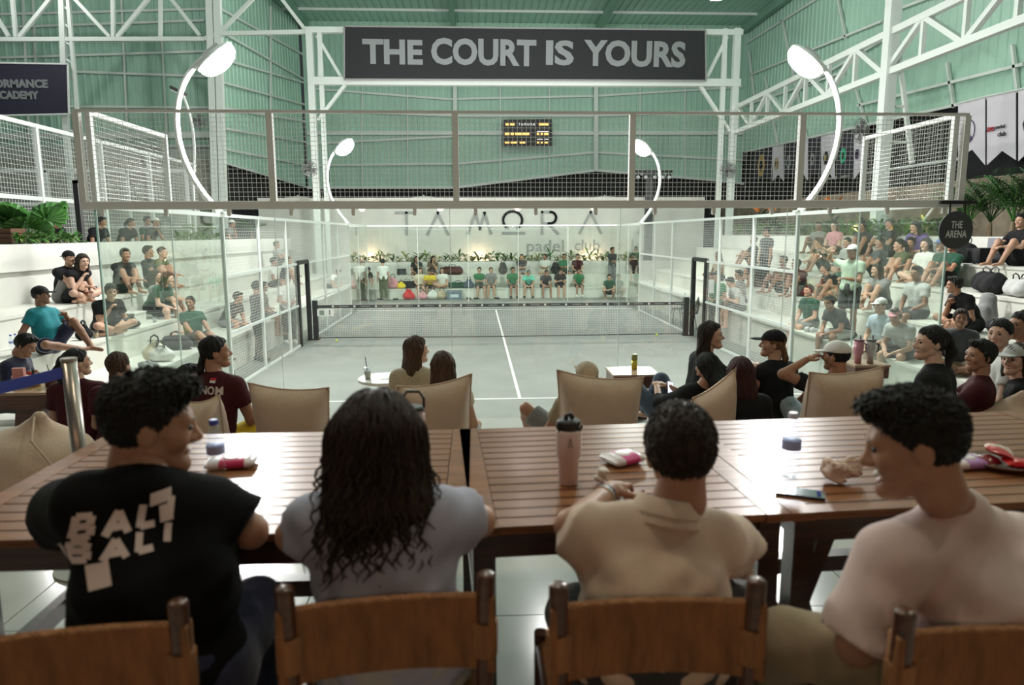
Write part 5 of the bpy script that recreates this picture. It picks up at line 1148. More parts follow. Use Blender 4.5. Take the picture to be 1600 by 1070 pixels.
# prints on the maroon jerseys, laid on the real back surface
def back_print(t, txt, dz, size, mt_, name='jersey_print', dx=0.0):
    so = [c for c in t.children if c.name.startswith('shirt')][0]; me = so.data
    bvh = BVHTree.FromPolygons([v.co.copy() for v in me.vertices], [tuple(p.vertices) for p in me.polygons])
    pm = text_mesh(txt, size, .03, .0); n = len(pm.vertices); co = np.empty(n*3, np.float32); pm.vertices.foreach_get('co', co); co = co.reshape(-1, 3)
    for i in range(n):
        co[i, 0] += dx; h_ = bvh.ray_cast(Vector((-co[i, 0], .9, .42+dz+co[i, 1])), Vector((0, -1, 0))); co[i] = (-co[i, 0], (h_[0].y if h_[0] else .12)+.004, .42+dz+co[i, 1])
    pm.vertices.foreach_set('co', co.ravel()); pm.materials.clear(); pm.materials.append(mt_); pm.update(); return link(name, pm, so)
M_JP = mat('jersey_white', (.62, .55, .50), .7)
back_print(d_, 'NOM', .095, .08, M_JP, dx=.045); back_print(a_, 'CLUB', .06, .05, M_JP); back_print(b_, 'CLUB', .07, .05, M_JP); back_print(b_, '11', -.09, .19, M_JP)
def flag(t):
    so = [c for c in t.children if c.name.startswith('shirt')][0]; me = so.data; bvh = BVHTree.FromPolygons([v.co.copy() for v in me.vertices], [tuple(p.vertices) for p in me.polygons])
    for k, m_ in ((0, mat('flag_red', (.55, .01, .02), .6)), (1, mat('flag_white', (.75, .72, .70), .6))):
        z1 = .605-.017*k; b = MB()
        for x in (-.069, -.021):
            for z in (z1, z1-.017): h_ = bvh.ray_cast(Vector((x, .9, z)), Vector((0, -1, 0))); b.v.append((x, (h_[0].y if h_[0] else .1)+.004, z))
        b.f = [(0, 1, 3, 2)]; b.m = [0]; b.build('flag_patch', m_, so)
flag(d_)
# side tables
def side_table(label, px, py, zt, w_, d_2, Y=None, col=None, round_=False):
    c = on_z(px, py, zt); t = thing('side_table', label, 'table', (c[0], c[1], ZT)); h_ = zt-ZT; m_ = col or wood('side_wood', (.11, .04, .022), .35, .3); top = wood('side_top', (.42, .27, .17), .35, .3)
    if round_:
        MB().lathe([(.001, h_-.03), (w_/2, h_-.03), (w_/2, h_), (.001, h_)], 28).build('table_top', mat('white_top', (.7, .66, .6), .3), t); MB().lathe([(.06, 0.02), (.05, h_-.03)], 16).build('pedestal', m_, t); MB().lathe([(.001, 0), (w_*.36, 0), (w_*.34, .02), (.001, .02)], 24).build('base', m_, t)
    else:
        MB().bb(-w_/2, w_/2, -d_2/2, d_2/2, h_-.022, h_).build('table_top', top, t); MB().bb(-w_/2+.01, w_/2-.01, -d_2/2+.01, d_2/2-.01, h_-.15, h_-.022).build('drawer_box', m_, t)
        b = MB(); b.prism([(-w_*.28, -d_2*.3, 0), (w_*.28, -d_2*.3, 0), (w_*.18, -d_2*.3, h_-.15), (-w_*.18, -d_2*.3, h_-.15)], (0, d_2*.6, 0)); b.build('pedestal', m_, t)
    return t, c
st1, c1 = side_table('small wooden side table with yellow can, right of beanbag', 988, 579, 1.25, .50, .45)
t = thing('drink_can', 'yellow and green drink can on the small wooden side table', 'can', (on_z(991, 577, 1.25)[0], on_z(991, 577, 1.25)[1], 1.25))
MB().lathe([(.001, 0), (.027, 0), (.032, .008), (.032, .10)], 18).build('can_lower', mat('can_yellow', (.55, .45, .06), .35, .4), t, smooth=True); MB().lathe([(.032, .10), (.032, .155), (.027, .166), (.001, .164)], 18).build('can_upper', mat('can_green', (.26, .30, .12), .35, .4), t, smooth=True)
st2, c2 = side_table('round white topped side table with iced drink', 604, 590, 1.23, .58, .4, round_=True)
def cup(label, c, sc=1.0, drink=(.5, .48, .42), straw=True):
    t = thing('plastic_cup', label, 'cup', c); t.scale = (sc, sc, sc)
    MB().lathe([(.001, 0), (.030, 0), (.043, .115), (.044, .118), (.041, .116), (.001, .004)], 20).build('cup_wall', M_PET, t, smooth=True); MB().lathe([(.001, .006), (.029, .006), (.039, .085), (.001, .085)], 20).build('drink', mat('drink_'+str(drink), drink, .2), t, smooth=True)
    MB().lathe([(.045, .116), (.045, .121), (.036, .127), (.001, .128)], 20).build('lid', M_PET, t)
    if straw: MB().tube([(.0, 0, .02), (-.02, 0, .23)], .004, 6).build('straw', M_BLACK, t)
    return t
cup('iced drink in clear cup with black straw on round table', on_z(575, 592, 1.23), 1.0)
for k, (px, py, rz_) in enumerate(((606, 591, .2), (622, 589, -.3))):
    c = on_z(px, py, 1.23); MBo = MB(); MBo.bb(-.075, .075, -.05, .05, 0, .004); o = MBo.build('paper_sheet', mat('white_paper', (.75, .75, .73), .7)); o.location = (c[0], c[1], 1.23+.0); o.rotation_euler = (0, 0, rz_); tag(o, ['white paper lying flat beside the iced drink', 'white paper lying at right edge of round table'][k], 'paper')
water_bottle('small water bottle with blue cap on the terrace floor', (on_y(993, 660, -2.2)[0], -2.2, ZT), 1.0)
# stand with two tall tumblers behind the white cap
st3, c3 = side_table('dark side table behind the white cap carrying two tumblers', 1350, 566, 1.27, .40, .36)
for px, lab, colr in ((1359, 'tall silver grey tumbler with straw beside the white cap man', (.45, .42, .42)), (1340, 'pink and dark tumbler beside the silver tumbler', (.50, .22, .28))):
    c = on_z(px, 567, 1.27); t = thing('tumbler', lab, 'tumbler', c); MB().lathe([(.001, 0), (.035, 0), (.036, .09), (.050, .11), (.052, .25), (.001, .25)], 22).build('flask_body', mat('tumbler_'+str(px), colr, .35, .2), t, smooth=True)
    MB().lathe([(.054, .25), (.054, .262), (.001, .266)], 22).build('lid', mat('lid_'+str(px), (.10, .02, .04) if px == 1340 else (.05, .05, .05), .4), t); MB().tube([(.015, 0, .26), (.015, 0, .31)], .006, 8).build('straw', M_BLACK, t); MB().tube([(.052, 0, .22), (.085, 0, .21), (.085, 0, .13), (.045, 0, .12)], .008, 8).build('handle', M_BLACK, t)
# left small table with condiments
st4, c4 = side_table('low side table at the left edge with condiment pots', 55, 606, 1.33, .62, .42)
for px, lab, colr in ((52, 'yellow pot with sauce sachets at the left edge', (.60, .38, .01)), (82, 'brown tub with black straw at the left edge', (.10, .045, .03)), (38, 'pink napkin box at the left edge', (.60, .22, .22))):
    c = on_z({52: 54, 82: 82, 38: 32}[px], 603, 1.33); t = thing('condiment_pot', lab, 'container', c)
    MB().lathe([(.001, 0), (.055, 0), (.062, .10), (.058, .10), (.05, .01), (.001, .01)], 18).build('pot', mat('pot_'+str(px), colr, .4), t, smooth=True)
    if px == 52:
        for i in range(5): MB().box((-.03+.015*i, .01*(i % 2), .12), (.022, .004, .06), Matrix.Rotation(.5*(i-2), 3, 'Y')).build('sachet', [mat('sachet_red', (.55, .03, .03), .4), mat('sachet_white', (.7, .7, .66), .4), M_BLACK][i % 3], t)
    if px == 82: MB().tube([(.0, 0, .05), (-.03, 0, .20)], .004, 6).build('straw', M_BLACK, t)
    if px == 38: MB().bb(-.05, .05, -.02, .02, .08, .17).build('napkins', mat('napkin_pink', (.66, .30, .28), .7), t)
# phone in the reclining woman's hands
c = on_y(1047, 608, on_z(1104, 575, ZT+.12+.6)[1]+.15); t = thing('smartphone', 'lit smartphone held by the reclining woman in jeans', 'phone', c, .3); t.rotation_euler = (1.1, .3, .35)
MB().bb(-.037, .037, -.075, .075, 0, .008).build('phone_case', M_BLACK, t); MB().bb(-.033, .033, -.071, .071, .008, .009).build('screen', mat('lit_screen', (.6, .6, .7), .3, emit=(.8, .82, 1), estr=1.2), t)
# ------------------------------------------------------------------ spectators on the tiers
def tier_person(label, px, py, X, zs, rz_, pose, **k):
    """X = across position on the tier; the row runs along y, so the pixel column fixes y"""
    J = POSES[pose]; sc = k.get('sc', 1.0); H = J['H']; hx, hy = rotz(V(H[0], H[1], 0), rz_)[:2]*sc
    p = on_x(px, py, X+hx); lod = k.pop('lod', 'mid'); return person(label, (X, p[1]-hy, zs), rz_, pose, lod=lod, **k)
LF = PI/2; RF = -PI/2
z1, z2, z3 = [z for x, z in L_T]
look_at('ok_c', -.3, 0, 'one_knee'); look_at('bp_d', 0, .5, 'bench_phone')
tier_person('man in navy tee sitting on the tier edge looking down', 36, 497, -5.95, z1+.12, LF+.1, 'bench_phone', skin='tan', top='navy', bot='charcoal', hair='short', lod='near')
tier_person('man in teal tee and black cap leaning back, hand at mouth', 66, 470, -6.55, z2, LF-.2, 'one_knee', skin='brown', top='teal', bot='navy', hair='crop', cap=('cap', 'black'), fat=.03, lod='near')
tier_person('man in black tee and cap seated against the planter wall', 110, 418, -7.75, z3, LF-.35, 'knees_hug', skin='fair', top='black', bot='grey', hair='crop', cap=('capback', 'black'), lod='near')
tier_person('woman in black top beside the black cap man, drinking', 131, 418, -7.65, z3, LF-.3, 'cross_lean', skin='light', top='black', bot='black', hair='long', hc='dark', sleeve=.1, lod='near')
tier_person('man in black tee drinking, cross-legged behind the glass edge', 175, 468, -6.75, z2, LF-.6, 'cross_lean', skin='fair', top='black', bot='charcoal', hair='fluffy', lod='near')
tier_person('man in black tee on the third tier looking right', 200, 441, -7.7, z3, LF-.5, 'knees_hug', skin='tan', top='black', bot='black', hair='short')
tier_person('man in grey tee left of the woman with red lips', 236, 438, -7.7, z3, LF, 'knees_up', skin='tan', top='charcoal', bot='black', hair='short')
tier_person('person in olive tee beside the man in grey', 258, 438, -7.7, z3, LF-.2, 'knees_hug', skin='fair', top='olive', bot='black', hair='bun')
tier_person('woman in dark green top leaning forward on the second tier', 264, 452, -6.95, z2+.1, LF-.2, 'bench_lean', skin='light', top='darkgreen', bot='black', hair='long', hc='brown')
tier_person('woman in grey dress seated between two men on the left tier', 246, 452, -6.95, z2, LF, 'knees_up', skin='fair', top='grey', bot='black', hair='long', hc='dark')
tier_person('man in dark green jersey with legs stretched out, facing us', 298, 484, -6.0, z1, LF-.75, 'lo_r', skin='tan', top='darkgreen', bot='charcoal', hair='crop')
tier_person('person in white tee seated behind the left mesh', 430, 440, -6.95, z2, LF, 'cross_lap', skin='tan', top='white', bot='black', hair='short')
tier_person('person in brown tee seated left of the white tee', 412, 450, -6.0, z1, LF, 'bench_lap', skin='brown', top='brownc', bot='charcoal', hair='short')
tier_person('man in dark striped tee bending over behind left mesh', 372, 455, -6.3, z1, LF-.4, 'bench_lean', skin='tan', top='charcoal', bot='grey', hair='short', leg=.9)
tier_person('person in grey top on the third tier behind left mesh', 434, 410, -7.7, z3, LF, 'knees_up', skin='tan', top='grey', bot='black', hair='short')
tier_person('person in dark top on the second tier near the left door', 452, 438, -6.9, z2, LF, 'knees_hug', skin='tan', top='navy', bot='black', hair='short')
def stander(label, px, Y, X=None, zs=0.0, rz_=0.0, pose='stand', **k):
    p = on_y(px, 450, Y); return person(label, (p[0] if X is None else X, Y, zs), rz_, pose, lod=k.pop('lod', 'mid'), **k)
stander('person with ponytail in white top standing in the left door', 484, 9.45, -5.40, 0, .5, 'stand_hold', skin='fair', top='white', bot='black', hair='pony', leg=1.97, shoes='white')
stander('person in dark trousers standing behind the left mesh', 426, 6.9, -5.38, 0, 2.3, 'stand_cross', skin='tan', top='charcoal', bot='charcoal', hair='short', leg=1.97, shoes='black')
stander('person in green and black standing in the right door', 1092, 9.35, 5.42, 0, -.6, 'stand_hold', skin='tan', top='green', bot='black', hair='short', leg=1.97, shoes='black')
# upper terrace behind the left planter
for px, py, lab, top, hr, pose in ((160, 352, 'person in black with bucket hat at the upper left table', 'black', 'short', 'bench_lean'), (206, 358, 'woman in black leaning over the upper left table', 'black', 'pony', 'bench_lean'), (231, 350, 'person in dark green seated at the upper left table', 'darkgreen', 'short', 'bench_lap'), (243, 343, 'person in white cap behind the upper left table', 'charcoal', 'crop', 'bench_chin'), (92, 362, 'person in black bending behind the fan palm', 'black', 'short', 'bench_lean')):
    tier_person(lab, px, py, -9.75 if px != 231 else -10.3, 2.56-.22, LF-.4, pose, skin='tan', top=top, bot='black', hair=hr, cap=('cap', 'white') if 'white cap' in lab else None)
tier_person('person in white cap on the upper level behind left mesh', 363, 352, -9.2, 2.36, LF, 'bench_chin', skin='tan', top='grey', bot='black', hair='crop', cap=('cap', 'white'))
MB().bb(-11.5, -9.06, -6, 22, -.3, 2.30).build('floor', M_TERR, kind='structure')
# right hand crowd
r1, r2, r3, r4 = [z for x, z in R_T]
RC = [
 ('man in grey tee in the top row beside the planter', 1278, 374, 9.25, r4, 'knees_up', dict(top='grey', bot='charcoal', hair='short')),
 ('woman in pink and white top in the top row', 1302, 373, 9.25, r4, 'cross_lap', dict(top='pink', bot='black', hair='long', skin='light')),
 ('man in charcoal tee in the top row', 1345, 374, 9.25, r4, 'knees_hug', dict(top='charcoal', bot='black', hair='short')),
 ('man in black tee in the top row, arms on knees', 1388, 374, 9.25, r4, 'knees_up', dict(top='black', bot='black', hair='short')),
 ('woman in purple top in the top row under the arena sign', 1428, 372, 9.25, r4, 'cross_lean', dict(top='purple', bot='black', hair='long', skin='fair')),
 ('man in dark tee slumped at the left of second row', 1277, 398, 8.35, r3, 'knees_hug', dict(top='charcoal', bot='black', hair='short')),
 ('woman in light grey tee with maroon sleeves in second row', 1322, 397, 8.35, r3, 'cross_lap', dict(top='lightgrey', bot='maroon', hair='lowpony', skin='fair')),
 ('big man in charcoal shirt in second row', 1373, 397, 8.35, r3, 'knees_up', dict(top='charcoal', bot='black', hair='short', fat=.03)),
 ('girl in olive tee with white socks hugging her knees', 1403, 403, 8.3, r3, 'knees_hug', dict(top='olive', bot='charcoal', hair='pony', skin='fair')),
 ('man in brown tee with white socks, hand on chin', 1421, 402, 8.35, r3, 'knees_up', dict(top='brownc', bot='grey', hair='short')),
 ('woman with long hair in white top in second row', 1444, 404, 8.3, r3, 'cross_lap', dict(top='white', bot='beige', hair='long', skin='light')),
 ('man in blue cap and dark green shirt near glass edge', 1469, 400, 8.35, r3, 'cross_lap', dict(top='darkgreen', bot='black', hair='crop', cap=('cap', 'blue'))),
 ('person in brown hat and dark green tee in third row', 1312, 428, 7.25, r2, 'knees_up', dict(top='darkgreen', bot='khaki', hair='short', cap=('cap', 'brownc'))),
 ('person in black and yellow tee in third row left', 1288, 432, 7.25, r2, 'cross_lean', dict(top='black', bot='khaki', hair='short')),
 ('woman with long hair in grey tee leaning on her hand', 1368, 440, 7.2, r2, 'knees_hug', dict(top='grey', bot='charcoal', hair='long', hc='dark', skin='fair')),
 ('man in pale mint tee sitting on tier edge, one leg down', 1430, 448, 7.0, r2, 'bench_lap', dict(top='lightgrey', bot='charcoal', hair='short', skin='brown', shoes='grey')),
 ('man in black tee turned left just right of glass edge', 1490, 452, 6.75, r2, 'cross_lean', dict(top='black', bot='black', hair='short', lod='near')),
 ('man in dark green polo behind the black tee man', 1484, 424, 8.2, r3, 'knees_up', dict(top='darkgreen', bot='black', hair='short')),
 ('man in black tee bent forward with bare legs on first tier', 1296, 468, 6.1, r1+.02, 'bench_lean', dict(top='charcoal', bot='lightgrey', hair='short')),
 ('man in white cap and floral shirt on the lowest tier', 1374, 490, 5.95, r1, 'bench_lap', dict(top='jeans', bot='khaki', hair='crop', cap=('cap', 'white'), skin='fair')),
 ('person in floral shirt and pink cap beside the white cap', 1399, 488, 6.1, r1, 'bench_lean', dict(top='lightgrey', bot='charcoal', hair='short', cap=('cap', 'pink'))),
 ('person in dark tee at the left end of the lowest tier', 1262, 470, 6.2, r1, 'bench_lap', dict(top='darkgreen', bot='grey', hair='short')),
 ('person in black reclining with bare legs at far right', 1590, 398, 8.9, r4, 'knees_up', dict(top='black', bot='black', hair='short')),
 ('man in navy tee seated behind right mesh', 1172, 438, 7.0, r2, 'knees_hug', dict(top='navy', bot='black', hair='short')),
 ('man in grey tee seated left of the navy tee behind mesh', 1153, 446, 6.2, r1+.1, 'bench_lap', dict(top='grey', bot='charcoal', hair='short')),
 ('woman in brown top hands raised behind right mesh', 1222, 436, 6.9, r2, 'knees_up', dict(top='brownc', bot='black', hair='short')),
 ('person in dark red tee behind right mesh near post', 1242, 440, 6.9, r2, 'knees_hug', dict(top='maroon', bot='black', hair='short')),
 ('person in beige top behind mesh beside the right door', 1120, 440, 6.95, r2, 'cross_lap', dict(top='beige', bot='black', hair='long')),
 ('person in dark tee on third tier behind right mesh', 1176, 404, 7.9, r3, 'knees_up', dict(top='black', bot='black', hair='short')),
 ('person in light tee low behind the right mesh', 1140, 462, 5.98, r1, 'bench_phone', dict(top='lightgrey', bot='charcoal', hair='short')),
]
rs_ = random.Random(7)
for lab, px, py, X, zs, pose, kw in RC:
    kw = dict(kw); kw.setdefault('skin', rs_.choice(['tan', 'tan', 'brown', 'fair'])); tier_person(lab, px, py, X, zs, RF+rs_.uniform(-.1, .55), pose, **kw)
tier_person('man in charcoal tee with sunglasses on head facing the camera', 1500, 512, 5.98, r1, -.45, 'cl_f', skin='brown', top='charcoal', bot='khaki', hair='short', hc='dark', fat=.03, lod='near')
# standing in the right crowd
p = on_x(1330, 430, 6.2); person('man in cap and long pale green tee standing, arm raised to drink', (6.2, p[1], r1), RF+.6, 'stand_arm', skin='tan', top='palegreen', bot='charcoal', hair='crop', cap=('cap', 'white'), shoes='black')
p = on_x(1197, 400, 7.1); person('man in cap standing on the second tier behind right mesh', (7.1, p[1], r2-.1), RF+.2, 'stand', skin='tan', top='charcoal', bot='black', hair='short', cap=('cap', 'black'), leg=1.95)
# far end
def far(label, px, py, Y, zs, pose, rz_=0.0, **k):
    J = POSES[pose]; H = J['H']; p = on_y(px, py, Y); sc = k.get('sc', .98); hx, hy = rotz(V(H[0], H[1], 0), rz_)[:2]*sc; k['sc'] = sc; return person(label, (p[0]-hx, Y, zs), rz_, pose, lod='far', **k)
f1, f2 = F_T[0][1], F_T[1][1]; Y1, Y2 = 21.75, 22.75
FC = [('person in pink cap seen from behind at far left', 568, 418, 21.0, 0, 'stand', PI, dict(top='white', bot='charcoal', hair='crop', cap=('cap', 'pink'))),
 ('woman in black bending beside the pink cap at far left', 578, 430, 20.8, 0, 'bend', .6, dict(top='black', bot='black', hair='long', leg=1.95)),
 ('person in white tee and olive trousers standing at far left', 598, 417, 21.0, 0, 'stand', PI+.2, dict(top='white', bot='olive', hair='short', leg=1.97)),
 ('person in white tee bending behind the far left mesh', 530, 420, 19.0, 0, 'bend', 1.2, dict(top='white', bot='charcoal', hair='short')),
 ('woman with long hair in patterned top on the far bench', 657, 425, Y1, f1, 'bench_lap', .1, dict(top='cream', bot='brownc', hair='long', skin='light')),
 ('woman in yellow and black crouching on the far bench', 672, 430, Y1, f1, 'bench_phone', 0, dict(top='yellow', bot='black', hair='short')),
 ('woman with raised arm in black top on upper far bench', 652, 419, Y2, f2, 'bench_chin', 0, dict(top='black', bot='black', hair='long')),
 ('woman in brown top right of the yellow bag', 678, 423, Y2, f2, 'bench_chin', .2, dict(top='brownc', bot='black', hair='long', skin='fair')),
 ('woman in white tee with folded legs on far bench', 691, 424, Y1, f1, 'cross_lap', -.3, dict(top='white', bot='beige', hair='long', skin='fair')),
 ('man in green jersey lying back on the far bench', 749, 422, Y1, f1, 'bench_crossarm', .2, dict(top='green', bot='charcoal', hair='short')),
 ('man in grey tee seated with legs apart on far bench', 767, 419, Y1, f1, 'bench_lap', 0, dict(top='grey', bot='brownc', hair='short')),
 ('man in green tee with black socks on far bench', 801, 424, Y1, f1, 'bench_lap', .1, dict(top='green', bot='charcoal', hair='short', shoes='black')),
 ('person in bright mint tee on the far bench', 825, 423, Y1, f1, 'bench_lean', -.1, dict(top='mint', bot='black', hair='short', cap=('cap', 'grey'), shoes='black')),
 ('man in charcoal tee leaning on knees on far bench', 853, 422, Y1, f1, 'bench_lean', .2, dict(top='charcoal', bot='black', hair='short')),
 ('man in black and orange tee on far bench', 875, 425, Y1, f1, 'bench_phone', .1, dict(top='black', bot='black', hair='short')),
 ('boy in green jersey and white socks in front of the maroon shirt', 904, 430, Y1, f1, 'bench_lap', 0, dict(top='green', bot='black', hair='short', sc=.9, shoes='white')),
 ('man in grey tee with folded arms on upper far bench', 815, 399, Y2, f2, 'bench_crossarm', .1, dict(top='charcoal', bot='grey', hair='short')),
 ('person in white tee on the upper far bench', 851, 402, Y2, f2, 'bench_crossarm', -.4, dict(top='white', bot='beige', hair='short')),
 ('man in green and black tee on upper far bench', 881, 401, Y2, f2, 'bench_crossarm', .3, dict(top='green', bot='black', hair='short')),
 ('man in dark maroon shirt sitting upright on upper far bench', 902, 403, Y2, f2, 'bench_lap', 0, dict(top='maroon', bot='black', hair='short')),
 ('photographer in dark green polo crouching before far bench', 951, 440, 20.7, 0, 'crouch', -.3, dict(top='darkgreen', bot='black', hair='short')),
 ('person in charcoal shirt standing on the far bench', 957, 396, Y1, f1, 'stand_cross', .4, dict(top='charcoal', bot='grey', hair='short', leg=1.96)),
 ('person in green and black sitting on the far planter wall', 991, 404, 23.1, f2+.35, 'bench_phone', 0, dict(top='darkgreen', bot='black', hair='short', leg=1.95))]
for lab, px, py, Y, zs, pose, rz_, kw in FC:
    kw = dict(kw); kw.setdefault('skin', rs_.choice(['tan', 'fair', 'tan'])); far(lab, px, py, Y, zs, pose, rz_, **kw)
# ------------------------------------------------------------------ banners, signs, scoreboard
BYN = PY-.25
def panel(t, pts, thick, name, m_): return MB().prism([Vector(p) for p in pts], (0, thick, 0)).build(name, m_, t)
bc = on_y(820, 84, BYN); t = thing('slogan_banner', 'wide black banner reading THE COURT IS YOURS on the steel portal', 'banner', bc, world=True)
M_BAN = mat('banner_black', (.006, .006, .009), .6)
bp_ = panel(t, [on_y(538, 124, BYN), on_y(1103, 126, BYN), on_y(1102, 47, BYN), on_y(538, 41, BYN)], .1, 'banner_panel', M_BAN)
for a, b in (((538, 124), (1103, 126)), ((538, 41), (1102, 47)), ((538, 124), (538, 41)), ((1103, 126), (1102, 47))): MB().bar(on_y(*a, BYN), on_y(*b, BYN), .06).build('frame_bar', mat('frame_grey', (.25, .25, .25), .5), t)
M_BL = mat('banner_letters', (.23, .24, .25), .6)
for wd_t, x0, x1, y0, y1 in (('THE', 567, 660, 62, 100), ('COURT', 674, 838, 61, 102), ('IS', 853, 897, 63, 102), ('YOURS', 912, 1072, 64, 104)):
    a = on_y(x0, y1, BYN-.012); b = on_y(x1, y0, BYN-.012); c = (Vector(a)+Vector(b))/2
    put_text('slogan_word', wd_t, bp_, plane_M(c-t.location, (1, 0, -.010), (0, 0, 1)), 1.0, M_BL, .038, .01, fit=(b[0]-a[0], b[2]-a[2]))
bc = on_y(30, 138, BYN); t = thing('academy_banner', 'dark banner with cut off PERFORMANCE ACADEMY lettering at upper left', 'banner', bc, world=True)
bp_ = panel(t, [on_y(-70, 182, BYN), on_y(108, 178, BYN), on_y(106, 100, BYN), on_y(-70, 97, BYN)], .1, 'banner_panel', mat('banner_navy', (.03, .028, .05), .5))
for a, b in (((-70, 97), (106, 100)), ((-70, 182), (108, 178)), ((108, 178), (106, 100))): MB().bar(on_y(*a, BYN), on_y(*b, BYN), .06).build('frame_bar', M_WHITE, t)
for wd_t, x0, x1, y0, y1 in (('PERFORMANCE', -44, 74, 124, 137), ('ACADEMY', -11, 60, 142, 155)):
    a = on_y(x0, y1, BYN-.012); b = on_y(x1, y0, BYN-.012); put_text('banner_word', wd_t, bp_, plane_M((Vector(a)+Vector(b))/2-t.location, (1, 0, 0), (0, 0, 1)), 1.0, M_BL, .05, .01, fit=(b[0]-a[0], b[2]-a[2]))
SY = BY-.8
bc = on_y(824, 206, SY); t = thing('scoreboard', 'black electronic scoreboard with amber rows hanging at the back wall', 'scoreboard', bc, world=True)
hs_ = panel(t, [on_y(786, 229, SY), on_y(862, 228, SY), on_y(862, 186, SY), on_y(786, 187, SY)], .25, 'housing', mat('scoreboard_black', (.012, .010, .012), .5))
MB().bar(on_y(800, 187, SY+.1), on_y(800, 207, BY-.1), .06).build('bracket', M_BLACK, t); MB().bar(on_y(850, 187, SY+.1), on_y(850, 207, BY-.1), .06).build('bracket', M_BLACK, t)
M_AMB = mat('amber_led', (.3, .15, .02), .5, emit=(1, .58, .16), estr=1.6); M_LEDW = mat('white_led', (.4, .4, .4), .5, emit=(1, 1, 1), estr=1.2)
for y0, y1, segs in ((192, 196, ((790, 795), (797, 804), (842, 857))), (207, 211, ((789, 796), (798, 803), (805, 815), (816, 827), (839, 842), (845, 848), (850, 857))), (221, 224, ((789, 796), (798, 808), (812, 821), (839, 842), (845, 848), (851, 856)))):
    for x0, x1 in segs: panel(hs_, [on_y(x0, y1, SY-.02), on_y(x1, y1, SY-.02), on_y(x1, y0, SY-.02), on_y(x0, y0, SY-.02)], .015, 'led_row', M_AMB)
for x0, x1, y0 in ((839, 857, 205), (839, 848, 217), (851, 857, 217)): panel(hs_, [on_y(x0, y0+.8, SY-.02), on_y(x1, y0+.8, SY-.02), on_y(x1, y0, SY-.02), on_y(x0, y0, SY-.02)], .015, 'led_row', M_LEDW)
a, b = on_y(810, 196, SY-.02), on_y(836, 192, SY-.02); put_text('board_title', 'TAMORA', hs_, plane_M((Vector(a)+Vector(b))/2-t.location, (1, 0, 0), (0, 0, 1)), .2, M_LEDW, .0, .005, spacing=1.4, fit=(b[0]-a[0], b[2]-a[2]))
# hanging oval arena sign on the corner of the near wall
t = thing('arena_sign', 'round dark grey sign reading THE ARENA hanging from the near wall rail', 'sign', (5.02, -.10, 2.72))
q = Matrix.Rotation(.10, 3, 'Z'); c0 = Vector((0, 0, 0))
dm = MB(); dm.lathe([(.001, -.012), (.222, -.012), (.226, 0), (.222, .012), (.001, .012)], 36, rot=q @ Matrix.Rotation(PI/2, 3, 'X')); dc_ = dm.build('disc', mat('sign_grey', (.045, .045, .047), .5), t)
for x in (-.10, .10): e = q @ Vector((x, 0, .19)); MB().tube([e, (e.x, e.y, .31)], .010, 6).build('hanger', M_BLACK, t)
e0, e1 = q @ Vector((-.24, 0, .325)), q @ Vector((.24, 0, .325)); MB().bar(e0, e1, .035, .04).build('arm', M_BLACK, t)
for txt, dz, wd_ in (('THE', .065, .15), ('ARENA', -.045, .28)): put_text('sign_word', txt, dc_, plane_M(q @ Vector((0, -.0135, dz)), q @ Vector((1, 0, 0)), (0, 0, 1)), .1, mat('sign_white', (.75, .75, .74), .5), .008, .002, fit=(wd_, .085))

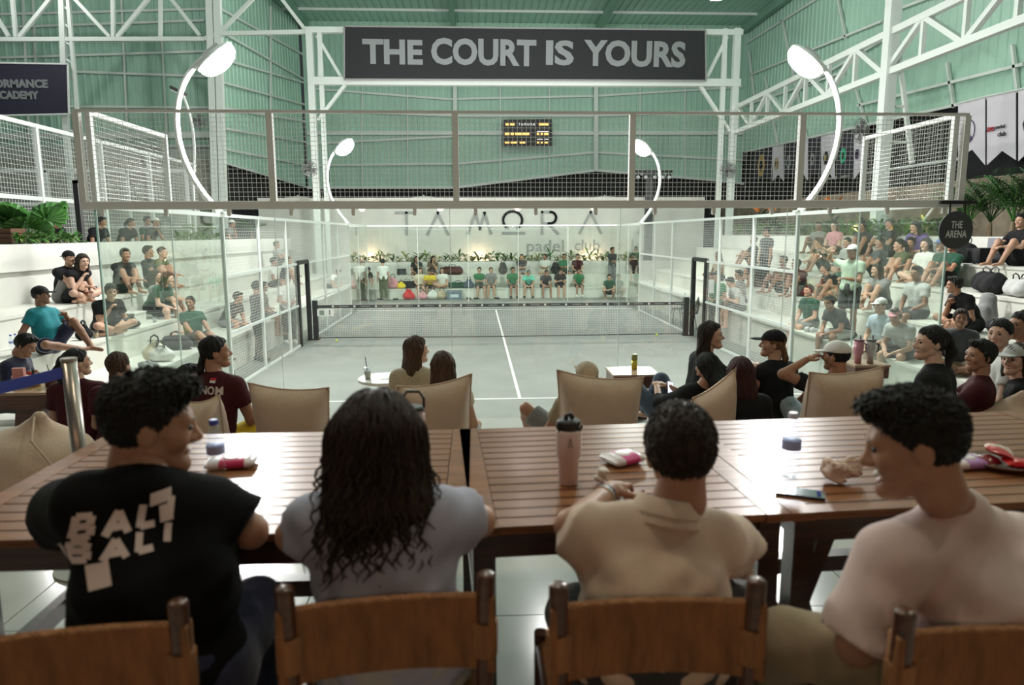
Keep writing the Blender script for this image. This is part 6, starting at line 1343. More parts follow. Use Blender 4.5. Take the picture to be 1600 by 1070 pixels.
# ------------------------------------------------------------------ pennants along the right wall
def pennant(label, px0, px1, pt0, pt1, pb0, pb1, dark, art, X=None):
    X = X or RX-.6; a = on_x(px0, pt0, X); b = on_x(px1, pt1, X); c = on_x(px1, pb1, X); d = on_x(px0, pb0, X); m = (Vector(c)+Vector(d))/2+Vector((0, 0, .35))
    t = thing('pennant', label, 'banner', (X, (a[1]+b[1])/2, (a[2]+d[2])/2), world=True, group='pennants hung along the right wall')
    cp_ = MB().prism([Vector(a), Vector(b), Vector(c), m, Vector(d)], (.02, 0, 0)).build('cloth_panel', mat('pennant_dark', (.03, .025, .04), .8) if dark else mat('pennant_white', (.66, .62, .68), .8), t)
    MB().tube([Vector(a)+Vector((-.02, .05, .03)), Vector(b)+Vector((-.02, -.05, .03))], .03, 6).build('hanging_rod', M_STEEL, t)
    for e_ in (a, b): MB().bar(Vector(e_)+Vector((0, 0, .03)), (RX-.02, e_[1], e_[2]+.12), .03).build('bracket', M_STEEL, t)
    cen = Vector(((a[0]+c[0])/2-.03, (a[1]+b[1])/2, (a[2]+b[2]+c[2]+d[2])/4)); L = (Vector(b)-Vector(a)).length; out = cen-t.location
    u = (Vector(b)-Vector(a)).normalized(); 
    if art[0] == 'ring':
        r = L*.26; pts = [cen+u*(r*math.cos(k/16*2*PI))+Vector((0, 0, 1))*(r*1.15*math.sin(k/16*2*PI)) for k in range(17)]; MB().tube(pts, L*.012, 5).build('emblem_ring', art[1], cp_)
        b_ = MB()
        for k, h_ in enumerate((.25, .5, .95, .6, .3)): w_ = r*.28; x = (k-2)*w_; b_.prism([cen+u*(x-w_*.45)+Vector((-.01, 0, -r*.9)), cen+u*(x+w_*.45)+Vector((-.01, 0, -r*.9)), cen+u*(x+w_*.2)+Vector((-.01, 0, -r*.9+r*1.5*h_)), cen+u*(x-w_*.2)+Vector((-.01, 0, -r*.9+r*1.5*h_))], (.008, 0, 0))
        b_.build('emblem_figure', art[1], cp_)
    elif art[0] == 'blob':
        r = L*.2; b_ = MB(); b_.prism([cen+u*(r*math.cos(k/6*2*PI))+Vector((-.01, 0, r*1.3*math.sin(k/6*2*PI))) for k in range(6)], (.008, 0, 0)); b_.build('emblem_shield', art[1], cp_)
        b_ = MB(); b_.prism([cen+u*(r*.5*math.cos(k/5*2*PI))+Vector((-.02, 0, r*.6*math.sin(k/5*2*PI))) for k in range(5)], (.008, 0, 0)); b_.build('emblem_centre', art[2] if len(art) > 2 else M_DARK, cp_)
    elif art[0] == 'text':
        for txt, dz, m_, du, fw_ in art[1]: put_text('pennant_word', txt, cp_, plane_M(out+Vector((-.02, 0, dz*L))+u*(du*L), u, (0, 0, 1)), .3, m_, .02, .005, fit=(fw_*L, .12*L))
    return t
EP = mat('emblem_purple', (.08, .05, .13), .7); EG = mat('emblem_gold', (.40, .27, .08), .7); EGR = mat('emblem_green', (.03, .40, .22), .7); EB = mat('emblem_black', (.03, .03, .03), .7); ER = mat('emblem_red', (.35, .02, .03), .7)
pennant('white pennant with purple tower emblem in a ring', 1497, 1539, 163, 153, 245, 258, False, ('ring', EP))
pennant('white pennant with red and black club wording', 1542, 1587, 152, 143, 258, 250, False, ('text', [('awe', .02, ER, -.20, .24), ('padel', .04, EB, .12, .36), ('club', -.13, EB, .22, .28)]))
pennant('white pennant cut by the right edge with red and black crest', 1591, 1640, 142, 130, 252, 240, False, ('blob', EB, ER))
for k, (x0, x1, dk, lab, art) in enumerate(((1177, 1207, True, 'black pennant farthest left with small gold mark', ('blob', EG)), (1207, 1224, False, 'white pennant with gold mark second from left', ('blob', EG)), (1225, 1245, True, 'black pennant third from left', ('blob', M_BL)), (1246, 1262, False, 'white pennant with grey mark behind the mesh post', ('blob', M_BL)),
        (1263, 1282, True, 'black pennant with pale mark right of mesh post', ('blob', M_BL)), (1283, 1304, False, 'white pennant with gold shield behind the mast', ('blob', EB, EG)), (1308, 1334, True, 'black pennant with green lettering-like mark', ('blob', EGR)), (1334, 1352, False, 'white pennant with purple mark below the big fan', ('blob', EP)))):
    f = (x0-1177)/175; g = (x1-1177)/175; pennant(lab, x0, x1, 236-38*f, 236-38*g, 284-4*f, 284-4*g, dk, art)

# ------------------------------------------------------------------ fans, rig, small fixtures
def fan(label, c, r, rz_, face=0.0):
    t = thing('wall_fan', label, 'fan', c, rz_, 'wall fans on the columns'); g = mat('fan_grey', (.10, .10, .10), .5); b = MB()
    for k in range(14): a = 2*PI*k/14; b.tube([(0, -.16, 0), (r*.6*math.cos(a), -.15, r*.6*math.sin(a)), (r*math.cos(a), -.05, r*math.sin(a)), (r*.5*math.cos(a), .06, r*.5*math.sin(a))], .006, 4)
    for rr, y in ((r, -.05), (r*.62, -.148), (r*.3, -.157)): b.tube([(rr*math.cos(2*PI*k/20), y, rr*math.sin(2*PI*k/20)) for k in range(21)], .008, 4)
    b.build('guard', g, t, kind='stuff')
    for k in range(4):
        R = Matrix.Rotation(k*PI/2+.3, 3, 'Y'); q = MB(); q.prism([R @ Vector(p) for p in ((.04, -.06, -.03), (r*.85, -.09, -.10*r/.3), (r*.85, -.05, .12*r/.3), (.04, -.04, .05))], (0, .006, 0)); q.build('blade', mat('fan_blade', (.16, .16, .17), .4), t)
    MB().tube([(0, -.08, 0), (0, .16, 0)], .07, 12).build('motor', M_BLACK, t); MB().tube([(0, .14, 0), (0, .32, -.05)], .03, 8).build('wall_arm', M_BLACK, t); return t
fan('large fan on the right steel column', on_y(1342, 205, cy_+.5), .33, .5); fan('small fan on the left steel column', on_y(311, 190, PY-.5), .30, .2)
fan('fan on the left leg of the steel portal', on_y(483, 264, PY-.5), .33, .1); fan('fan on the right leg of the steel portal', on_y(1137, 266, PY-.5), .33, -.1)
# loudspeaker and spot rig
c = on_y(1012, 345, 23.9); t = thing('speaker_mast', 'dark mast with loudspeakers and spotlights behind the far right corner', 'speaker', (c[0], 23.75, 0), world=True)
MB().bb(c[0]-.16, c[0]+.16, 23.6, 23.9, 0, on_y(1012, 266, 23.75)[2]).build('mast', mat('mast_dark', (.04, .04, .045), .6), t)
zr = on_y(1012, 268, 23.7)[2]; MB().bb(c[0]-.75, c[0]+1.0, 23.62, 23.72, zr-.05, zr+.05).build('cross_bar', M_BLACK, t)
for x in (-.6, -.25, .15, .5, .8): MB().lathe([(.001, -.16), (.10, -.16), (.12, .10), (.001, .14)], 12, (c[0]+x, 23.55, zr-.22), rot=Matrix.Rotation(1.2, 3, 'X')).build('spotlight', M_BLACK, t); MB().lathe([(.001, 0), (.08, 0), (.08, .01), (.001, .012)], 12, (c[0]+x, 23.40, zr-.27), rot=Matrix.Rotation(1.2, 3, 'X')).build('spot_lens', mat('spot_lens', (.4, .42, .45), .2), t)
# unlit lamp of the neighbouring court
hx, hz = lamp_place(281, 142, 14.0); t = thing('lamp_mast', 'unlit lamp on thin bowed mast left of the near floodlight', 'lamp', (hx+.1, 14, 2.3), world=True)
pt = bez([on_y(300, 300, 14), on_y(310, 215, 14), on_y(298, 175, 14), on_y(283, 143, 14)]); pt[0].z = 2.3; MB().tube(pt, .045, 8).build('mast', M_WHITE, t, smooth=True)
MB().box(on_y(279, 142, 14), (.42, .3, .09), Matrix.Rotation(.45, 3, 'Y')).build('lamp_head', mat('lamp_dark', (.05, .05, .05), .5), t); MB().box(on_y(278, 145.5, 14), (.36, .25, .03), Matrix.Rotation(.45, 3, 'Y')).build('lens', M_WHITE, t)
# neighbouring court cage beyond the left planter
t = thing('neighbour_court_fence', 'white mesh fence of the next court beyond the left planter', 'fence', (-11.4, 12, 2.3), world=True)
NX = -11.4; nzt = 5.35
for y in range(1, 22, 3): MB().bb(NX-.05, NX+.05, y-.05, y+.05, 2.3, nzt).build('post', M_WHITE, t)
for z in (nzt, 3.6): MB().bb(NX-.04, NX+.04, 1, 20, z-.05, z+.05).build('rail', M_WHITE, t)
wires(MB(), (NX, 1, 2.35), (0, 1, 0), (0, 0, 1), 19, nzt-2.35, .11, .004).build('wire_mesh', M_WIRE, t, kind='stuff')
NY = 20.0
for x in range(-32, -11, 3): MB().bb(x-.05, x+.05, NY-.05, NY+.05, 2.3, 5.15).build('post', M_WHITE, t)
for z in (5.15, 3.9): MB().bb(-32, NX, NY-.05, NY+.05, z-.07, z+.07).build('rail', M_WHITE, t)
wires(MB(), (-32, NY, 2.35), (1, 0, 0), (0, 0, 1), 20.6, 2.8, .11, .004).build('wire_mesh', M_WIRE, t, kind='stuff')
MB().bb(-34, -11.5, -6, 26.9, -.3, 2.30).build('floor', M_TERR, kind='structure')
# black post and beam, crate on the planter
p0 = on_x(128, 380, -8.75); p1_ = on_x(120, 282, -8.75); t = thing('pergola_post', 'black metal post standing on the left planter', 'post', (-8.75, p0[1], 2.56), world=True)
MB().bb(-8.8, -8.7, p0[1]-.05, p0[1]+.05, 2.56, p1_[2]).build('upright', M_BLACK, t); MB().bb(-8.8, -8.7, p0[1]+.05, p0[1]+.9, p1_[2]-.5, p1_[2]-.42).bb(-8.8, -8.7, p0[1]-.05, p0[1]+.8, p1_[2]-.06, p1_[2]).build('arm', M_BLACK, t)
p0 = on_x(12, 383, -8.7); t = thing('wooden_crate', 'brown wooden crate on the left planter at frame edge', 'crate', (-8.7, p0[1], 2.56)); 
for k in range(3): MB().bb(-.2, .2, -.2, .2, .02+.085*k, .095+.085*k).build('plank', wood('crate_wood', (.12, .055, .028), .6, 0), t)
MB().bb(-.17, .17, -.17, .17, 0, .26).build('crate_lining', M_BLACK, t)

# ------------------------------------------------------------------ plants
M_LEAF = mat('leaf_green', (.045, .16, .025), .45, var=.35, vscale=6); M_LEAFL = mat('leaf_light', (.13, .22, .05), .5, var=.3, vscale=6); M_LEAFD = mat('leaf_dark', (.025, .07, .02), .5, var=.3, vscale=5); M_LEAFY = mat('leaf_yellow', (.34, .36, .16), .55, var=.3, vscale=8); M_WARMLIT = mat('warm_lit_orange', (.75, .22, .05), .5); M_STEM = mat('stem_green', (.10, .14, .05), .6); M_SOIL = mat('soil', (.05, .04, .03), .9)  # the orange stands for warm light on leaves
def blade(b, base, d, L, wd, droop, n=6, fold=.25):
    base = Vector(base); d = Vector(d).normalized(); s = d.cross(Vector((0, 0, 1))); s = s.normalized() if s.length > .01 else Vector((1, 0, 0)); o = len(b.v)
    for i in range(n+1):
        t_ = i/n; p = base+d*L*t_+Vector((0, 0, -droop*L*t_*t_)); w_ = wd*math.sin(PI*min(1, .08+t_*.92))**.8
        b.v += [tuple(p-s*w_+Vector((0, 0, fold*w_))), tuple(p), tuple(p+s*w_+Vector((0, 0, fold*w_)))]
    for i in range(n):
        q = o+3*i; b.f += [(q, q+1, q+4, q+3), (q+1, q+2, q+5, q+4)]; b.m += [0, 0]
def clump(name, label, c, n, h_, wd, m_, seed, group=None, spread=1.0, cat='plant', blades=False, lit_leaves=0):
    rs = random.Random(seed); t = thing(name, label, cat, c, group=group); b = MB()
    for k in range(n):
        a = rs.uniform(0, 2*PI); up = rs.uniform(.5, 1.4); r0 = rs.uniform(0, .12)*spread; z0 = rs.uniform(0, h_*.5)
        blade(b, (r0*math.cos(a), r0*math.sin(a), z0), (math.cos(a)*spread, math.sin(a)*spread, up), h_*rs.uniform(.5, 1.0), wd*rs.uniform(.7, 1.2), rs.uniform(.2, .8), 4)
    b.build('foliage', m_, t, smooth=True, kind='stuff'); MB().tube([(0, 0, 0), (0, 0, h_*.5)], .012, 6).build('stem', M_STEM, t)
    for k in range(lit_leaves): a = rs.uniform(0, 6.28); q = MB(); blade(q, (.1*math.cos(a), .1*math.sin(a), h_*.7), (math.cos(a), math.sin(a), .9), h_*.5, wd*1.1, .2, 4); q.build('warm_lit_leaf', M_WARMLIT, t, smooth=True)  # leaves with the warm light put into their colour
    return t
rs_p = random.Random(3)
MB().bb(-8.28, 9.48, 23.36, 23.89, 1.40, 1.46).build('planter_soil', M_SOIL, kind='structure')
sp = ['spiky', 'leafy', 'broad leaved', 'ferny']
for k in range(44):
    px = 552+k*10.3; x = on_y(px, 400, 23.6)[0]; clump('planter_plant', 'small leafy plant in the planter row below the far lettered wall', (x, 23.6+rs_p.uniform(-.12, .12), 1.46), 16, rs_p.uniform(.35, .68), .05, rs_p.choice([M_LEAFY, M_LEAFL, M_LEAF]), k, 'plants in the far planter')
def palm(label, c, nf, L, m_, seed, up=(.8, 1.6), lw=.022, nl=13, name='areca_palm', trunk=.5):
    rs = random.Random(seed); t = thing(name, label, 'palm', c)
    MB().tube([(0, 0, 0), (0, 0, trunk)], [.06, .035], 8).build('trunk', mat('palm_trunk', (.16, .12, .07), .7), t)
    for k in range(nf):
        a = 2*PI*k/nf+rs.uniform(-.3, .3); b = MB(); u = rs.uniform(*up); d = Vector((math.cos(a), math.sin(a), u)).normalized(); l_ = L*rs.uniform(.8, 1.1); pts = [Vector((0, 0, trunk))+d*l_*i/8+Vector((0, 0, -.35*l_*(i/8)**2)) for i in range(9)]
        b.tube(pts, [.014-.0014*i for i in range(9)], 5)
        for i in range(nl):
            f = .2+.8*i/nl; j = min(7, int(f*8)); p = pts[j].lerp(pts[j+1], f*8-j); tg = (pts[j+1]-pts[j]).normalized(); s = tg.cross(Vector((0, 0, 1))).normalized()
            for g in (-1, 1): blade(b, p, s*g*.9+tg*.7+Vector((0, 0, .1)), l_*.36*(1.1-.6*f), lw, .5, 3, .1)
        b.build('frond', m_, t, smooth=True)
    return t
c = on_x(48, 384, -8.75); rs = random.Random(5); t = thing('fan_palm', 'fan palm with broad pleated leaves on the left planter', 'palm', (-8.75, c[1], 2.56))
for k in range(10):
    a = 2*PI*k/10+.2; u = rs.uniform(.7, 1.5); d = Vector((math.cos(a), math.sin(a), u)).normalized(); e = d*rs.uniform(.45, .65); b = MB(); b.tube([(0, 0, 0), e*.5+Vector((0, 0, .03)), e], .011, 5); n = 12; s = d.cross(Vector((0, 0, 1))).normalized(); nrm = s.cross(d); o = len(b.v); b.v.append(tuple(e))
    for i in range(2*n+1):
        an = -2.0+4.0*i/(2*n); r = .40*(1 if i % 2 == 0 else .90); q = e+d*math.cos(an)*r+s*math.sin(an)*r+nrm*(.02 if i % 2 else -.02)+Vector((0, 0, -.25*r*r)); b.v.append(tuple(q))
    for i in range(2*n): b.f.append((o, o+1+i, o+2+i)); b.m.append(0)
    b.build('leaf', M_LEAF, t)
for k in range(9): px = 28+k*11; c = on_x(px, 380, -8.5); clump('planter_shrub', 'small bushy shrub on the left planter under the fan palm', (-8.5, c[1], 2.56), 26, .30, .035, [M_LEAF, M_LEAFL][k % 2], 50+k, 'shrubs on the left planter')
for k in range(7): px = 278+k*10; c = on_x(px, 380, -8.5); clump('planter_shrub', 'small bushy shrub on the left planter seen through glass', (-8.5, c[1], 2.56), 22, .30, .035, M_LEAFL, 70+k, 'shrubs seen through glass')
c = on_x(392, 350, -9.3); palm('palm with arching fronds behind the left mesh', (-9.3, c[1], 2.3), 9, .95, M_LEAF, 9, trunk=.55)
c = on_x(310, 365, -9.3); palm('palm behind the left glass beside the shrubs', (-9.3, c[1], 2.3), 8, .7, M_LEAFL, 12, trunk=.45)
for k, (px, X, L) in enumerate(((1512, 10.1, 1.2), (1545, 10.4, 1.35), (1580, 10.0, 1.3), (1615, 10.3, 1.3))):
    c = on_x(px, 372, X); palm(['areca palm right beside the arena sign', 'tall areca palm between two palms at right', 'areca palm with wide fronds near right edge', 'areca palm at the right edge of frame'][k], (X, c[1], 2.60), 14, L*1.25, [M_LEAF, M_LEAFD][k % 2], 20+k, up=(1.2, 2.6), trunk=.3)
for k in range(26):
    px = 1128+k*14.4; c = on_x(px, 372, 9.85); y_ = c[1]
    if y_ < 20.5: clump('planter_plant', 'dark leafy plant along the right planter' if k not in (14, 21) else ['yellow lit leafy plant on the right planter, left one', 'yellow lit leafy plant on the right planter, right one'][k == 21], (9.85, y_, 2.60), 22, .62, .05, [M_LEAFD, M_LEAF, M_LEAFL][k % 3], 100+k, 'plants along the right planter' if k not in (14, 21) else None, lit_leaves=0)
for k, px in enumerate((1086, 1108, 1122, 1155, 1210, 1300)):
    c = on_x(px, 330, 10.9); c[1] = min(c[1], 20.4-.5*k*0-(1.2 if k == 1 else .0)); clump('warm_lit_plant', 'tall plant with leaves coloured warm lit orange behind the right fence, %s' % ['leftmost', 'second from left', 'third from left', 'fourth from left', 'second from right', 'rightmost'][k], (10.9, c[1], 2.6), 14, 1.35, .05, M_LEAFD, 140+k, lit_leaves=3)
# garden spotlights washing wall and plants
def uplight(label, c, power, col=(1, .62, .40)):
    t = thing('garden_uplight', label, 'lamp', c); MB().lathe([(.001, 0), (.05, 0), (.06, .10), (.05, .10), (.045, .06), (.001, .05)], 14).build('lamp_body', M_BLACK, t); MB().lathe([(.001, .075), (.045, .075), (.045, .082), (.001, .085)], 14).build('lens', mat('warm_lens', (1, .8, .6), .5, emit=(1, .72, .48), estr=25), t)
    o = lamp_point('lamp_light', (0, 0, .17), power, .04, col); o.parent = t; return t
for px, lab in ((575, 'warm uplight left of the lettered wall planter'), (748, 'warm uplight in the middle of the far planter'), (925, 'warm uplight below the words padel club')):
    c = on_y(px, 402, 24.25); uplight(lab, (c[0], 24.30, 1.40), 30)
MB().bb(-8.3, 9.5, 24.0, 24.6, -.3, 1.40).build('planter_ledge', M_PLASTER, kind='structure')
for px, lab in ((1335, 'yellow uplight on right planter near second mast'), (1430, 'yellow uplight on right planter near the arena sign')):
    c = on_x(px, 372, 9.68); uplight(lab, (9.68, c[1], 2.60), 14, (1, .74, .25))

# ------------------------------------------------------------------ bags, shoes, boxes, cups left on the tiers
def bag(label, c, rz_, size, col, kind='duffel', name='duffel_bag', cat='bag'):
    L, W_, H_ = size; t = thing(name, label, cat, c, rz_); s = SDF()
    if kind == 'duffel': s.cone((-L/2+H_*.45, 0, H_*.48), (L/2-H_*.45, 0, H_*.48), H_*.46, H_*.46, .04); s.cone((-L*.3, 0, H_*.3), (L*.3, 0, H_*.3), W_*.5, W_*.5, .05, flat=(V(0, 0, 1), W_*.5/(H_*.32)))
    elif kind == 'pack': s.cone((0, 0, H_*.32), (0, 0, H_*.70), L*.5, L*.38, .06, flat=(V(0, 1, 0), L/W_)); s.cone((0, -W_*.5, H_*.22), (0, -W_*.5, H_*.42), L*.34, L*.30, .04, flat=(V(0, 1, 0), L/W_*1.2))
    elif kind == 'tote': s.cone((-L*.3, 0, H_*.2), (L*.3, 0, H_*.2), H_*.22, H_*.22, .05); s.cone((-L*.25, 0, H_*.3), (-L*.1, 0, H_*.75), W_*.5, W_*.25, .06); s.cone((L*.25, 0, H_*.3), (L*.1, 0, H_*.7), W_*.5, W_*.25, .06)
    h_ = max(.012, min(size)*.07)
    def post(D, g): X, Y, Z = g[0][:, None, None], g[1][None, :, None], g[2][None, None, :]; return D+(.008*np.sin(22*X+14*Z+2*np.sin(15*Y))).astype(np.float32)
    v, f = s.mesh(h_, post); v[:, 2] -= v[:, 2].min(); bb_ = put('bag_body', pack([(v, f, 0)], 'bag_body'), t, [m_cloth(col)])
    for g in ((-1, 1) if kind != 'pack' else (1,)):
        zt = v[:, 2].max(); MB().tube([(-L*.18, g*W_*.15, zt*.85), (-L*.15, g*W_*.2, zt*1.12), (0, g*W_*.22, zt*1.22), (L*.15, g*W_*.2, zt*1.12), (L*.18, g*W_*.15, zt*.85)], .010, 6).build('handle', m_cloth('black' if col != 'black' else 'charcoal'), bb_, smooth=True)
    MB().tube([(-L*.3, -W_*.12, v[:, 2].max()*.97), (L*.3, -W_*.12, v[:, 2].max()*.97)], .006, 5).build('zip', m_cloth('grey'), bb_); return t
def tx(px, py, X, z): p = on_x(px, py, X); return (X, p[1], z)
bag('long black duffel bag on the third right tier', tx(1545, 455, 7.9, r3), 1.3, (.85, .34, .36), 'black'); bag('grey and beige holdall beside the long black duffel', tx(1592, 456, 7.85, r3), 1.3, (.60, .32, .30), 'lightgrey')
bag('black backpack slumped on the top right tier by the sign', tx(1508, 398, 8.9, r4), 1.2, (.55, .34, .40), 'black'); bag('grey backpack leaning against the third tier riser', tx(1541, 500, 7.35, r2), -1.3, (.36, .22, .58), 'grey', 'pack', 'backpack')
bag('flat black bag on the second right tier', tx(1563, 500, 7.1, r2), 1.4, (.60, .26, .16), 'black')
bag('black case beside the reclining person at far right', tx(1552, 408, 8.85, r4), 1.5, (.42, .3, .24), 'charcoal')
c = tx(1532, 412, 8.75, r4); t = thing('speaker_box', 'black square box on the top right tier', 'box', c); MB().bb(-.17, .17, -.19, .19, .02, .30).build('box_shell', M_BLACK, t); MB().bb(-.175, -.17, -.14, .14, .06, .26).build('grille', M_DARK, t)
for i in (-1, 1): MB().lathe([(.02, 0), (.02, .02)], 8, (i*.12, 0, 0)).build('foot', M_BLACK, t)
c = tx(1546, 413, 8.62, r4); t = thing('drink_can', 'red and white can in front of the black square box', 'can', c); MB().lathe([(.001, 0), (.028, 0), (.033, .01), (.033, .06)], 14).build('can_lower', mat('can_red', (.5, .03, .05), .35, .3), t); MB().lathe([(.033, .06), (.033, .15), (.027, .165), (.001, .165)], 14).build('can_upper', mat('can_pale', (.66, .5, .5), .35, .3), t)
c = tx(1550, 392, 9.44, r4+.22); t = thing('notice_plate', 'grey notice plate on the right planter wall', 'sign', c); MB().bb(0, .04, -.14, .14, 0, .26).build('plate', mat('plate_grey', (.22, .22, .26), .5), t); MB().bb(-.004, 0, -.08, .08, .10, .12).build('print_line', M_BL, t)
bag('cream canvas tote with straps on the first left tier', tx(242, 540, -5.95, z1), .4, (.34, .2, .36), 'cream', 'tote', 'tote_bag'); bag('white plastic carrier bag beside the canvas tote', tx(252, 548, -5.82, z1), .2, (.34, .2, .24), 'white', 'tote', 'carrier_bag')
bag('black and white sling bag beside the teal tee man', tx(68, 540, -6.0, z1), .3, (.34, .2, .22), 'white', 'tote', 'sling_bag'); bag('black duffel under the planter near drinking man', tx(192, 492, -6.75, z2), .3, (.42, .28, .20), 'black')
bag('dark grey bag left of the dark green jersey man', tx(275, 535, -6.1, z1), .2, (.46, .3, .26), 'charcoal'); bag('black drawstring bag by the teal tee man foot', tx(131, 520, -6.7, z2), .2, (.16, .12, .26), 'black', 'tote', 'pouch')
def shoes_pair(label, c, rz_, col, one=False):
    for k in ((0,) if one else (0, 1)):
        x_ = .11*k; t = thing('shoe', label+(', left one' if k == 0 and not one else ', right one' if k else ''), 'shoe', (c[0]+x_*math.cos(rz_), c[1]+x_*math.sin(rz_), c[2]), rz_); s = SDF()
        s.cone((0, .09, .05), (0, -.10, .038), .045, .038, .03, flat=(V(1, 0, 0), 1.1)); s.cone((0, .10, .06), (0, .06, .085), .040, .036, .02); s.ell((0, .085, .12), (.026, .04, .04), k=.01, sub=True)
        v, f = s.mesh(.011); v[:, 2] = np.maximum(v[:, 2], .018); put('upper', pack([(v, f, 0)], 'upper'), t, [m_cloth(col)])
        b = MB(); b.prism([(.040*math.cos(2*PI*i/14)*(1+.1*math.sin(2*PI*i/14)), .145*math.sin(2*PI*i/14)-.005, 0) for i in range(14)], (0, 0, .022)); b.build('sole', m_cloth('white'), t); MB().tube([(-.02, -.03, .076), (.02, -.01, .082), (-.02, .015, .088), (.02, .03, .092)], .004, 5).build('laces', m_cloth('lightgrey'), t)
shoes_pair('grey running shoe beside the canvas tote', tx(226, 551, -5.8, z1), 1.2, 'grey')
shoes_pair('grey trainers by the lowest right tier', tx(1270, 548, 5.95, r1), 2.2, 'lightgrey')
cup('plastic cup of iced tea beside the drinking man', tx(150, 518, -6.62, z2), 1.0, (.42, .30, .14), False); cup('cup of cola beside the black cap couple', tx(123, 470, -7.5, z3), 1.0, (.05, .02, .015), False); cup('clear cup on the second left tier below the women', tx(241, 492, -6.6, z2), 1.0, (.5, .5, .5), False)
for k, px in enumerate((11, 18)): water_bottle('clear water bottle %s on the left tier near the teal tee' % ['nearer the frame edge', 'next to a cap'][k], tx(px, 478, -7.2, z2), 1.0)
c = tx(196, 478, -6.9, z2); t = thing('step_block', 'white step block between the left tiers', 'step', c); MB().bb(-.24, .24, -.22, .22, 0, .21).build('block', M_TIER, t); MB().bb(-.26, .25, -.23, .23, .21, .235).build('tread', M_TIER, t)
# things along the far bench
for lab, px, py, Y, z, col, kind, sz in (('red bag on the floor before the far bench', 639, 460, 21.2, 0, 'red', 'tote', (.5, .25, .5)), ('yellow bag on the far bench at left', 627, 449, 21.7, f1, 'yellow', 'tote', (.3, .2, .3)), ('black duffel on the far bench beside yellow bag', 636, 448, 21.9, f1, 'black', 'duffel', (.8, .35, .32)), ('pink jacket bundle on the far bench', 614, 442, 21.8, f1, 'pink', 'tote', (.5, .3, .55)), ('maroon and dark sports bag on the upper far bench', 707, 424, 22.7, f2, 'maroon', 'duffel', (.9, .38, .38)),
        ('dark green kit bag on the far bench', 716, 445, 21.8, f1, 'darkgreen', 'duffel', (.9, .3, .25)), ('denim bag hanging over the far bench', 733, 452, 21.6, f1, 'denim', 'tote', (.4, .25, .4)), ('black backpack on upper far bench behind the green tee', 786, 423, 22.7, f2, 'charcoal', 'pack', (.4, .25, .5)), ('lilac bag on the floor by the patterned top woman', 660, 458, 21.2, 0, 'pink', 'tote', (.35, .2, .38)), ('white bag on the floor below white tee woman', 676, 458, 21.2, 0, 'white', 'tote', (.42, .25, .45)), ('beige tote on the floor before the far bench', 690, 458, 21.2, 0, 'beige', 'tote', (.42, .25, .45)), ('black bag on upper far bench beside the white tee', 868, 424, 22.7, f2, 'black', 'pack', (.42, .25, .42))):
    c = on_y(px, py, Y); bag(lab, (c[0], Y, z), .1, sz, col, kind, 'duffel_bag' if kind == 'duffel' else 'backpack' if kind == 'pack' else 'bag')
c = on_y(710, 459, 21.2); t = thing('cooler_box', 'blue grey cooler box with white label before the far bench', 'box', (c[0], 21.2, 0)); MB().bb(-.30, .30, -.18, .18, 0, .30).build('box_shell', mat('cooler_blue', (.12, .17, .22), .5), t); MB().bb(-.31, .31, -.19, .19, .30, .36).build('lid', mat('cooler_lid', (.16, .2, .24), .5), t); MB().bb(-.18, .18, -.186, -.18, .09, .22).build('label_plate', mat('cooler_label', (.55, .6, .65), .5), t)
c = on_y(627, 426, 22.7); t = thing('notebook_computer', 'grey laptop standing open on the upper far bench', 'laptop', (c[0], 22.7, f2)); MB().bb(-.20, .20, -.13, .13, 0, .02).build('base', m_cloth('grey'), t); MB().box((0, .15, .14), (.40, .015, .27), Matrix.Rotation(-.2, 3, 'X')).build('screen_lid', m_cloth('charcoal'), t)
for k, px in enumerate((592, 617, 731, 743, 775)): c = on_y(px, 467, 20.8); shoes_pair('dark shoe on the floor before the far bench, %s' % ['leftmost pair', 'second pair from left', 'middle pair', 'fourth pair from left', 'rightmost pair'][k], (c[0], 20.75, 0), .4, 'black')
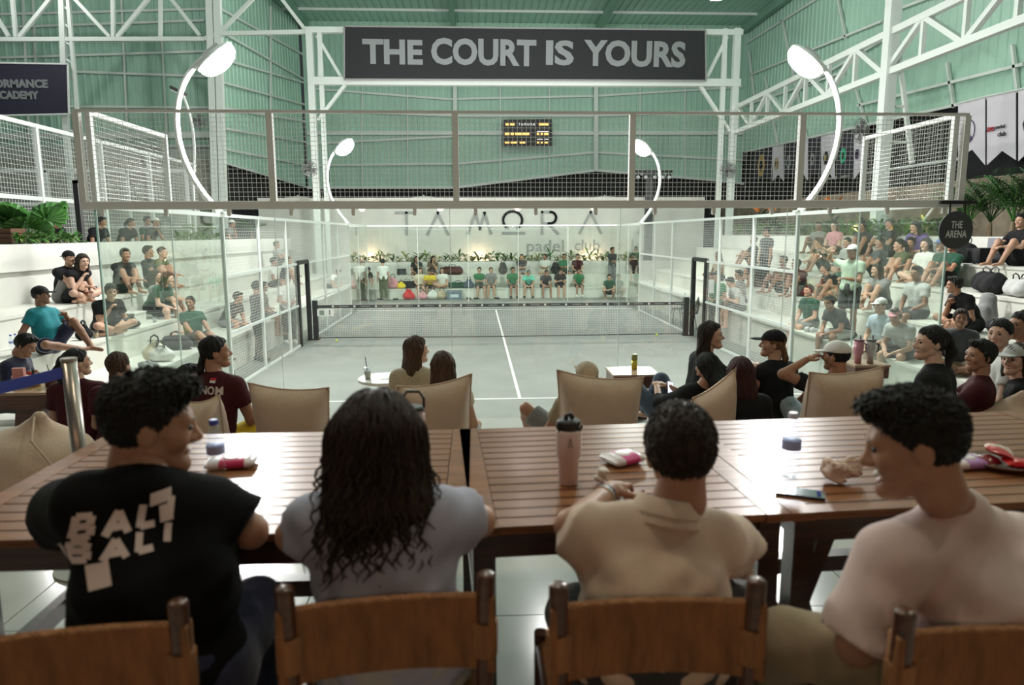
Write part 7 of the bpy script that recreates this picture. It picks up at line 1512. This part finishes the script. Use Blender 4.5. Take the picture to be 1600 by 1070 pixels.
# white parasols beyond the lettered wall
for k, px in enumerate((465, 662, 945)):
    c = on_y(px, 306, 28.5); t = thing('parasol', 'white dome parasol top beyond the far wall, %s' % ['left', 'middle', 'right'][k], 'parasol', (c[0], 28.5, 0)); zt = c[2]
    MB().tube([(0, 0, -.3), (0, 0, zt+.05)], .03, 8).build('pole', M_WHITE, t); MB().lathe([(1.35, zt-.55), (1.1, zt-.30), (.6, zt-.08), (.05, zt), (.001, zt)], 12).build('canopy', mat('parasol_white', (.62, .62, .58), .8), t, smooth=True)
    for i in range(6): a = i*PI/3; MB().tube([(0, 0, zt-.05), (1.3*math.cos(a), 1.3*math.sin(a), zt-.56)], .012, 5).build('rib', M_WHITE, t)
# white paper board held in the right door, black wire chair behind the left mesh
c = on_y(1092, 452, 9.1); t = thing('paper_board', 'white board held by the person in the right door', 'board', (5.16, 9.12, c[2]-.1)); t.rotation_euler = (0, 0, -.5); MB().bb(-.12, .12, -.006, .006, 0, .34).build('board', mat('white_paper', (.75, .75, .73), .7), t)
def wire_chair(label, c, rz_):
    t = thing('wire_chair', label, 'chair', c, rz_)
    MB().lathe([(.001, .43), (.21, .43), (.22, .445), (.21, .455), (.001, .455)], 20).build('seat', M_BLACK, t)
    for a in (.8, 2.34, 3.94, 5.5): MB().tube([(.15*math.cos(a), .15*math.sin(a), .43), (.23*math.cos(a), .23*math.sin(a), 0)], .011, 6).build('leg', M_BLACK, t)
    for x0, h_ in ((.20, .46), (.12, .42), (.05, .40)): MB().tube([(-x0, .17, .45), (-x0*.95, .22, .45+h_*.6), (0, .24, .45+h_), (x0*.95, .22, .45+h_*.6), (x0, .17, .45)], .009, 6).build('back_wire', M_BLACK, t, smooth=True)
    return t
wire_chair('black wire chair behind the near left mesh', (-5.33, 4.6, 0), 1.7)
for k, (y, lab) in enumerate(((11.3, 'black wire chair beyond the right mesh just past the net'), (12.6, 'black wire chair beyond the right mesh further back'))): wire_chair(lab, (5.36, y, 0), -1.6)
for o in list(COL.objects):
    if '_w' in o: del o['_w']
